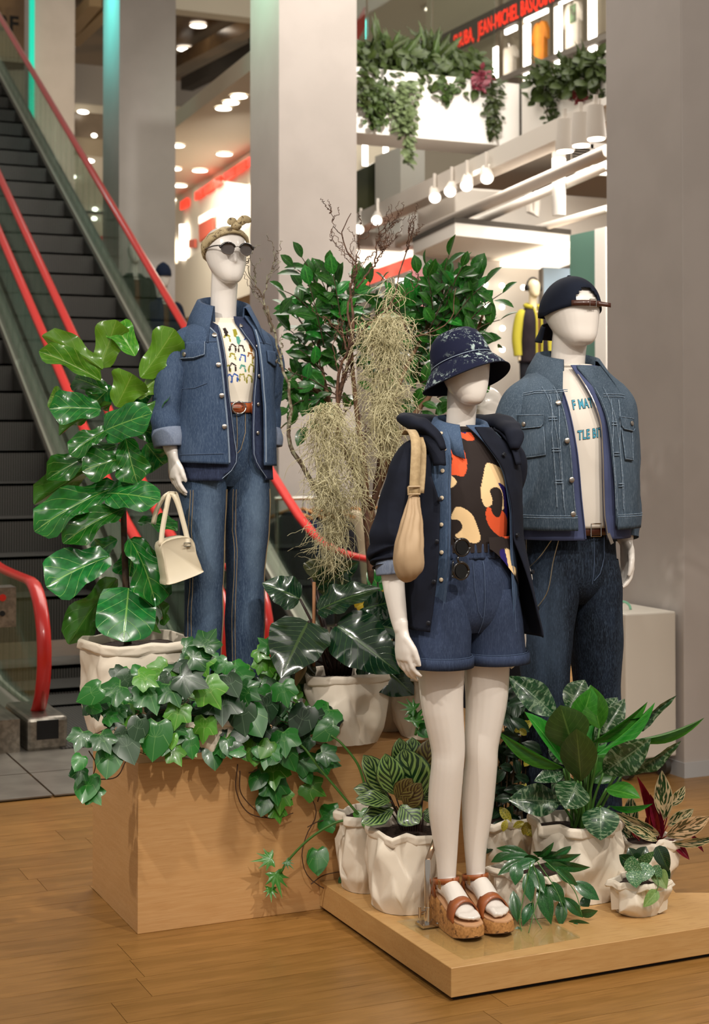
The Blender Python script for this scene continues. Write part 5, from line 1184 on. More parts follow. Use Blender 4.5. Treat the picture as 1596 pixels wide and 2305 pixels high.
RUB = leaf_mesh('rubber_leaf', M_rub, PP, 4, 10, .2, .2); YEL = leaf_mesh('yellow_leaf', M_yel, PP, 4, 10, .2, .2)
for me, b, t_, w_, zb, zt, ro in ((RUB, (858, 1330), (828, 1280), 44, 0, 0, 20), (RUB, (850, 1310), (880, 1250), 40, 0, .05, 0), (YEL, (800, 1368), (880, 1330), 60, .0, .1, 10), (YEL, (905, 1345), (930, 1310), 40, .0, .1, 10), (RUB, (918, 1330), (930, 1290), 30, 0, 0, 30), (RUB, (850, 1590), (905, 1560), 60, -.1, -.15, 30), (RUB, (870, 1540), (840, 1600), 50, -.05, -.12, -20)):
    lpx(PH2, me, b, t_, w_, p2+zb, p2+zt, ro)
    stem(PH2, [P(875, 1530, p2), P(b[0]*.5+435, b[1]*.5+760, p2), P(b[0], b[1], p2+zb)], .006, .003, M_petiole, 6, 8)
p3 = 5.46
PH3 = potted('potted_shrub', 'paper-wrapped pot on the box half hidden by the bare legs', 'potted plant', C2W((958-798)/FPX*p3, p3, .5435)); paper_pot(PH3, 0, .225, .085, .098, 23, .7, .03, soil=.03, fold=.012)
for me, b, t_, w_, zb, zt, ro in ((RUB, (965, 1500), (925, 1450), 40, 0, 0, 20), (RUB, (955, 1500), (985, 1440), 40, .03, .05, 0), (RUB, (960, 1500), (1000, 1470), 40, 0, .05, 30)): lpx(PH3, me, b, t_, w_, p3+zb, p3+zt, ro)
# ------------------------------------------------------------------ ivy
def ivy_mesh(name, m, lobes, seed=0):
    rnd = random.Random(seed); mb = MB(); mb.uv = []; out = []
    for a, r in lobes: out.append((math.sin(R(a))*r, -math.cos(R(a))*r*-1))
    pts = out; n = len(pts); mb.v = [(0, .0, 0)]; mb.uv = [(.5, .0)]
    for k, s_ in enumerate((.5, 1.0)):
        for x, y in pts: mb.v.append((x*s_, y*s_, (.05 if k == 0 else -.06)*(abs(x)+.4*abs(y))+rnd.uniform(-.02, .02))); mb.uv.append((.5+x*s_, .5+.5*y*s_))
    for j in range(n): mb.f.append((0, 1+j, 1+(j+1) % n)); mb.f.append((1+j, 1+n+j, 1+n+(j+1) % n, 1+(j+1) % n))
    return mb.mesh(name, m, 'all')
LOB5 = [(0, 1.0), (13, .76), (24, .62), (42, .74), (54, .80), (66, .66), (84, .54), (104, .58), (118, .52), (145, .36), (170, .16), (190, .16), (215, .36), (242, .52), (256, .58), (276, .54), (294, .66), (306, .80), (318, .74), (336, .62), (347, .76)]
LOBH = [(0, 1.0), (18, .80), (34, .70), (55, .60), (80, .50), (110, .44), (140, .34), (170, .14), (190, .14), (220, .34), (250, .44), (280, .50), (305, .60), (326, .70), (342, .80)]
def ivy_mat(name, a, b, vein, rough=.32):
    t = NT(name); tc = t.n('TexCoord'); sp = t.n('SeparateXYZ'); t.t.links.new(tc.outputs['UV'], sp.inputs[0]); u = t.math('SUBTRACT', sp.outputs[0], .5); v = t.math('SUBTRACT', sp.outputs[1], .45)
    ang = t.math('ARCTAN2', u, v); tri_ = t.math('ABSOLUTE', t.math('SUBTRACT', t.math('FRACT', t.math('MULTIPLY_ADD', ang, 1.05, .5)), .5)); rad = t.math('SQRT', t.math('ADD', t.math('MULTIPLY', u, u), t.math('MULTIPLY', v, v)))
    vm = t.math('LESS_THAN', t.math('MULTIPLY', tri_, rad), .009); oi = t.n('ObjectInfo'); c = t.mix(oi.outputs['Random'], L(a), L(b)); c = t.mix(t.math('MULTIPLY', vm, .55), c, L(vein))
    t.base(c, rough, 0, .5, .12); tl = t.n('BsdfTranslucent'); t.t.links.new(c, tl.inputs[0]); mx = t.n('MixShader'); mx.inputs[0].default_value = .15
    t.t.links.new(t.b.outputs[0], mx.inputs[1]); t.t.links.new(tl.outputs[0], mx.inputs[2]); t.t.links.new(mx.outputs[0], t.out.inputs[0]); return t.m
M_ivy = ivy_mat('ivy_leaf', '#174a1a', '#2a7a28', '#6f9a54'); M_ivyd = ivy_mat('dark_ivy_leaf', '#17331c', '#2a4a2a', '#6a8266'); M_ivyl = ivy_mat('young_ivy_leaf', '#3f7f1e', '#5c9a30', '#a3bf6a')
IV = [ivy_mesh('ivy_leaf', M_ivy, LOB5, 1), ivy_mesh('ivy_leaf', M_ivy, LOBH, 2), ivy_mesh('dark_ivy_leaf', M_ivyd, LOB5, 3), ivy_mesh('dark_ivy_leaf', M_ivyd, LOBH, 4), ivy_mesh('young_ivy_leaf', M_ivyl, LOB5, 5), ivy_mesh('young_ivy_leaf', M_ivyl, LOBH, 6)]
def ivy_leaf(root, px, py, Z, size, rot, kind, tiltx=None, rnd=random):
    B = P(px, py, Z); n = (CAM-B).normalized(); a = R(rot); d = (RT*math.sin(a) - Vector((0, 0, 1))*math.cos(a)); n = (n+Vector((0, 0, .55))*rnd.uniform(.2, 1.3)+RT*rnd.uniform(-.5, .5)).normalized()
    d = (d-n*d.dot(n)).normalized(); s = size*Z/FPX*.86; base = B-d*s*.3
    link('leaf', IV[kind], root, Matrix.Translation(-Vector(root.location)) @ orient(base, d, n, s, s)); return base
rnd = random.Random(5)
ivz = 5.16
IVY = potted('ivy', 'trailing ivy spilling over the front of the tall wooden box', 'potted plant', C2W((470-798)/FPX*ivz, ivz, .5435))
paper_pot(IVY, 0, .12, .10, .12, 31, .8, .02, soil=.02, fold=.008)
def boxfront_Z(px): return (PV(px, 1700, .93)-CAM).dot(FW)
spots = []
# dense head: band over the top of the box
for k in range(150):
    px = rnd.uniform(195, 740); top = np.interp(px, [190, 260, 340, 430, 520, 600, 680, 740], [1540, 1515, 1520, 1470, 1490, 1500, 1520, 1570]); bot = np.interp(px, [190, 300, 420, 560, 640, 740], [1600, 1680, 1690, 1700, 1720, 1640])
    f = rnd.random(); py = top+(bot-top)*f; Z = boxfront_Z(px)+.16-.26*f+rnd.uniform(-.05, .05); spots.append((px, py, Z, rnd.uniform(34, 66), rnd.uniform(-70, 70), rnd.choice((0, 0, 0, 1, 1, 2, 3, 3, 4, 5)) if px < 600 else rnd.choice((0, 1, 2, 3, 3, 2, 4))))
for px, py, s_, ro, kd in ((340, 1570, 78, 10, 0), (250, 1560, 70, -40, 0), (205, 1560, 66, -60, 1), (390, 1560, 70, 20, 0), (430, 1530, 80, 60, 2), (475, 1560, 74, 30, 4), (450, 1480, 60, 100, 0), (470, 1440, 60, 150, 0), (500, 1590, 86, 0, 2), (545, 1610, 80, 10, 3), (570, 1620, 82, 30, 1), (350, 1660, 92, 0, 1), (285, 1680, 80, 10, 3), (245, 1710, 76, 0, 1), (310, 1640, 60, -20, 3), (235, 1670, 56, 20, 0), (180, 1665, 54, -20, 0), (178, 1715, 44, -30, 1), (195, 1770, 72, 0, 1), (212, 1790, 50, 30, 0), (178, 1745, 44, -20, 0), (525, 1665, 40, 10, 4), (515, 1680, 50, 0, 1), (575, 1690, 60, 0, 5), (460, 1640, 60, 0, 4), (430, 1680, 50, 0, 1), (480, 1700, 60, 0, 1), (680, 1620, 78, -20, 3), (640, 1560, 60, 20, 0), (720, 1620, 86, -30, 0), (640, 1670, 70, 10, 0), (600, 1700, 60, 0, 0), (395, 1700, 50, 20, 4), (560, 1560, 60, 60, 0), (400, 1610, 60, -10, 4), (600, 1590, 70, 0, 3), (520, 1540, 64, 20, 3), (330, 1530, 56, 60, 4)):
    spots.append((px, py, boxfront_Z(px)-.06-rnd.uniform(0, .06), s_, ro, kd))
# light green sprigs behind and hanging ends
for px, py, s_, kd in ((590, 1470, 44, 4), (610, 1500, 46, 4), (600, 1530, 44, 4), (640, 1520, 48, 4), (585, 1500, 36, 4), (630, 1480, 36, 0), (600, 1450, 44, 0), (500, 1500, 44, 0), (540, 1510, 50, 0), (440, 1500, 50, 0), (430, 1455, 44, 0), (700, 1555, 50, 4), (735, 1560, 46, 4), (660, 1540, 50, 4)): spots.append((px, py, boxfront_Z(px)+.12, s_, rnd.uniform(-160, 160), kd))
for px, py, s_, ro, kd in ((580, 1755, 52, -20, 1), (615, 1740, 74, 10, 4), (618, 1775, 70, 0, 0), (630, 1800, 60, -10, 4), (595, 1810, 50, -10, 1), (625, 1830, 44, 0, 4), (642, 1795, 40, 30, 4), (690, 1720, 56, 60, 0), (735, 1715, 60, 70, 0), (705, 1775, 58, 60, 4), (745, 1840, 62, 80, 0), (715, 1935, 62, 10, 1), (690, 1745, 40, 20, 1)):
    spots.append((px, py, boxfront_Z(px)-.045, s_, ro, kd))
for sp_ in spots: ivy_leaf(IVY, *sp_[:6], rnd=rnd)
bz = lambda px, py, o_=-.03: P(px, py, boxfront_Z(px)+o_)
for pts in (((535, 1720), (532, 1780), (560, 1830), (620, 1842), (660, 1830)), ((540, 1735), (545, 1790), (600, 1840), (640, 1835)), ((655, 1700), (690, 1770), (712, 1830), (690, 1880), (680, 1930), (700, 1980), (770, 2018), (800, 2010)), ((210, 1755), (260, 1750), (280, 1720), (290, 1690)), ((215, 1650), (240, 1670), (250, 1690)), ((560, 1740), (575, 1735), (590, 1720)), ((700, 1990), (730, 1970), (780, 1960)), ((200, 1690), (215, 1720), (205, 1760)), ((700, 1660), (672, 1700), (655, 1700)), ((715, 1805), (720, 1780), (700, 1760)), ((740, 1845), (715, 1850), (692, 1862))):
    stem(IVY, [bz(*q) for q in pts], .0022, .0016, M_bvine, 5, 26, 'vine')
for k in range(26):
    px = rnd.uniform(230, 700); py = rnd.uniform(1560, 1680); stem(IVY, [bz(px, py, .05), bz(px+rnd.uniform(-50, 50), py+rnd.uniform(-20, 30), .0), bz(px+rnd.uniform(-80, 80), py+rnd.uniform(10, 60), -.03)], .0018, .0014, M_bvine, 4, 8, 'vine')
for px, py, s_, kd in ((772, 1985, 26, 1), (785, 2018, 40, 5), (770, 2035, 20, 1)): ivy_leaf(IVY, px, py, boxfront_Z(px)-.05, s_, rnd.uniform(-30, 60), kd, rnd=rnd)
# ------------------------------------------------------------------ ficus tree behind the box
M_fic = leaf_mat('ficus_leaf', '#1c5a1a', '#348028', '#5a9a44', 8, .8, .05, .05, .3, coat=.2, rnd=.45, trans=.22)
PO = [(0, .06), (.1, .42), (.25, .78), (.45, 1.0), (.62, .96), (.8, .68), (.93, .32), (1, .02)]
FC = leaf_mesh('ficus_leaf', M_fic, PO, 2, 5, .25, .25)
M_twig = mat('ficus_twig', '#4a3a28', .8); M_bark = mat('ficus_bark', '#5b3f2a', .8, c2='#73543a', sc=30)
tz = 5.95
TREE = potted('ficus_tree', 'bushy ficus tree with oval leaves behind the hanging moss', 'tree', C2W((835-798)/FPX*tz, tz, 0))
rnd = random.Random(17)
stem(TREE, [P(838, 1900, tz), P(838, 1600, tz), P(845, 1330, tz), P(838, 1240, tz), P(832, 1170, tz), P(828, 1140, tz)], .034, .022, M_bark, 10, 16, 'trunk')
for pts in (((828, 1150), (810, 1080), (770, 1000), (740, 900), (720, 800), (715, 680)), ((832, 1160), (852, 1090), (862, 1000), (900, 860), (960, 740), (1000, 640)), ((825, 1150), (820, 1050), (800, 900), (790, 760), (800, 640)), ((850, 1100), (900, 980), (960, 900), (1050, 800), (1090, 700)), ((740, 900), (690, 860), (650, 830))):
    stem(TREE, [P(a, b, tz+rnd.uniform(-.05, .1)) for a, b in pts], .014, .005, M_bark, 7, 18, 'branch')
shoots = []
def lobe(cx, cy, rx, ry, root, n, z0, z1, a0=0, a1=360):
    for k in range(n):
        a = R(rnd.uniform(a0, a1)); f = rnd.uniform(.55, 1.0); e = (cx+rx*f*math.cos(a), cy-ry*f*math.sin(a)); b = (root[0]+(e[0]-root[0])*.35+rnd.uniform(-25, 25), root[1]+(e[1]-root[1])*.35+rnd.uniform(-25, 25)); shoots.append((b, e, rnd.uniform(z0, z1)))
lobe(735, 700, 95, 100, (765, 830), 13, tz-.15, tz+.1, 30, 210); lobe(720, 840, 90, 90, (780, 900), 10, tz-.15, tz+.15, 90, 260); lobe(840, 700, 90, 90, (830, 820), 9, tz, tz+.25)
lobe(1000, 700, 130, 110, (950, 830), 20, tz-.1, tz+.25, -10, 190); lobe(960, 850, 100, 120, (920, 900), 10, tz, tz+.3); lobe(1050, 790, 85, 90, (980, 850), 7, tz-.05, tz+.2, -60, 90)
for e, b in (((640, 655), (700, 700)), ((660, 600), (720, 660)), ((740, 600), (735, 680)), ((680, 580), (720, 660)), ((1040, 600), (1000, 700)), ((1010, 575), (985, 680)), ((1090, 640), (1020, 720)), ((1130, 660), (1050, 730)), ((1125, 720), (1050, 760)), ((960, 600), (975, 700)), ((640, 880), (700, 880)), ((650, 920), (700, 900)), ((690, 960), (720, 900))): shoots.append((b, e, tz-.1))
nl = 0; extra = []
for b, e, Z in shoots:
    B = P(*b, Z+.05); E = P(*e, Z); Lg = (E-B).length; k = max(3, int(Lg/.040)); stem(TREE, [B, B.lerp(E, .5)+Vector((0, 0, .012)), E], .0028, .0016, M_twig, 4, 5, 'twig')
    for i in range(k+1):
        q = B.lerp(E, .12+.88*i/k); d0 = (E-B).normalized(); side = d0.cross((CAM-q).normalized()).normalized()*(1 if i % 2 else -1)
        d = (d0*rnd.uniform(.2, .9)+side*rnd.uniform(.5, 1.1)+Vector((rnd.uniform(-.3, .3), rnd.uniform(-.5, .4), rnd.uniform(-.25, .35)))).normalized()
        if i == k: d = d0
        l_ = rnd.uniform(.062, .095); n = ((CAM-q).normalized()*.6+Vector((rnd.uniform(-.4, .4), rnd.uniform(-.4, .4), rnd.uniform(.3, 1.2)))).normalized()
        if nl < 300: put(TREE, FC, q, q+d*l_, l_*rnd.uniform(.56, .72), n); nl += 1
        else: extra.append((q, d, l_, n))
for k in range(240):            # deeper inside the crown
    px, py = rnd.choice(((rnd.gauss(740, 55), rnd.gauss(800, 85)), (rnd.gauss(960, 75), rnd.gauss(790, 90)), (rnd.gauss(850, 60), rnd.gauss(780, 80))))
    if py > 985 or px < 640: continue
    q = P(px, py, tz+rnd.uniform(.02, .4)); d = Vector((rnd.uniform(-1, 1), rnd.uniform(-.6, .6), rnd.uniform(-.5, .6))).normalized(); extra.append((q, d, rnd.uniform(.055, .085), Vector((rnd.uniform(-.5, .5), rnd.uniform(-1, 0), rnd.uniform(.2, 1)))))
mb = MB(); mb.uv = []
tv = [v_.co.copy() for v_ in FC.vertices]; tf = [tuple(p.vertices) for p in FC.polygons]; uvl = FC.uv_layers[0].data; uvv = [None]*len(tv)
for lp_ in FC.loops: uvv[lp_.vertex_index] = tuple(uvl[lp_.index].uv)
for q, d, l_, n in extra:
    M_ = orient(q-TREE.location, d, n, l_*.55, l_); mb.add([M_ @ v_ for v_ in tv], tf); mb.uv += uvv
mb.build('foliage', M_fic, TREE, smooth='all', kind='stuff')
tp = MB().tube([(0, 0, 0), (0, 0, .05), (0, 0, .28), (0, 0, .30)], [.13, .14, .16, .165], 24).build('pot', mat('dark_pot', '#3a3632', .6), TREE, smooth=50)
# ------------------------------------------------------------------ bare branches
M_dry = mat('dry_bark', '#4c3325', .8, c2='#6b4a36', sc=60); M_lich = mat('lichen_bark', '#5a4a3a', .9, c2='#8c8a72', sc=45, lo=.45, hi=.6)
def bare(root, m, pts, r0, r1, depth, seed, nsub=6, ln=.22, zup=.8, n=6):
    rr = random.Random(seed); ps = spline(pts, 18); ps = [p+Vector((rr.uniform(-1, 1), rr.uniform(-1, 1), rr.uniform(-1, 1)))*.006 for p in ps]
    MB().tube([p-root.location for p in ps], [r0+(r1-r0)*i/17 for i in range(18)], n).build('branch' if r0 > .006 else 'twig', m, root, smooth='all')
    if depth <= 0: return
    for k in range(nsub):
        t_ = rr.uniform(.3, .98); i = int(t_*17); p = ps[i]; d = (ps[min(17, i+1)]-ps[max(0, i-1)]).normalized(); d = (d*.8+RT*rr.uniform(-.9, .9)+FW*rr.uniform(-.5, .5)+Vector((0, 0, rr.uniform(0, zup)))).normalized()
        l_ = ln*rr.uniform(.5, 1.1)*(1.1-t_*.4); q1 = p+d*l_*.5+Vector((rr.uniform(-1, 1), rr.uniform(-1, 1), rr.uniform(-.5, 1)))*l_*.10; q2 = p+d*l_+Vector((rr.uniform(-1, 1), rr.uniform(-1, 1), rr.uniform(-.3, 1)))*l_*.22
        bare(root, m, [p, q1, q2], max(.0016, r0*.36), .0010, depth-1, seed*7+k, 3, ln*.55, zup, 5)
dz = 5.62
DB = empty('dry_branch', P(832, 1330, dz), 0, 'reddish bare branches rising through the ficus leaves', 'branch')
px_ = lambda *q: [P(a, b, dz+(c if c else 0)) for a, b, c in [(k+(0,))[:3] for k in q]]
bare(DB, M_dry, px_((835, 1330), (830, 1180), (800, 1060), (762, 980), (762, 900), (785, 800), (795, 720), (786, 640)), .013, .004, 2, 3, 8, .20)
bare(DB, M_dry, px_((762, 980), (757, 880), (778, 800), (820, 740), (880, 680), (930, 510)), .007, .002, 2, 9, 8, .20)
bare(DB, M_dry, px_((790, 760), (785, 680), (800, 600), (770, 540), (790, 480)), .005, .0015, 2, 13, 7, .18)
bare(DB, M_dry, px_((835, 1150), (852, 1060), (858, 960), (880, 820)), .011, .005, 1, 23, 4, .20)
bare(DB, M_dry, px_((860, 720), (890, 700), (930, 760), (1010, 720), (1025, 650)), .004, .0014, 1, 31, 4, .12)
bare(DB, M_dry, px_((800, 650), (840, 600), (850, 540), (880, 490)), .004, .0014, 2, 37, 6, .16)
LBR = empty('dry_branch', P(735, 1150, 5.5), 0, 'lichen-spotted bare branch leaning beside the open denim jacket', 'branch')
lp2 = lambda *q: [P(a, b, 5.5) for a, b in q]
bare(LBR, M_lich, lp2((735, 1150), (700, 1085), (665, 1020), (645, 975), (655, 900), (635, 830), (622, 760), (600, 690)), .010, .003, 1, 41, 5, .10)
bare(LBR, M_lich, lp2((615, 745), (595, 690), (600, 640), (618, 580)), .004, .0012, 1, 43, 6, .12, 1.2); bare(LBR, M_lich, lp2((612, 720), (585, 660), (560, 610), (553, 590)), .003, .001, 1, 47, 5, .11, 1.2)
# ------------------------------------------------------------------ hanging moss
M_moss = mat('spanish_moss', '#d6cea8', .9, c2='#bdb48c', sc=14)
def moss(name, label, clumps, n, seed):
    rr = random.Random(seed); root = empty(name, P(clumps[0][0], clumps[0][1], clumps[0][4]), 0, label, 'moss'); V = []; F = []; k0 = 0; o_ = root.location
    for i in range(n):
        cx, y0, y1, w_, Z = rr.choices([c[:5] for c in clumps], [c[5] for c in clumps])[0]
        f = rr.random()**1.15; py = y0+(y1-y0)*f*.88; wd = w_*(.55+.6*math.sin(min(1, f*1.6+.15)*PI*.75))*(1-.55*max(0, f-.55)/.45); px = cx+rr.gauss(0, .42)*wd; p = P(px, py, Z+rr.gauss(0, .035)); s_ = Z/FPX
        d = Vector((rr.gauss(0, .6), rr.gauss(0, .6), -.4)).normalized(); ax = Vector((rr.gauss(0, 1), rr.gauss(0, 1), rr.gauss(0, 1))).normalized(); m = rr.randint(9, 17); st = rr.uniform(4.5, 8.0)*s_; prev = []
        for j in range(m):
            q = p-o_; r = .0013*(1-.5*j/m); a = d.cross(ax); a = a.normalized() if a.length > .01 else Vector((1, 0, 0)); b = d.cross(a)
            V += [q+a*r, q-a*.5*r+b*.87*r, q-a*.5*r-b*.87*r]
            if j: 
                k = k0+3*j
                for e in range(3): F.append((k-3+e, k-3+(e+1) % 3, k+(e+1) % 3, k+e))
            p = p+d*st; d = (Quaternion(ax, rr.uniform(-.35, .95)) @ d); d = (d+Vector((0, 0, -.17))).normalized()
            if rr.random() < .12: ax = Vector((rr.gauss(0, 1), rr.gauss(0, 1), rr.gauss(0, 1))).normalized()
        k0 += 3*m
    me = bpy.data.meshes.new('strands'); me.from_pydata([tuple(v_) for v_ in V], [], F); me.materials.append(M_moss); me.polygons.foreach_set('use_smooth', [True]*len(me.polygons)); o = link('strands', me, root); o['kind'] = 'stuff'; return root
moss('spanish_moss', 'long pale moss clump hanging in front of the ficus leaves', ((868, 715, 1000, 58, 5.5, 10), (872, 705, 800, 62, 5.5, 3), (868, 880, 1040, 34, 5.5, 3), (880, 620, 720, 16, 5.5, .5)), 1250, 3)
moss('spanish_moss', 'pale moss clump trailing down to the philodendron leaves', ((738, 905, 1150, 44, 5.42, 10), (752, 1080, 1220, 50, 5.42, 4), (745, 1180, 1295, 30, 5.42, 2), (802, 960, 1140, 24, 5.45, 3.4)), 1350, 5)
# ------------------------------------------------------------------ plants on the low platform
M_cal = leaf_mat('calathea_leaf', '#16351a', '#7d9c54', '#2a4a22', 6, 1.5, .2, .03, .35, 'stripes', .15, .1, .2, under='#54451e')
M_calb = leaf_mat('calathea_brown_leaf', '#3a2a16', '#6e6634', '#2a1a10', 6, 1.5, .2, .03, .4, 'stripes', .1, .1, .15)
CA = leaf_mesh('calathea_leaf', M_cal, PO, 4, 8, .16, .25, .05, 2); CAB = leaf_mesh('calathea_brown_leaf', M_calb, PO, 4, 8, .2, .2, .05, 2)
cz = 5.0; CAL = potted('calathea', 'striped calathea in a crumpled paper sack beside the chrome rod', 'potted plant', C2W((917-798)/FPX*cz, cz, .0955)); paper_pot(CAL, 0, .245, .118, .116, 41, .8, .03, soil=.02, fold=.014)
for me, b, t_, w_, dz_, ro in ((CA, (872, 1785), (822, 1700), 48, -.05, 20), (CA, (890, 1790), (868, 1700), 52, -.08, 0), (CA, (942, 1800), (908, 1688), 78, -.06, -10), (CA, (908, 1735), (900, 1662), 38, .0, 10), (CA, (930, 1730), (928, 1660), 44, .02, 0), (CAB, (958, 1745), (966, 1664), 46, .0, -10), (CA, (878, 1792), (798, 1772), 38, -.05, 25), (CA, (880, 1802), (803, 1795), 32, -.08, 25), (CA, (892, 1815), (815, 1803), 26, -.03, 60), (CA, (886, 1822), (812, 1848), 44, -.06, 30), (CAB, (893, 1800), (926, 1755), 38, -.11, 0), (CAB, (912, 1818), (946, 1765), 40, -.12, -10), (CA, (902, 1812), (942, 1852), 52, -.12, -10), (CA, (948, 1835), (992, 1836), 30, -.02, -20), (CA, (950, 1800), (985, 1760), 50, .04, 0), (CA, (940, 1790), (975, 1700), 56, .05, 0), (CA, (860, 1800), (850, 1730), 40, .05, 10)):
    lpx(CAL, me, b, t_, w_*1.28, cz+dz_*.6, cz+dz_, ro); stem(CAL, [P(930+rnd.uniform(-12, 12), 1905, cz), P((930+b[0])/2, 1850, cz), P(*b, cz+dz_*.6)], .0035, .0022, M_petiole, 5, 7)
for k in range(9): stem(CAL, [P(915+k*4, 1912, cz), P(905+k*6, 1830, cz-.02)], .005, .003, M_petiole, 5, 4)
bz2 = 5.20; BKP = potted('trailing_plant', 'paper sack against the tall box with long arching green stems', 'potted plant', C2W((828-798)/FPX*bz2, bz2, .0955)); paper_pot(BKP, 0, .25, .088, .088, 47, .75, .03, soil=.02, fold=.014)
M_lob = ivy_mat('lobed_leaf', '#2a6a20', '#3f7f2a', '#7fa85a'); LOBX = [(0, 1.0), (8, .5), (18, .35), (30, .75), (38, .40), (50, .35), (62, .62), (72, .34), (90, .30), (110, .45), (130, .25), (170, .1), (190, .1), (230, .25), (250, .45), (270, .30), (288, .34), (298, .62), (310, .35), (322, .40), (330, .75), (342, .35), (352, .5)]
IV += [ivy_mesh('lobed_leaf', M_lob, LOBX, 8)]
for pts in (((800, 1848), (760, 1850), (700, 1885), (650, 1935), (632, 1965)), ((822, 1852), (770, 1790), (720, 1730), (690, 1690), (672, 1672)), ((822, 1770), (805, 1720), (770, 1675), (745, 1655)), ((935, 1655), (942, 1620), (935, 1600))):
    stem(BKP, [P(a, b, bz2-.08) for a, b in pts], .0045, .0038, M_vine, 7, 18)
for px, py, s_, ro, kd in ((625, 1985, 64, 10, 6), (595, 1935, 56, -80, 6), (610, 2010, 40, -10, 6), (740, 1700, 50, 60, 0), (940, 1610, 62, 150, 6), (920, 1590, 50, -120, 6), (962, 1640, 50, 80, 1), (815, 1840, 40, 20, 4), (650, 1945, 30, 40, 6)): ivy_leaf(BKP, px, py, bz2-.09, s_, ro, kd, rnd=rnd)
# aglaonema
M_agl = leaf_mat('aglaonema_leaf', '#14381a', '#1e4a20', '#76896a', 8, .8, .1, .03, .28, 'silver', .2, .12, .15, under='#2f5420'); M_agg = leaf_mat('aglaonema_green_leaf', '#2f7a22', '#3f8f2a', '#6fb04a', 8, .8, .05, .03, .28, None, .2, .28, .2)
M_agd = leaf_mat('aglaonema_back', '#2c481a', '#34521e', '#5a7436', 8, .8, .05, .03, .35, None, .1, .2, .1)
PA = [(0, .08), (.08, .40), (.2, .72), (.38, .98), (.5, 1.0), (.68, .84), (.85, .48), (.95, .18), (1, .01)]
AG = leaf_mesh('aglaonema_leaf', M_agl, PA, 4, 10, .25, .25, .04, 2); AGG = leaf_mesh('aglaonema_green_leaf', M_agg, PA, 4, 10, .3, .2); AGD = leaf_mesh('aglaonema_back', M_agd, PA, 4, 10, -.12, .15); AGH = leaf_mesh('aglaonema_heart', M_agl, PP, 4, 10, -.3, .35)
az = 5.10; AGL = potted('aglaonema', 'tall silver-patterned aglaonema in a big paper sack', 'potted plant', C2W((1297-798)/FPX*az, az, .0955)); paper_pot(AGL, 0, .245, .118, .126, 53, .8, .035, soil=.03, fold=.016)
for me, b, t_, w_, zb, zt, ro in ((AG, (1252, 1612), (1148, 1520), 62, 0, .02, 15), (AG, (1278, 1600), (1318, 1528), 56, .05, .1, 0), (AGG, (1302, 1640), (1334, 1550), 66, 0, -.02, 20), (AGG, (1350, 1640), (1328, 1542), 56, -.02, 0, -10), (AGD, (1292, 1690), (1262, 1590), 92, -.08, -.12, 0), (AGD, (1308, 1760), (1298, 1645), 76, -.10, -.18, 0), (AG, (1345, 1660), (1528, 1578), 34, 0, -.05, 45), (AGG, (1335, 1672), (1462, 1588), 40, -.02, -.06, 50), (AGG, (1345, 1700), (1480, 1588), 34, -.05, -.06, 140), (AGG, (1425, 1668), (1588, 1626), 28, -.04, -.10, 55), (AG, (1358, 1740), (1462, 1668), 66, -.06, -.16, 10), (AG, (1400, 1745), (1535, 1678), 34, -.02, -.10, 40), (AGG, (1272, 1720), (1188, 1600), 46, -.04, -.06, 40), (AGG, (1268, 1730), (1120, 1655), 36, -.06, -.12, -40), (AGH, (1300, 1758), (1276, 1815), 74, -.12, -.20, 0), (AGH, (1352, 1815), (1352, 1888), 76, -.14, -.20, 0), (AG, (1262, 1805), (1148, 1798), 66, -.02, -.06, 10), (AGG, (1365, 1775), (1440, 1792), 44, -.06, -.14, -40), (AGG, (1372, 1815), (1468, 1815), 20, -.08, -.16, 50), (AG, (1270, 1740), (1205, 1755), 34, -.05, -.10, 20), (AG, (1340, 1680), (1408, 1570), 50, .06, .12, 0), (AG, (1330, 1640), (1392, 1568), 46, .1, .14, 0), (AG, (1290, 1720), (1235, 1660), 50, .05, .1, 0), (AGG, (1330, 1760), (1390, 1700), 60, .04, .08, 0), (AG, (1300, 1800), (1240, 1760), 60, .06, .1, 0), (AGG, (1320, 1700), (1350, 1620), 60, .06, .1, 0)):
    lpx(AGL, me, b, t_, w_*1.1, az+zb, az+zt, ro); stem(AGL, [P(1305+rnd.uniform(-25, 35), 1885, az-.01), P((1310+b[0])/2, (1885+b[1])/2, az+zb*.5), P(*b, az+zb)], .006, .0035, M_vine, 6, 8)
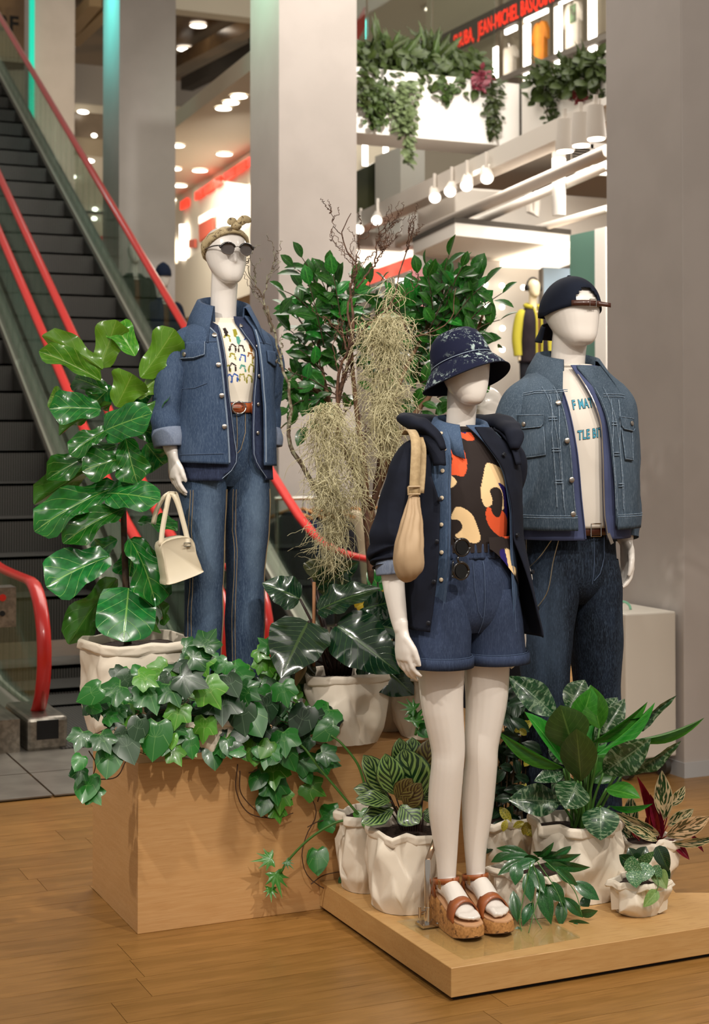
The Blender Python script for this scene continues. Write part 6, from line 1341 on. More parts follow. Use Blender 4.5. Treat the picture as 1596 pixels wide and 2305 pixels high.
# hoya
M_hoy = leaf_mat('hoya_leaf', '#154a1c', '#1f5c24', '#a9bf9a', 6, .7, .05, .03, .28, 'speck', .25, .12, .2); PHO = [(0, .06), (.1, .45), (.25, .80), (.45, 1.0), (.65, .90), (.85, .45), (1, .02)]
HO = [leaf_mesh('hoya_leaf', M_hoy, PHO, 3, 8, .2, c) for c in (.15, .45)]
hz3 = 4.94; HOY = potted('hoya', 'speckled hoya with drooping narrow leaves beside the cork sandals', 'potted plant', C2W((1188-798)/FPX*hz3, hz3, .0955)); paper_pot(HOY, 0, .135, .092, .10, 61, .85, .02, soil=.015, fold=.014)
for b, t_, w_, zb, zt, ro in (((1175, 1935), (1122, 1965), 22, -.08, -.12, 20), ((1165, 1940), (1160, 1990), 30, -.1, -.14, 0), ((1195, 1950), (1225, 2010), 30, -.1, -.16, 0), ((1185, 1965), (1195, 2030), 26, -.12, -.16, 10), ((1215, 1985), (1240, 2078), 34, -.12, -.18, 0), ((1230, 1985), (1270, 2030), 34, -.1, -.14, 0), ((1265, 2025), (1262, 2085), 26, -.1, -.14, 0), ((1270, 2020), (1312, 2065), 24, -.1, -.13, 0), ((1290, 1985), (1350, 2025), 32, -.08, -.1, -20), ((1310, 2020), (1325, 2040), 26, -.06, -.08, 0), ((1300, 2055), (1345, 2055), 24, -.1, -.12, 40), ((1280, 2075), (1330, 2085), 22, -.12, -.14, 30), ((1285, 2080), (1295, 2095), 26, -.13, -.15, 0), ((1155, 2005), (1165, 2075), 26, -.12, -.17, 0), ((1200, 2030), (1175, 2080), 24, -.13, -.17, 20), ((1165, 2085), (1170, 2115), 22, -.18, -.2, 0), ((1180, 2105), (1192, 2130), 22, -.2, -.22, 0), ((1240, 1940), (1328, 1960), 24, -.04, -.06, 30), ((1220, 1935), (1310, 1930), 22, 0, 0, 30), ((1200, 1930), (1130, 1930), 22, -.03, -.03, 20), ((1190, 1925), (1120, 1905), 22, .03, .03, 20), ((1210, 1930), (1250, 1900), 18, 0, 0, 40), ((1250, 1950), (1300, 1995), 22, -.08, -.1, 10), ((1205, 1935), (1160, 1955), 24, -.08, -.1, 10), ((1225, 1945), (1280, 1955), 22, -.07, -.09, 20), ((1180, 1930), (1215, 1935), 22, -.06, -.08, 40), ((1200, 1920), (1265, 1925), 20, .02, .02, 40), ((1150, 1920), (1105, 1940), 20, .0, 0, 20), ((1240, 1930), (1290, 1905), 18, .02, .04, 30)):
    lpx(HOY, rnd.choice(HO), b, t_, w_*1.05, hz3+zb, hz3+zt, ro)
for pts in (((1195, 1940), (1180, 2010), (1170, 2075), (1185, 2130)), ((1200, 1945), (1215, 2000), (1200, 2060), (1190, 2100)), ((1210, 1940), (1250, 2000), (1275, 2060)), ((1205, 1980), (1200, 2050), (1225, 2100)), ((1230, 1940), (1290, 2000), (1310, 2060))): stem(HOY, [P(a, b, hz3-.11-.04*i) for i, (a, b) in enumerate(pts)], .0020, .0014, M_vine, 5, 14, 'vine')
# stromanthe
M_str = leaf_mat('stromanthe_leaf', '#17381a', '#204a20', '#c7b68c', 7, 1.3, .1, .03, .35, 'cream', .1, .15, .15, under='#6d1f22'); M_stp = leaf_mat('stromanthe_pink_leaf', '#3a3a20', '#5a4a2a', '#c9a483', 7, 1.3, .1, .03, .4, 'cream', .1, .2, .1); M_str2 = leaf_mat('stromanthe_red_leaf', '#6d1519', '#8a1f22', '#a83030', 7, 1, .05, .03, .35, None, .1, .2, .25)
ST = leaf_mesh('stromanthe_leaf', M_str, PA, 4, 10, .25, .15); STP = leaf_mesh('stromanthe_pink_leaf', M_stp, PA, 4, 10, .2, .15); STR = leaf_mesh('stromanthe_red_leaf', M_str2, PA, 3, 8, .6, .1)
sz = 5.19; STM = potted('stromanthe', 'red and cream striped stromanthe at the right end of the platform', 'potted plant', C2W((1450-798)/FPX*sz, sz, .0955)); paper_pot(STM, 0, .165, .078, .084, 67, .85, .03, soil=.02, fold=.014)
for me, b, t_, w_, zb, zt, ro in ((ST, (1496, 1845), (1490, 1736), 42, -.04, -.06, 0), (ST, (1508, 1815), (1543, 1770), 28, 0, 0, 30), (STP, (1500, 1882), (1600, 1840), 44, -.04, -.08, 20), (ST, (1510, 1898), (1620, 1885), 26, -.05, -.1, 40), (ST, (1503, 1858), (1562, 1822), 34, -.02, -.04, 20), (ST, (1485, 1880), (1388, 1832), 32, -.06, -.12, -20), (ST, (1480, 1892), (1410, 1860), 26, -.08, -.12, 20), (STR, (1465, 1885), (1436, 1748), 24, .0, .0, 20), (STR, (1490, 1885), (1464, 1788), 26, -.02, -.02, 0), (STR, (1475, 1885), (1470, 1810), 24, -.03, -.03, 0), (STR, (1515, 1890), (1552, 1935), 20, -.02, -.06, 0), (STR, (1558, 1880), (1584, 1918), 12, 0, -.05, 0), (ST, (1420, 1870), (1420, 1790), 34, .02, .02, 0), (STR, (1440, 1890), (1425, 1840), 26, .02, .02, 0), (STR, (1450, 1895), (1455, 1840), 26, .0, .0, 30), (ST, (1430, 1900), (1400, 1850), 30, .04, .05, 0)):
    lpx(STM, me, b, t_, w_, sz+zb, sz+zt, ro); stem(STM, [P(1462+rnd.uniform(-15, 15), 1925, sz), P((1462+b[0])/2, 1895, sz), P(*b, sz+zb)], .003, .002, M_str2, 5, 6)
# scindapsus
M_sci = leaf_mat('scindapsus_leaf', '#24582a', '#2f6a30', '#90a87a', 6, .7, .05, .03, .4, 'blotch', .1, .15, .15); M_sci2 = leaf_mat('scindapsus_pale_leaf', '#6f8f4a', '#86a05c', '#9fb878', 6, .7, .05, .03, .5, None, 0, .25, .15)
SCI = leaf_mesh('scindapsus_leaf', M_sci, PP, 3, 8, .15, .2); SC2 = leaf_mesh('scindapsus_pale_leaf', M_sci2, PP, 3, 8, .3, .2); SC3 = leaf_mesh('scindapsus_dark_leaf', M_phil, PP, 3, 8, .25, .3)
qz = 4.93; SCP = potted('scindapsus', 'small scindapsus with silver-blotched leaves in a low paper sack', 'potted plant', C2W((1430-798)/FPX*qz, qz, .0955)); paper_pot(SCP, 0, .10, .066, .072, 71, .8, .02, soil=.012, fold=.014, n=20)
for me, b, t_, w_, zb, zt, ro in ((SCI, (1408, 1938), (1445, 1962), 34, -.06, -.09, 0), (SCI, (1428, 1958), (1432, 1998), 38, -.08, -.11, 0), (SCI, (1462, 1945), (1440, 1985), 36, -.05, -.09, 0), (SCI, (1440, 1945), (1472, 1918), 24, -.02, -.04, 20), (SC2, (1478, 1960), (1500, 2000), 36, -.04, -.08, 0), (SC2, (1480, 2005), (1448, 2042), 26, -.09, -.10, 0), (SC3, (1480, 1905), (1506, 1962), 34, 0, -.02, 0), (SC3, (1490, 1950), (1500, 1995), 30, .02, 0, 0), (SC3, (1420, 1945), (1395, 1925), 30, -.01, -.02, 0), (SC3, (1430, 1935), (1415, 1908), 30, .01, .02, 0), (SC3, (1440, 1935), (1455, 1905), 34, .01, .02, 0), (SCI, (1470, 1950), (1490, 1975), 24, -.05, -.07, 0)):
    lpx(SCP, me, b, t_, w_*1.05, qz+zb, qz+zt, ro)
stem(SCP, [P(1465, 1950, qz-.05), P(1482, 1985, qz-.08), P(1476, 2010, qz-.09)], .0018, .0014, M_vine, 5, 8, 'vine')
# dark shrub behind the legs
M_crd = leaf_mat('dark_shrub_leaf', '#0f2614', '#18351a', '#2f4a28', 6, .7, .05, .03, .35, None, .15, .1, .3); M_cry = leaf_mat('yellow_flecked_leaf', '#a3962e', '#c0ae3a', '#3f5a1e', 6, .7, .05, .03, .4, 'blotch', 0, .25, .15)
CRD = leaf_mesh('dark_shrub_leaf', M_crd, PO, 3, 6, .25, .3); CRY = leaf_mesh('yellow_flecked_leaf', M_cry, PO, 3, 6, .25, .3)
gz_ = 5.34; SHR = potted('leafy_shrub', 'dark leafy shrub with yellow flecked leaves behind the bare legs', 'potted plant', C2W((1125-798)/FPX*gz_, gz_, .0955)); paper_pot(SHR, 0, .20, .088, .095, 73, .8, .03, soil=.02, fold=.012, n=20)
for k in range(170):
    px = rnd.gauss(1130, 46); py = rnd.uniform(1560, 1910); 
    if px < 1040 or px > 1225: continue
    q = P(px, py, gz_+rnd.uniform(-.10, .08)); d = Vector((rnd.uniform(-1, 1), rnd.uniform(-.6, .4), rnd.uniform(-.7, .5))).normalized(); l_ = rnd.uniform(.05, .085)
    put(SHR, CRY if rnd.random() < .09 else CRD, q, q+d*l_, l_*.5, ((CAM-q).normalized()+Vector((rnd.uniform(-.5, .5), 0, rnd.uniform(.1, .8)))).normalized())
for b, t_ in (((1190, 1700), (1205, 1720)), ((1195, 1705), (1180, 1725)), ((1180, 1850), (1155, 1862)), ((1185, 1850), (1178, 1880)), ((1188, 1848), (1200, 1868)), ((1140, 1845), (1132, 1872)), ((1170, 1640), (1185, 1655))): lpx(SHR, CRY, b, t_, 16, gz_-.14, gz_-.15, 0)
for k in range(7): stem(SHR, [P(1120+k*4, 1900, gz_), P(1100+k*14, 1740, gz_), P(1085+k*16, 1600, gz_)], .004, .002, M_twig, 5, 8)
# ------------------------------------------------------------------ mall behind
M_cream_w = mat('cream_wall', '#cdc2ad', .7); M_wht = mat('white_wall', '#dcd7d0', .6); M_grey = mat('grey_panel', '#8f877d', .6); M_gry2 = mat('painted_services', '#cbc3b9', .6); M_dk = mat('dark_void', '#3c362f', .8)
M_brown = mat('bronze_ceiling', '#7d6244', .25, metal=.25, c2='#54412c', sc=.8, det=5, lo=.4, hi=.6); M_green = mat('green_wall', '#4f7466', .7); M_redp = mat('red_panel', '#c8493c', .5)  # bronze ceiling's brown mottling imitates reflections in a mirrored ceiling
E_tube = emit('tube_light', '#fff6ea', 5.5); E_down = emit('downlight', '#fff6e6', 7); E_red = emit('red_letters', '#ff3a24', 1.1); E_pan = emit('light_panel', '#fff1dc', 1.6); E_bulb = emit('bulb', '#fff4e0', 9); E_pink = emit('pink_screen', '#e0a0a0', .5)
def wbox(name, x0, y0, x1, y1, Z, depth, m, label=None, cat=None, kind=None, parent=None, b=0, group=None):
    c = P((x0+x1)/2, (y0+y1)/2, Z); a = PV(x0, y1, c.y); d = PV(x1, y0, c.y)
    return box_obj(name, (min(a.x, d.x), c.y, min(a.z, d.z)), (max(a.x, d.x), c.y+depth, max(a.z, d.z)), m, parent, b, label, kind, cat, group)
def ubox(name, x0, y0, x1, y1, u, depth, m, label=None, cat=None, kind=None, group=None):   # on a plane x = u; x0/x1 picture places
    a = PU(x0, y1, u); d = PU(x1, y1, u); e = PU(x0, y0, u)
    return box_obj(name, (u, min(a.y, d.y), min(a.z, e.z)), (u+depth, max(a.y, d.y), max(a.z, e.z)), m, None, 0, label, kind, cat, group)
def slab(name, pts, z, t, m, label=None, cat=None, kind=None):
    q = [G(x, y, z) for x, y in pts]; c = sum(q, Vector((0, 0, 0)))/len(q); o = MB().prism([(p.x-c.x, p.y-c.y) for p in q], 0, t).build(name, m); o.location = (c.x, c.y, z); return tag(o, label, cat, None, kind)
def plate(name, pts, v, t, m, label=None, cat=None, kind=None, group=None):                  # outline on the plane y = v, given thickness
    q = [PV(x, y, v) for x, y in pts]; c = sum(q, Vector((0, 0, 0)))/len(q); n = len(q); o = MB().rings([[p-c for p in q], [p-c+Vector((0, t, 0)) for p in q]]).build(name, m); o.location = c; return tag(o, label, cat, group, kind)
def vof(px, py, Z): return P(px, py, Z).y
box_obj('wall_far', (-12, 32, 0), (30, 32.3, 14), M_cream_w, kind='structure')
box_obj('wall_back', (5.0, 12.0, 0), (14, 12.3, 4.1), M_wht, kind='structure')
# upper floor edge with planter
FAS = box_obj('trim_1', (3.0, 8.0, 4.14), (4.97, 8.5, 4.70), M_wht, kind='structure'); FAS2 = box_obj('trim_2', (4.97, 2.6, 4.14), (5.5, 8.5, 4.70), M_wht, kind='structure')  # second edge models the planter's reflection in the shop glass as solid shapes
box_obj('trim_3', (4.955, 7.985, 4.14), (4.975, 8.0, 4.72), M_dk, kind='structure')
M_gl2 = glass('clear_glass', '#f4f8f5', .9, .03)
for i in range(3):
    a = 3.02+i*.65; box_obj('glass_panel', (a, 8.42, 4.7), (a+.63, 8.432, 6.6), M_gl2)
for k, o in enumerate([x for x in COL.objects if x.name.startswith('glass_panel') and x.parent is None]): tag(o, ('clear glass balustrade panel next to the white pillar above the planter', 'middle clear glass balustrade panel above the planter', 'clear glass balustrade panel at the planter corner')[k], 'glass panel', 'balustrade panels above the planter')
slab('ceiling_1', ((560, -60), (1420, -60), (1420, 60), (1105, 2), (985, 95), (560, 160)), 9.0, .2, mat('warm_ceiling', '#cfc3ae', .7), kind='structure')
# shop behind glass on the upper floor
UW = 7.9
ubox('wall_shop', 960, -80, 1420, 240, UW+.45, .1, mat('shop_wall', '#b9ae97', .7), kind='structure')
q0 = PU(1172, 232, UW); q1 = PU(1420, 60, UW)
ubox('shop_ledge', 1060, 200, 1420, 212, UW-.05, .5, M_grey, 'grey ledge below the lit upper shop windows', 'ledge')
for k, (x0, x1, y0, y1) in enumerate(((1110, 1119, 108, 184), (1177, 1190, 58, 192), (1247, 1261, 18, 156), (1324, 1339, -40, 118))):
    ubox('tube_light', x0, y0, x1, y1, UW, .03, E_tube, ('short upright tube light beside the trailing planter ivy', 'upright tube light next to the orange shirt', 'upright tube light between the orange and white shirts', 'upright tube light beside the pillar edge')[k], 'tube light', group='shop window tube lights')
for k, (a, b, ya, yb) in enumerate(((1180, 1230, 46, 22), (1258, 1290, 5, -10), (1136, 1160, 72, 62))):
    A = PU(a, ya, UW); B = PU(b, yb, UW); zt = (A.z+B.z)/2; tag(box_obj('tube_light', (UW, min(A.y, B.y), zt-.03), (UW+.03, max(A.y, B.y), zt+.03), E_tube), ('slanting tube light above the orange shirt', 'tube light above the white shirt cut by the picture top', 'small tube light under the red letters')[k], 'tube light', 'shop window tube lights')
for k, x in enumerate((1122, 1168, 1172, 1238, 1242, 1312, 1318)): ubox('window_%d' % (k+1), x, -60, x+5, 205, UW-.01, .04, mat('window_frame', '#8d8472', .4, metal=.4), kind='structure')
def hung_shirt(x0, x1, y0, y1, m, label):
    A = PU(x0, y1, UW+.18); B = PU(x1, y1, UW+.18); T = PU((x0+x1)/2, y0, UW+.18); yc = (A.y+B.y)/2; hw = abs(A.y-B.y)/2; zb = (A.z+B.z)/2; H = T.z-zb
    r = empty('hanging_shirt', (UW+.18, yc, zb), 0, label, 'shirt')
    prof = [(-.62, 0), (.62, 0), (.60, .70), (.95, .62), (1.0, .74), (.55, .97), (.22, 1.0), (0, .95), (-.22, 1.0), (-.55, .97), (-1.0, .74), (-.95, .62), (-.60, .70)]
    mb = MB().rings([[(-.02, a*hw, b*H) for a, b in prof], [(.04, a*hw, b*H) for a, b in prof]]); o = mb.build('shirt_body', m, r, smooth=30); bev(o, .012, 2)
    MB().tube([(0, 0, H*.97), (0, 0, H*1.06), (0, .03, H*1.09), (0, .05, H*1.06)], .008, 6).build('hanger_hook', M_chrome, r); return r
hung_shirt(1196, 1236, 48, 176, cloth('orange_cotton', '#c97f2c', '#b8702a'), 'orange T-shirt hanging in the upper shop window')
s_ = hung_shirt(1266, 1314, 4, 146, cloth('white_cotton_b', '#d8d0c2', '#cec5b5'), 'white T-shirt with a small dark print in the upper shop window')
MB().box((-.035, -.10, .50), (-.022, .02, .72)).build('print', mat('tee_print', '#4a4038', .8, c2='#6a8a60', sc=14), s_)
hung_shirt(1126, 1166, 104, 194, cloth('white_cotton_c', '#d8d0c2', '#cec5b5'), 'white T-shirt hanging behind the planter corner')
def sign(txt, px, py, h, u=None, v=None, m=E_red, label='', depth=.003, name='lettering', bold=.0, xs=1.0, fit=None):
    p = PU(px, py, u) if u is not None else PV(px, py, v); cu = bpy.data.curves.new(name, 'FONT'); cu.body = txt; cu.size = h; cu.offset = bold*h; cu.extrude = depth; cu.resolution_u = 2; cu.space_character = 1.05
    o = bpy.data.objects.new('tmp', cu); COL.objects.link(o); dg = bpy.context.evaluated_depsgraph_get(); me = bpy.data.meshes.new_from_object(o.evaluated_get(dg)); bpy.data.objects.remove(o); me.materials.clear(); me.materials.append(m)
    if fit: xs = abs(PU(fit, py, u).y-p.y)/max(v_.co.x for v_ in me.vertices)
    M_ = Matrix(((0, 0, -1, p.x), (-xs, 0, 0, p.y), (0, 1, 0, p.z), (0, 0, 0, 1))) if u is not None else Matrix(((xs, 0, 0, p.x), (0, 0, -1, p.y), (0, 1, 0, p.z), (0, 0, 0, 1)))
    r = empty('sign_lettering', p, 0, label, 'lettering'); bm = bmesh.new(); bm.from_mesh(me); bm.verts.ensure_lookup_table(); seen = set()
    for v0 in bm.verts:
        if v0.index in seen: continue
        st_, isl = [v0], []; seen.add(v0.index)
        while st_:
            a = st_.pop(); isl.append(a)
            for e_ in a.link_edges:
                b = e_.other_vert(a)
                if b.index not in seen: seen.add(b.index); st_.append(b)
        idx = {a.index: k for k, a in enumerate(isl)}; fs = {f for a in isl for f in a.link_faces}; mm = bpy.data.meshes.new('letter'); mm.from_pydata([tuple(a.co) for a in isl], [], [tuple(idx[q.index] for q in f.verts) for f in fs]); mm.materials.append(m)
        link('letter', mm, r, Matrix.Translation(-p) @ M_)
    bm.free(); return r
sg = ubox('sign_band', 990, 30, 1300, 130, UW-.02, .05, mat('sign_band', '#5a5148', .6), 'dark band carrying red letters above the upper shop', 'sign band')
zb = PU(1076, 83, UW).z; sg.location.z = zb-.06; sg.scale.z = .42/max(.01, sg.dimensions.z) if False else 1
bpy.data.objects.remove(sg)
A = PU(1000, 100, UW); B = PU(1330, 0, UW); tag(box_obj('sign_band', (UW-.02, B.y-.5, zb-.05), (UW+.02, A.y+1.0, zb+.26), mat('sign_band', '#6a6055', .6)), 'dark band carrying red letters above the upper shop', 'sign band')
sign('JEAN-MICHEL BASQUIAT', 1076, 83, .28, u=UW-.03, label='red glowing capital letters along the upper shopfront', fit=1250)
sign('SHUBA,', 1021, 112, .28, u=UW-.03, label='short red glowing word just above the planter plants', fit=1066)
tag(plate('red_banner', ((797, 60), (822, 14), (822, 60), (797, 110)), 20, .05, M_redp), 'red banner corner beside the white pillar above the planter', 'banner')
tag(plate('red_banner', ((797, 335), (806, 335), (806, 368), (797, 368)), 15, .05, M_redp), 'tiny red panel in the gap under the planter', 'banner')
def downlight(px, py, z, r=.15, label='', group=None, name='downlight'):
    p = G(px, py, z); o = empty(name, p, 0, label, 'light', group); MB().tube([(0, 0, .01), (0, 0, -.015)], r, 20).build('lens', E_down, o); MB().tube([(r*1.12*math.cos(a), r*1.12*math.sin(a), -.004) for a in np.linspace(0, 2*PI, 25)], r*.10, 5).build('trim_ring', M_wht, o)
downlight(995, 18, 8.98, .28, 'round downlight in the ceiling above the planter plants')
# planter greenery
M_pf = leaf_mat('fern_leaf', '#22300e', '#3a4a18', '#55632c', 10, .6, .1, .03, .5, None, 0, .2, .3); M_pp = leaf_mat('pale_trailing_leaf', '#4a5834', '#66754a', '#8f9a72', 6, .6, .1, .03, .5, None, 0, .2, .3); M_pr = leaf_mat('red_planter_leaf', '#5a1a24', '#7a2a34', '#8a3a40', 6, .6, .1, .03, .5, None, 0, .2, .3)
PFN = [(0, .2), (.15, .8), (.4, 1), (.7, .7), (1, .02)]; FR = leaf_mesh('fern_frond', M_pf, PFN, 2, 8, .3, .5, .12, 5)
rnd = random.Random(77)
def mass(root, m, pts, size, nm='foliage'):
    mb = MB(); mb.uv = []
    for p in pts:
        d = Vector((rnd.uniform(-1, 1), rnd.uniform(-1, .2), rnd.uniform(-1, .5))).normalized(); n = Vector((rnd.uniform(-.5, .5), -1, rnd.uniform(0, 1))); l_ = size*rnd.uniform(.7, 1.3); M_ = orient(p-root.location, d, n, l_*.6, l_); mb.add([M_ @ v_ for v_ in tv], tf); mb.uv += uvv
    return mb.build(nm, m, root, smooth='all', kind='stuff')
def planter_plant(px, py, n, ln, label, m=None, wide=1.0, v=8.2, u=None):
    p = PV(px, py, v) if u is None else PU(px, py, u); r = empty('planter_fern', p, 0, label, 'plant', 'plants in the upper planter')
    for k in range(n):
        a = rnd.uniform(-1.25, 1.25)*wide; e = rnd.uniform(-.5, .9); d = Vector((math.sin(a), rnd.uniform(-.7, .3), math.cos(a)*.9)).normalized(); l_ = ln*rnd.uniform(.7, 1.15); put(r, FR, p, p+d*l_, l_*.20, Vector((0, -1, .4)), 'frond')
    return r
def strand(px, y0, y1, w_, m, label, v=7.95, u=None, n=60):
    f = (lambda x, y: PV(x, y, v)) if u is None else (lambda x, y: PU(x, y, u)); p = f(px, y0); r = empty('trailing_vine', p, 0, label, 'plant', 'vines trailing from the upper planter')
    pts = [f(px+rnd.gauss(0, .4)*w_*(1-.6*(k/n)), y0+(y1-y0)*k/n)+Vector((0, rnd.uniform(-.08, .02), 0)) for k in range(n)]; mass(r, m, pts, .065, 'leaves'); MB().tube([f(px+4*math.sin(k), y0+(y1-y0)*k/8)-p for k in range(9)], .006, 5).build('vine', M_bvine, r)
planter_plant(835, 150, 16, 0.40, 'fern beside the pillar at the left end of the planter'); planter_plant(880, 170, 18, 0.40, 'spiky grassy plant in the planter next to the pillar fern'); planter_plant(955, 175, 22, 0.45, 'large dark fern in the middle of the planter'); planter_plant(1030, 185, 18, 0.36, 'fern near the corner of the planter'); planter_plant(960, 130, 8, 0.32, 'feathery tuft standing highest in the planter', wide=.5); planter_plant(870, 130, 8, 0.29, 'upright feathery tuft by the glass panel', wide=.5)
PB = empty('planter_shrub', PV(940, 170, 8.15), 0, 'dense leafy shrub filling the planter trough', 'plant'); mass(PB, M_pf, [PV(rnd.uniform(797, 1090), rnd.uniform(115, 215) if True else 0, 8.1+rnd.uniform(-.15, .15)) for k in range(420)], .11)
for px, y0, y1, w_, m, lb in ((812, 190, 240, 40, M_pf, 'dark ivy strand hugging the pillar'), (845, 190, 285, 60, M_pf, 'broad dark ivy curtain on the white parapet'), (905, 190, 300, 50, M_pp, 'pale leafy strand beside the bright parapet spot'), (915, 250, 372, 22, M_pp, 'longest pale strand hanging below the parapet'), (1005, 185, 228, 26, M_pf, 'short green strand near the planter middle'), (1078, 160, 205, 30, M_pr, 'reddish trailing plant near the planter corner'), (1105, 180, 308, 26, M_pf, 'dark ivy strand at the planter corner')): strand(px, y0, y1, w_, m, lb, n=int((y1-y0)*w_/30)+18)
UB = 4.95  # plants on this plane are the planter's reflection, built as real shapes
for px, py, n, lb in ((1260, 205, 16, 'fern in the side planter next to the dark ledge'), (1310, 195, 18, 'fern in the side planter against the pillar')): planter_plant(px, py, n, .38, lb, u=UB+.2)
PB2 = empty('planter_shrub', PU(1280, 200, UB+.2), 0, 'dense foliage filling the side planter under the shop windows', 'plant'); mass(PB2, M_pf, [PU(rnd.uniform(1200, 1352), 0, UB+.2) for k in range(0)] + [(lambda x: PU(x, np.interp(x, [1195, 1352], [190, 140])+rnd.uniform(-25, 45), UB+rnd.uniform(-.12, .08)))(rnd.uniform(1195, 1352)) for k in range(360)], .11)
strand(1234, 205, 285, 24, M_pf, 'dark ivy strand hanging from the side planter', u=UB-.03, n=60); strand(1285, 205, 228, 40, M_pr, 'reddish tuft hanging from the side planter', u=UB-.03, n=26); strand(1342, 200, 235, 20, M_pf, 'short green strand against the pillar edge', u=UB-.03, n=24)
# services under the upper floor
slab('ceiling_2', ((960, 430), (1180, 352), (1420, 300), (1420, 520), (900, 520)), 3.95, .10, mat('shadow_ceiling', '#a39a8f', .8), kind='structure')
def bar(name, a, b, w_, h_, m, label, cat, group=None):
    A = P(*a); B = P(*b); d = (B-A); r = empty(name, A, 0, label, cat, group) if False else None; mb = MB(); n = d.normalized(); s = n.cross(Vector((0, 0, 1))).normalized()*w_/2; t_ = Vector((0, 0, h_/2))
    mb.hull8([-s-t_, s-t_, s+t_, -s+t_], [d-s-t_, d+s-t_, d+s+t_, d-s+t_]); o = mb.build(name, m); o.location = A; return tag(o, label, cat, group)
bar('track_beam', (790, 512, 14.7), (1375, 248, 9.6), .16, .14, M_gry2, 'long white beam carrying the spotlights', 'beam'); bar('light_track', (790, 498, 14.6), (1375, 226, 9.5), .05, .05, M_wht, 'thin white light track above the beam', 'light track')
def pipe(name, pts, r, m, label): A = P(*pts[0]); o = MB().tube([P(*p)-A for p in pts], r, 10).build(name, m, smooth=50); o.location = A; return tag(o, label, 'pipe')
pipe('service_pipe', ((900, 545, 13.8), (1370, 340, 10.0)), .045, M_gry2, 'grey pipe running just under the spotlight beam'); pipe('service_pipe', ((960, 548, 13.9), (1370, 372, 10.4)), .035, M_wht, 'pale pipe below the first grey pipe'); pipe('service_pipe', ((1100, 545, 13.2), (1370, 470, 11.6)), .03, M_gry2, 'lower pipe crossing the white duct'); pipe('service_pipe', ((1258, 330, 11.0), (1258, 485, 11.0)), .05, M_wht, 'upright white pipe in front of the duct'); pipe('service_pipe', ((985, 500, 13.4), (988, 560, 13.4), (1000, 566, 13.4), (1005, 500, 13.4)), .02, M_dk, 'thin dark pipe bent beside the duct'); pipe('service_pipe', ((1190, 430, 12.4), (1192, 476, 12.4), (1206, 486, 12.4), (1212, 430, 12.4)), .03, M_gry2, 'short bent pipe on the duct face')
wbox('air_duct', 1025, 446, 1375, 520, 13.0, .7, M_gry2, 'big square white air duct under the ceiling', 'duct', b=.02); wbox('air_duct', 958, 478, 1010, 548, 13.9, .5, M_wht, 'small square duct beside the big white duct', 'duct', b=.02)
hg = empty('ceiling_raft', G(1110, 570, 3.1), 0, 'white suspended ceiling panel with a dark top edge', 'panel'); q = [G(x, y, 3.1)-hg.location for x, y in ((930, 572), (1120, 607), (1284, 556), (1024, 530))]
MB().prism([(p.x, p.y) for p in q], 0, .10).build('panel_body', M_wht, hg); MB().prism([(p.x*1.01, p.y*1.01) for p in q], .10, .14).build('top_edge', M_dk, hg)
vt = empty('air_vent', P(1320, 360, 11.2), 0, 'slatted air vent beside the pillar', 'vent'); c = vt.location
def vb(x0, y0, x1, y1, dz, nm, m): a = PV(x0, y1, c.y)-c; d = PV(x1, y0, c.y)-c; MB().box((a.x, dz, a.z), (d.x, dz+.03, d.z)).build(nm, m, vt)
vb(1282, 330, 1375, 386, .0, 'backing', M_dk); vb(1282, 326, 1375, 332, -.03, 'frame', M_wht); vb(1282, 384, 1375, 390, -.03, 'frame', M_wht); vb(1325, 326, 1331, 390, -.03, 'frame', M_wht)
for k in range(8): vb(1284, 335+k*6, 1373, 337+k*6, -.02, 'slat', M_grey)
def lamp(px, py, Z, r, ln, aim, label, grp, dn=False):
    p = P(px, py, Z); d = Vector(aim).normalized(); o = empty('track_lamp', p, 0, label, 'spotlight', grp); MB().tube([-d*ln, -d*ln*.1, Vector((0, 0, 0))], [r*.8, r, r], 18, cap=True).build('housing', M_gry2, o, smooth=40); MB().tube([d*.002, d*.006], r*.86, 18).build('lens', E_tube, o); MB().tube([-d*ln*.5, -d*ln*.5+Vector((0, 0, .16))], .014, 6).build('bracket', M_gry2, o)
for k, (px, py, Z) in enumerate(((808, 516, 14.1), (848, 496, 13.6), (979, 445, 12.2), (1013, 431, 11.85), (1050, 418, 11.5), (1096, 401, 11.15))): lamp(px, py, Z, .050, .15, -FW*.85+RT*(-.25+.12*(k % 3))+Vector((0, 0, -.55)), ('spotlight nearest the white pillar', 'second spotlight from the white pillar', 'third spotlight from the white pillar', 'fourth spotlight from the white pillar', 'fifth spotlight from the white pillar', 'largest spotlight of the row under the parapet')[k], 'spotlights on the long beam')
for k, (px, py) in enumerate(((1272, 340), (1308, 327), (1342, 312))): lamp(px, py, 9.3-.2*k, .058, .19, (0, -.05, -1), ('leftmost white can lamp above the vent', 'middle white can lamp above the vent', 'white can lamp touching the pillar edge')[k], 'can lamps above the vent')
bar('light_track', (1235, 302, 10.4), (1375, 250, 9.6), .05, .04, M_gry2, 'short track holding the three can lamps', 'light track')
wbox('pillar_far', 902, 335, 956, 700, 15.6, .6, M_wht, kind='structure')
plate('dark_glass', ((790, 392), (902, 337), (902, 440), (790, 525)), vof(850, 430, 16.2), .05, mat('dark_reflective_glass', '#3f4238', .12, metal=.3, c2='#55563f', sc=1.2), 'dark reflective glass panel under the planter', 'glass panel')
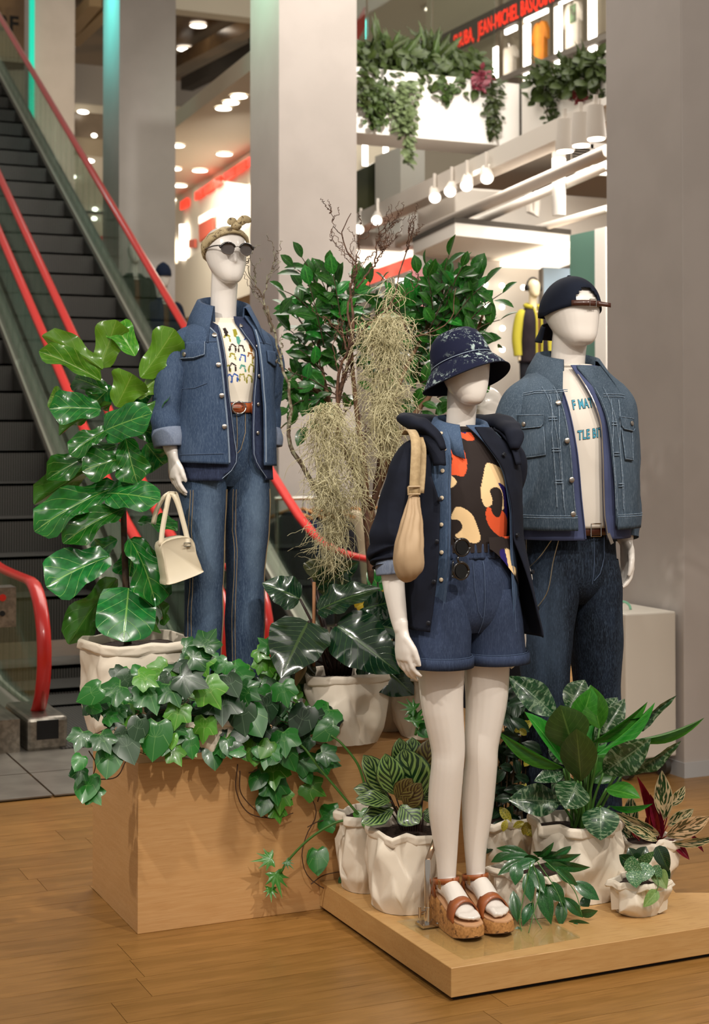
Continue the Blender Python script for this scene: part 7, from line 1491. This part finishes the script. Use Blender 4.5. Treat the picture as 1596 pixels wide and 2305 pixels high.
wbox('tube_light', 818, 322, 828, 372, 17.5, .03, E_tube, 'upright tube light in the gap under the planter', 'tube light', group='shop window tube lights'); wbox('tube_light', 865, 322, 874, 348, 17.5, .03, E_tube, 'second upright tube light in the gap under the planter', 'tube light', group='shop window tube lights'); wbox('shop_backdrop', 790, 315, 905, 420, 18.0, .05, M_cream_w, 'cream shop interior glimpsed under the planter', 'panel')
wbox('soffit', 790, 528, 930, 552, 14.6, .4, M_grey, 'grey soffit strip behind the bare twigs', 'soffit'); wbox('ceiling_glow', 790, 560, 930, 600, 14.9, .05, E_pan, 'bright shop ceiling glimpsed behind the bare twigs', 'ceiling light')
plate('red_sign', ((790, 626), (928, 578), (930, 606), (790, 655)), vof(850, 600, 14.4), .06, emit('red_sign_glow', '#f0604e', .75), 'blurred red sign behind the bare twigs', 'sign'); wbox('pink_screen', 931, 604, 966, 690, 14.6, .05, E_pink, 'pink poster beside the red sign', 'poster'); wbox('tube_light', 895, 628, 925, 636, 14.3, .04, E_tube, 'small flat light beneath the red sign', 'tube light')
# ground-floor shop on the right
slab('ceiling_glow', ((1105, 607), (1228, 614), (1292, 592), (1292, 556)), 3.02, .05, E_pan, 'glowing ceiling panel above the yellow-jacket mannequin', 'ceiling light')
ug = P(1315, 650, 11.2).x; A = PU(1283, 650, ug); B = PU(1372, 650, ug); box_obj('wall_green', (ug, B.y, 0), (ug+.12, A.y, 3.05), M_green, kind='structure'); Cc = PU(1347, 650, ug); box_obj('trim_4', (ug-.03, B.y, 0), (ug, Cc.y, 3.05), M_wht, kind='structure')
wbox('wall_window', 1225, 605, 1290, 900, 12.6, .05, mat('pale_blue_glass', '#9fb4c6', .3), kind='structure'); wbox('trim_5', 1222, 605, 1227, 900, 12.55, .06, M_grey, kind='structure')
for k, (px, py) in enumerate(((1130, 643), (1130, 691), (1131, 739), (1131, 787), (1178, 647), (1179, 790), (1095, 690), (1092, 640), (1178, 740))):
    p = P(px, py, 13.2); o = MB().ell((0, 0, 0), .022, .022, .022, 12, 8).build('wall_bulb', E_bulb, smooth='all'); o.location = p; tag(o, 'small round bulb on the white wall by the yellow jacket', 'bulb', 'wall bulbs')
wbox('wall_shop_right', 1040, 595, 1240, 960, 13.3, .05, M_wht, kind='structure')
def back_figure(name, label, px, ytop, Z, coat, trim, legs, hat=None, phones=False, k=1.0, head_m=M_skinm):
    top_ = P(px, ytop, Z); base = Vector((top_.x, top_.y, top_.z-1.80*k)); r = empty(name, base, 0, label, 'mannequin'); r.scale = (k,)*3; mb = MB()
    head(mb, Vector((0, -.01, 1.58)), .215, HEADF, 0, 1.0); mb.tube([(0, .02, 1.36), (0, .01, 1.5), (0, 0, 1.64)], [.07, .05, .048], 14); mb.tube([(0, 0, .9), (0, 0, 1.1), (0, 0, 1.42)], [.12, .10, .12], 14, ry=[.08, .08, .07], up=(0, 1, 0))
    for s in (-1, 1): mb.tube([(s*.08, 0, .9), (s*.08, 0, .5), (s*.08, 0, .03)], [.06, .05, .04], 10); mb.tube([(s*.15, 0, 1.40), (s*.21, 0, 1.1), (s*.21, -.03, .82)], [.04, .035, .02], 10)
    remesh(mb, 'body', head_m, r, .009, 3)
    lf = Loft([(.78, 0, 0, .19, .14, .13), (1.1, 0, 0, .18, .135, .125), (1.3, 0, 0, .185, .13, .12), (1.40, 0, .005, .165, .105, .1), (1.45, 0, .01, .10, .08, .08), (1.48, 0, .01, .08, .07, .07)], .9, wrinkle(.008, 8))
    ck = garment('jacket', lf, coat, r, 1.47, .80, lambda z: -.03, lambda z: .03, 24, 48, .006)
    for s in (-1, 1): tube_obj('sleeve', [(s*.12, .01, 1.40), (s*.17, .01, 1.34), (s*.22, .01, 1.10), (s*.215, -.01, .88)], [.05, .065, .06, .05], trim or coat, ck, 16, 18)
    if trim:
        for s in (-1, 1): MB().tube([lf.xz(s*.035, z, .006) for z in np.linspace(1.44, .82, 14)], .012, 6).build('trim', trim, ck)
        MB().tube([(.09*math.sin(a), .01-.08*math.cos(a), 1.475-.02*math.cos(a)) for a in np.linspace(.5, 2*PI-.5, 20)], .028, 8).build('collar', trim, ck, smooth='all')
    MB().rings([[lf.pt(2*PI*j/32, 1.44-.6*i/4, -.02) for j in range(32)] for i in range(5)], True, False).build('shirt', mat('brown_shirt', '#6a4a28', .8), r, smooth='all')
    mb = MB()
    for s in (-1, 1): mb.tube([(s*.08, 0, .95), (s*.085, 0, .5), (s*.085, 0, .04)], [.10, .085, .075], 14)
    mb.build('trousers', legs, r, smooth='all')
    if hat: MB().rings([[(.084*k*math.sin(2*PI*j/28), -.004-.108*k*math.cos(2*PI*j/28), z) for j in range(28)] for z, k in ((1.70, 1.0), (1.72, 1.06), (1.77, 1.0), (1.82, .72), (1.85, .3), (1.86, .02))], True, False).build('beanie', hat, r, smooth='all')
    if phones:
        MB().tube([(.088*math.cos(a), .0, 1.70+.115*math.sin(a)) for a in np.linspace(-.1, PI+.1, 22)], .010, 8).build('headband', M_black, r, smooth='all')
        for s in (-1, 1): MB().tube([(s*.075, 0, 1.69), (s*.105, 0, 1.69)], .036, 16).build('ear_cup', M_black, r, smooth=40)
    return r
M_blk = cloth('black_cloth', '#15151a', '#1c1c22'); M_yel2 = mat('yellow_fleece', '#ada32c', .8); M_olive = cloth('olive_coat', '#2c3426', '#38412f'); M_nvy = cloth('navy_coat', '#1c2436', '#263048')
yj = back_figure('mannequin', 'far mannequin in headphones and a yellow and black jacket', 1200, 628, 12.2, cloth('dark_quilt', '#2a2226', '#201a20'), M_yel2, M_blk, phones=True, k=.66, head_m=mat('cream_figure', '#d9c9a6', .4))
box_obj('display_plinth', (yj.location.x-.4, yj.location.y-.3, 0), (yj.location.x+.4, yj.location.y+.3, yj.location.z), M_wht, label='white plinth under the yellow-jacket mannequin', cat='plinth')
f1 = back_figure('mannequin', 'far mannequin in a dark olive coat behind the escalator glass', 302, 548, 15.0, M_olive, None, M_blk, k=.88); f2 = back_figure('mannequin', 'far mannequin in a navy beanie behind the red handrail', 367, 602, 15.1, M_nvy, None, M_blk, hat=M_nvy, k=.9)
for f, lb in ((f1, 'plinth under the olive-coat mannequin'), (f2, 'plinth under the beanie mannequin')): box_obj('display_plinth', (f.location.x-.125, f.location.y-.2, 0), (f.location.x+.125, f.location.y+.2, f.location.z), M_grey, label='grey '+lb, cat='plinth')
bf = back_figure('mannequin', 'bald white mannequin mostly hidden behind the bucket hat mannequin', 1088, 884, 6.4, M_blk, None, M_blk); bf.location.z = 0
# ------------------------------------------------------------------ left of the middle pillar
p0 = C2W(-2.0, 22); dw = (FW*.946-RT*.326).normalized(); nw = Vector((dw.y, -dw.x, 0))
def PW(px, py, off=0.0): d = ray(px, py); q = p0-nw*off; return CAM+d*((q-CAM).dot(nw)/d.dot(nw))
def wplate(name, pts, t, m, label=None, cat=None, kind=None, off=0.0, group=None):
    q = [PW(x, y, off) for x, y in pts]; c = sum(q, Vector((0, 0, 0)))/len(q); o = MB().rings([[p-c for p in q], [p-c+nw*t for p in q]]).build(name, m); o.location = c; return tag(o, label, cat, group, kind)
sgn = 1 if (CAM-p0).dot(nw) < 0 else -1; nw = nw*sgn
slab('ceiling_3', ((620, 115), (370, 307), (370, 466), (620, 308)), 5.28, .2, mat('warm_ceiling', '#cfc3ae', .7), kind='structure')
wplate('wall_left_shop', ((340, 480), (620, 306), (620, 520), (340, 640)), .1, mat('lit_shop_wall', '#d8cdb8', .6), kind='structure')
wplate('trim_6', ((340, 622), (620, 482), (620, 640), (340, 745)), .5, M_cream_w, kind='structure', off=.05)
FS = empty('red_sign', PW(500, 400, .06), 0, 'row of glowing red letters over the shop behind the sunglasses mannequin', 'sign')
for k, (a, b) in enumerate(((555, 571), (530, 552), (504, 528), (480, 496), (458, 478), (438, 455), (405, 420))):
    f = lambda x: 363-(x-560)*.65; q = [PW(x, y, .06)-FS.location for x, y in ((a, f(a)-9), (b, f(b)-9), (b, f(b)+9), (a, f(a)+9))]; MB().rings([q, [c+nw*.03 for c in q]]).build('letter_block', E_red, FS)
for k, (x0, x1, y0, y1) in enumerate(((404, 414, 505, 585), (490, 500, 468, 515), (518, 527, 438, 520), (547, 556, 420, 505), (383, 388, 540, 590))): wplate('tube_light', ((x0, y0), (x1, y0), (x1, y1), (x0, y1)), .03, E_tube, ('upright tube light beside the red poster of the far shop', 'tube light just above the headscarf knot', 'second tube light above the headscarf', 'tube light at the middle pillar edge', 'thin tube light at the second pillar edge')[k], 'tube light', off=.08, group='shop window tube lights')
wplate('red_poster', ((447, 505), (478, 488), (478, 520), (448, 545)), .03, mat('salmon_poster', '#d06048', .6), 'salmon poster in the far shop window', 'poster', off=.05); wplate('white_sign', ((447, 488), (478, 471), (478, 488), (447, 505)), .03, E_pan, 'white lit sign above the salmon poster', 'sign', off=.05); wplate('red_poster', ((424, 540), (438, 538), (438, 557), (424, 558)), .03, mat('salmon_poster', '#d06048', .6), 'small salmon poster low in the far shop window', 'poster', off=.05)
for k, (px, py) in enumerate(((397, 327), (505, 346), (391, 379), (450, 383), (405, 417), (452, 443), (403, 450), (538, 216), (520, 230), (503, 243))): downlight(px, py, 5.27, .10 if k < 7 else .085, 'round downlight in the pale ceiling between the two near pillars', 'downlights between the pillars')
zb9 = 9.0
slab('ceiling_4', ((340, 14), (620, 24), (620, 196), (340, 178)), zb9, .2, M_brown, kind='structure'); slab('ceiling_5', ((-60, -40), (300, -40), (300, 152), (-60, 160)), zb9+.3, .2, M_brown, kind='structure')
for k, (a, b, lb) in enumerate((((388, 150), (600, 40), 'upper'), ((420, 190), (600, 100), 'lower'))): A = G(*a, zb9-.3); B = G(*b, zb9-.3); bar('ceiling_beam', (*a, (A-CAM).dot(FW)), (*b, (B-CAM).dot(FW)), .25, .25, M_dk if k else M_brown, lb+' bronze ceiling beam between the two near pillars', 'beam')
for k, (a, b) in enumerate((((165, 90), (250, 10)), ((165, 60), (215, 0)))): A = G(*a, zb9-.1); B = G(*b, zb9-.1); bar('ceiling_beam', (*a, (A-CAM).dot(FW)), (*b, (B-CAM).dot(FW)), .22, .22, mat('pale_beam', '#a08660', .5), ('pale bronze beam between the far pillars', 'second pale beam between the far pillars')[k], 'beam')
wbox('ceiling_edge', 360, -30, 620, 16, 22, .3, M_cream_w, 'cream ceiling edge at the picture top', 'ceiling edge')
wbox('bulkhead_1', 360, 176, 620, 248, 34, .3, M_grey, kind='structure'); wbox('bulkhead_2', 360, 246, 620, 266, 33.5, .3, M_cream_w, kind='structure') if False else None
wbox('trim_7', 360, 246, 470, 264, 31, .3, M_cream_w, kind='structure'); wbox('trim_8', 360, 263, 445, 296, 31.2, .3, M_dk, kind='structure')
for y0, y1, m, k in ((152, 228, M_grey, 9), (226, 248, M_cream_w, 10), (246, 304, mat('brown_glass', '#6f5f4c', .3, c2='#8a7863', sc=1.5), 11), (302, 345, mat('tan_panel', '#a8977c', .6), 12), (343, 470, mat('warm_ceiling', '#cfc3ae', .7), 13), (468, 476, M_dk, 14), (474, 640, M_cream_w, 15)): wbox('trim_%d' % k, 130, y0, 262, y1, 27+.02*k, .2, m, kind='structure')
for k, (px, py) in enumerate(((216, 10), (187, 252), (200, 362), (212, 305), (214, 471), (212, 492), (165, 398))): 
    p = P(px, py, 26.98); o = MB().ell((0, 0, 0), .10 if k < 3 else .05, .02, .035, 16, 8).build('downlight', E_down, smooth='all'); o.location = p; tag(o, 'small round ceiling light glimpsed between the two far pillars', 'light', 'lights between the far pillars')
for k, (px, py) in enumerate(((415, 9), (446, 57), (416, 110), (492, 17))): downlight(px, py, zb9-.02, .14, 'round downlight in the bronze ceiling', 'bronze ceiling downlights')
wbox('red_poster', 214, 532, 238, 560, 26.5, .05, M_redp, 'small red poster between the two far pillars', 'poster')
wbox('wall_left_far', -60, -60, 70, 120, 25.2, .1, mat('bronze_wall', '#8a6f4e', .4, c2='#6f573a', sc=1.2), kind='structure')
sign('3F', -6, 66, .34, v=vof(10, 60, 24.5), m=M_black, label='black floor sign reading 3F at the upper left corner', bold=.03)
# ------------------------------------------------------------------ clothes rail behind the escalators
RK = empty('clothes_rail', (2.55, 6.75, 0), 0, 'chrome clothes rail behind the red handrail', 'clothes rail'); MB().tube([(-.42, 0, 1.12), (.95, 0, 1.12)], .016, 10).build('rail', M_chrome, RK)
for x in (-.40, .93): MB().tube([(x, 0, 0), (x, 0, 1.12)], .016, 10).build('post', M_chrome, RK); MB().box((x-.02, -.25, 0), (x+.02, .25, .03)).build('foot', M_chrome, RK)
M_hang = mat('hanger_wood', '#a9743c', .5)
for k, (x, m, hw, lb) in enumerate(((2.26, M_blk, .20, 'black coat at the end of the clothes rail nearest the jeans mannequin'), (2.36, M_nvy, .20, 'second dark coat on the clothes rail'), (2.46, M_blk, .20, 'third dark coat on the clothes rail'), (2.60, M_blk, .20, 'fourth dark coat behind the hanging moss'), (2.78, cloth('beige_coat', '#b9ab94', '#a99b84'), .2, 'beige coat on the clothes rail beside the tree trunk'), (2.98, cloth('grey_coat', '#8a8378', '#7a746a'), .2, 'grey coat at the far end of the clothes rail'))):
    g = empty('hanging_coat', (x, 6.75, .18), 0, lb, 'coat', 'coats on the clothes rail'); H = .86
    rs = []
    for z, w_, d in ((0, .30, .05), (.3, .27, .05), (.6, .23, .045), (.74, .20, .04), (.80, .10, .035), (.84, .05, .03)): rs.append([Vector((math.cos(a)*w_*.62+math.sin(a)*d*.6+.006*math.sin(7*a), math.sin(a)*d-math.cos(a)*w_*.55, z)) for a in np.linspace(0, 2*PI, 29)[:-1]])
    MB().rings(rs).build('coat_body', m, g, smooth='all'); MB().tube([(-.13, .11, .79), (0, 0, .86), (.13, -.11, .79)], .014, 8).build('hanger', M_hang, g, smooth='all'); MB().tube([(0, 0, .86), (0, 0, .92), (.0, .02, .945), (.02, .03, .93)], .004, 6).build('hook', M_chrome, g)
# ------------------------------------------------------------------ cart, sign
CT = empty('cart', (2.16, 2.29, 0), 0, 'white box cart on casters beside the white pillar', 'cart'); o = MB().box((-.14, -.20, .10), (.14, .20, .77)).build('cart_body', mat('cart_white', '#cfc7ba', .5), CT); bev(o, .008, 2)
for x in (-.1, .1):
    for y in (-.15, .15): MB().tube([(x-.014, y, .05), (x+.014, y, .05)], .045, 16).build('caster', M_dsteel, CT, smooth=40); MB().box((x-.018, y-.02, .05), (x+.018, y+.02, .10)).build('caster_fork', M_steel, CT)
MB().tube([(-.06+.05*math.cos(a), -.05, .77+.04*math.sin(a)) for a in np.linspace(0, PI, 14)], .006, 6).build('handle', mat('mint_plastic', '#8fd0b0', .4), CT, smooth='all', label='mint green loop handle')
sb = wbox('sign_board', 1190, 1400, 1275, 1711, 7.6, .03, mat('sign_white', '#d9d2c8', .6), 'white sign board with a red letter behind the dark jeans', 'sign'); 
pT = PV(1238, 1548, sb.location.y-.003); cu = bpy.data.curves.new('letter', 'FONT'); cu.body = 'T'; cu.size = .11; cu.offset = .003; cu.extrude = .001; ot = bpy.data.objects.new('tmp', cu); COL.objects.link(ot); dg = bpy.context.evaluated_depsgraph_get(); me = bpy.data.meshes.new_from_object(ot.evaluated_get(dg)); bpy.data.objects.remove(ot); me.materials.clear(); me.materials.append(mat('sign_red', '#c0281e', .6))
link('letter', me, sb, Matrix.Translation(pT-sb.location) @ Matrix.Rotation(PI/2, 4, 'X'))
MB().box((pT.x-sb.location.x-.03, -.004, pT.z-sb.location.z), (pT.x-sb.location.x-.012, -.001, pT.z-sb.location.z+.08)).build('blue_stripe', mat('sign_blue', '#2a3a8a', .6), sb)
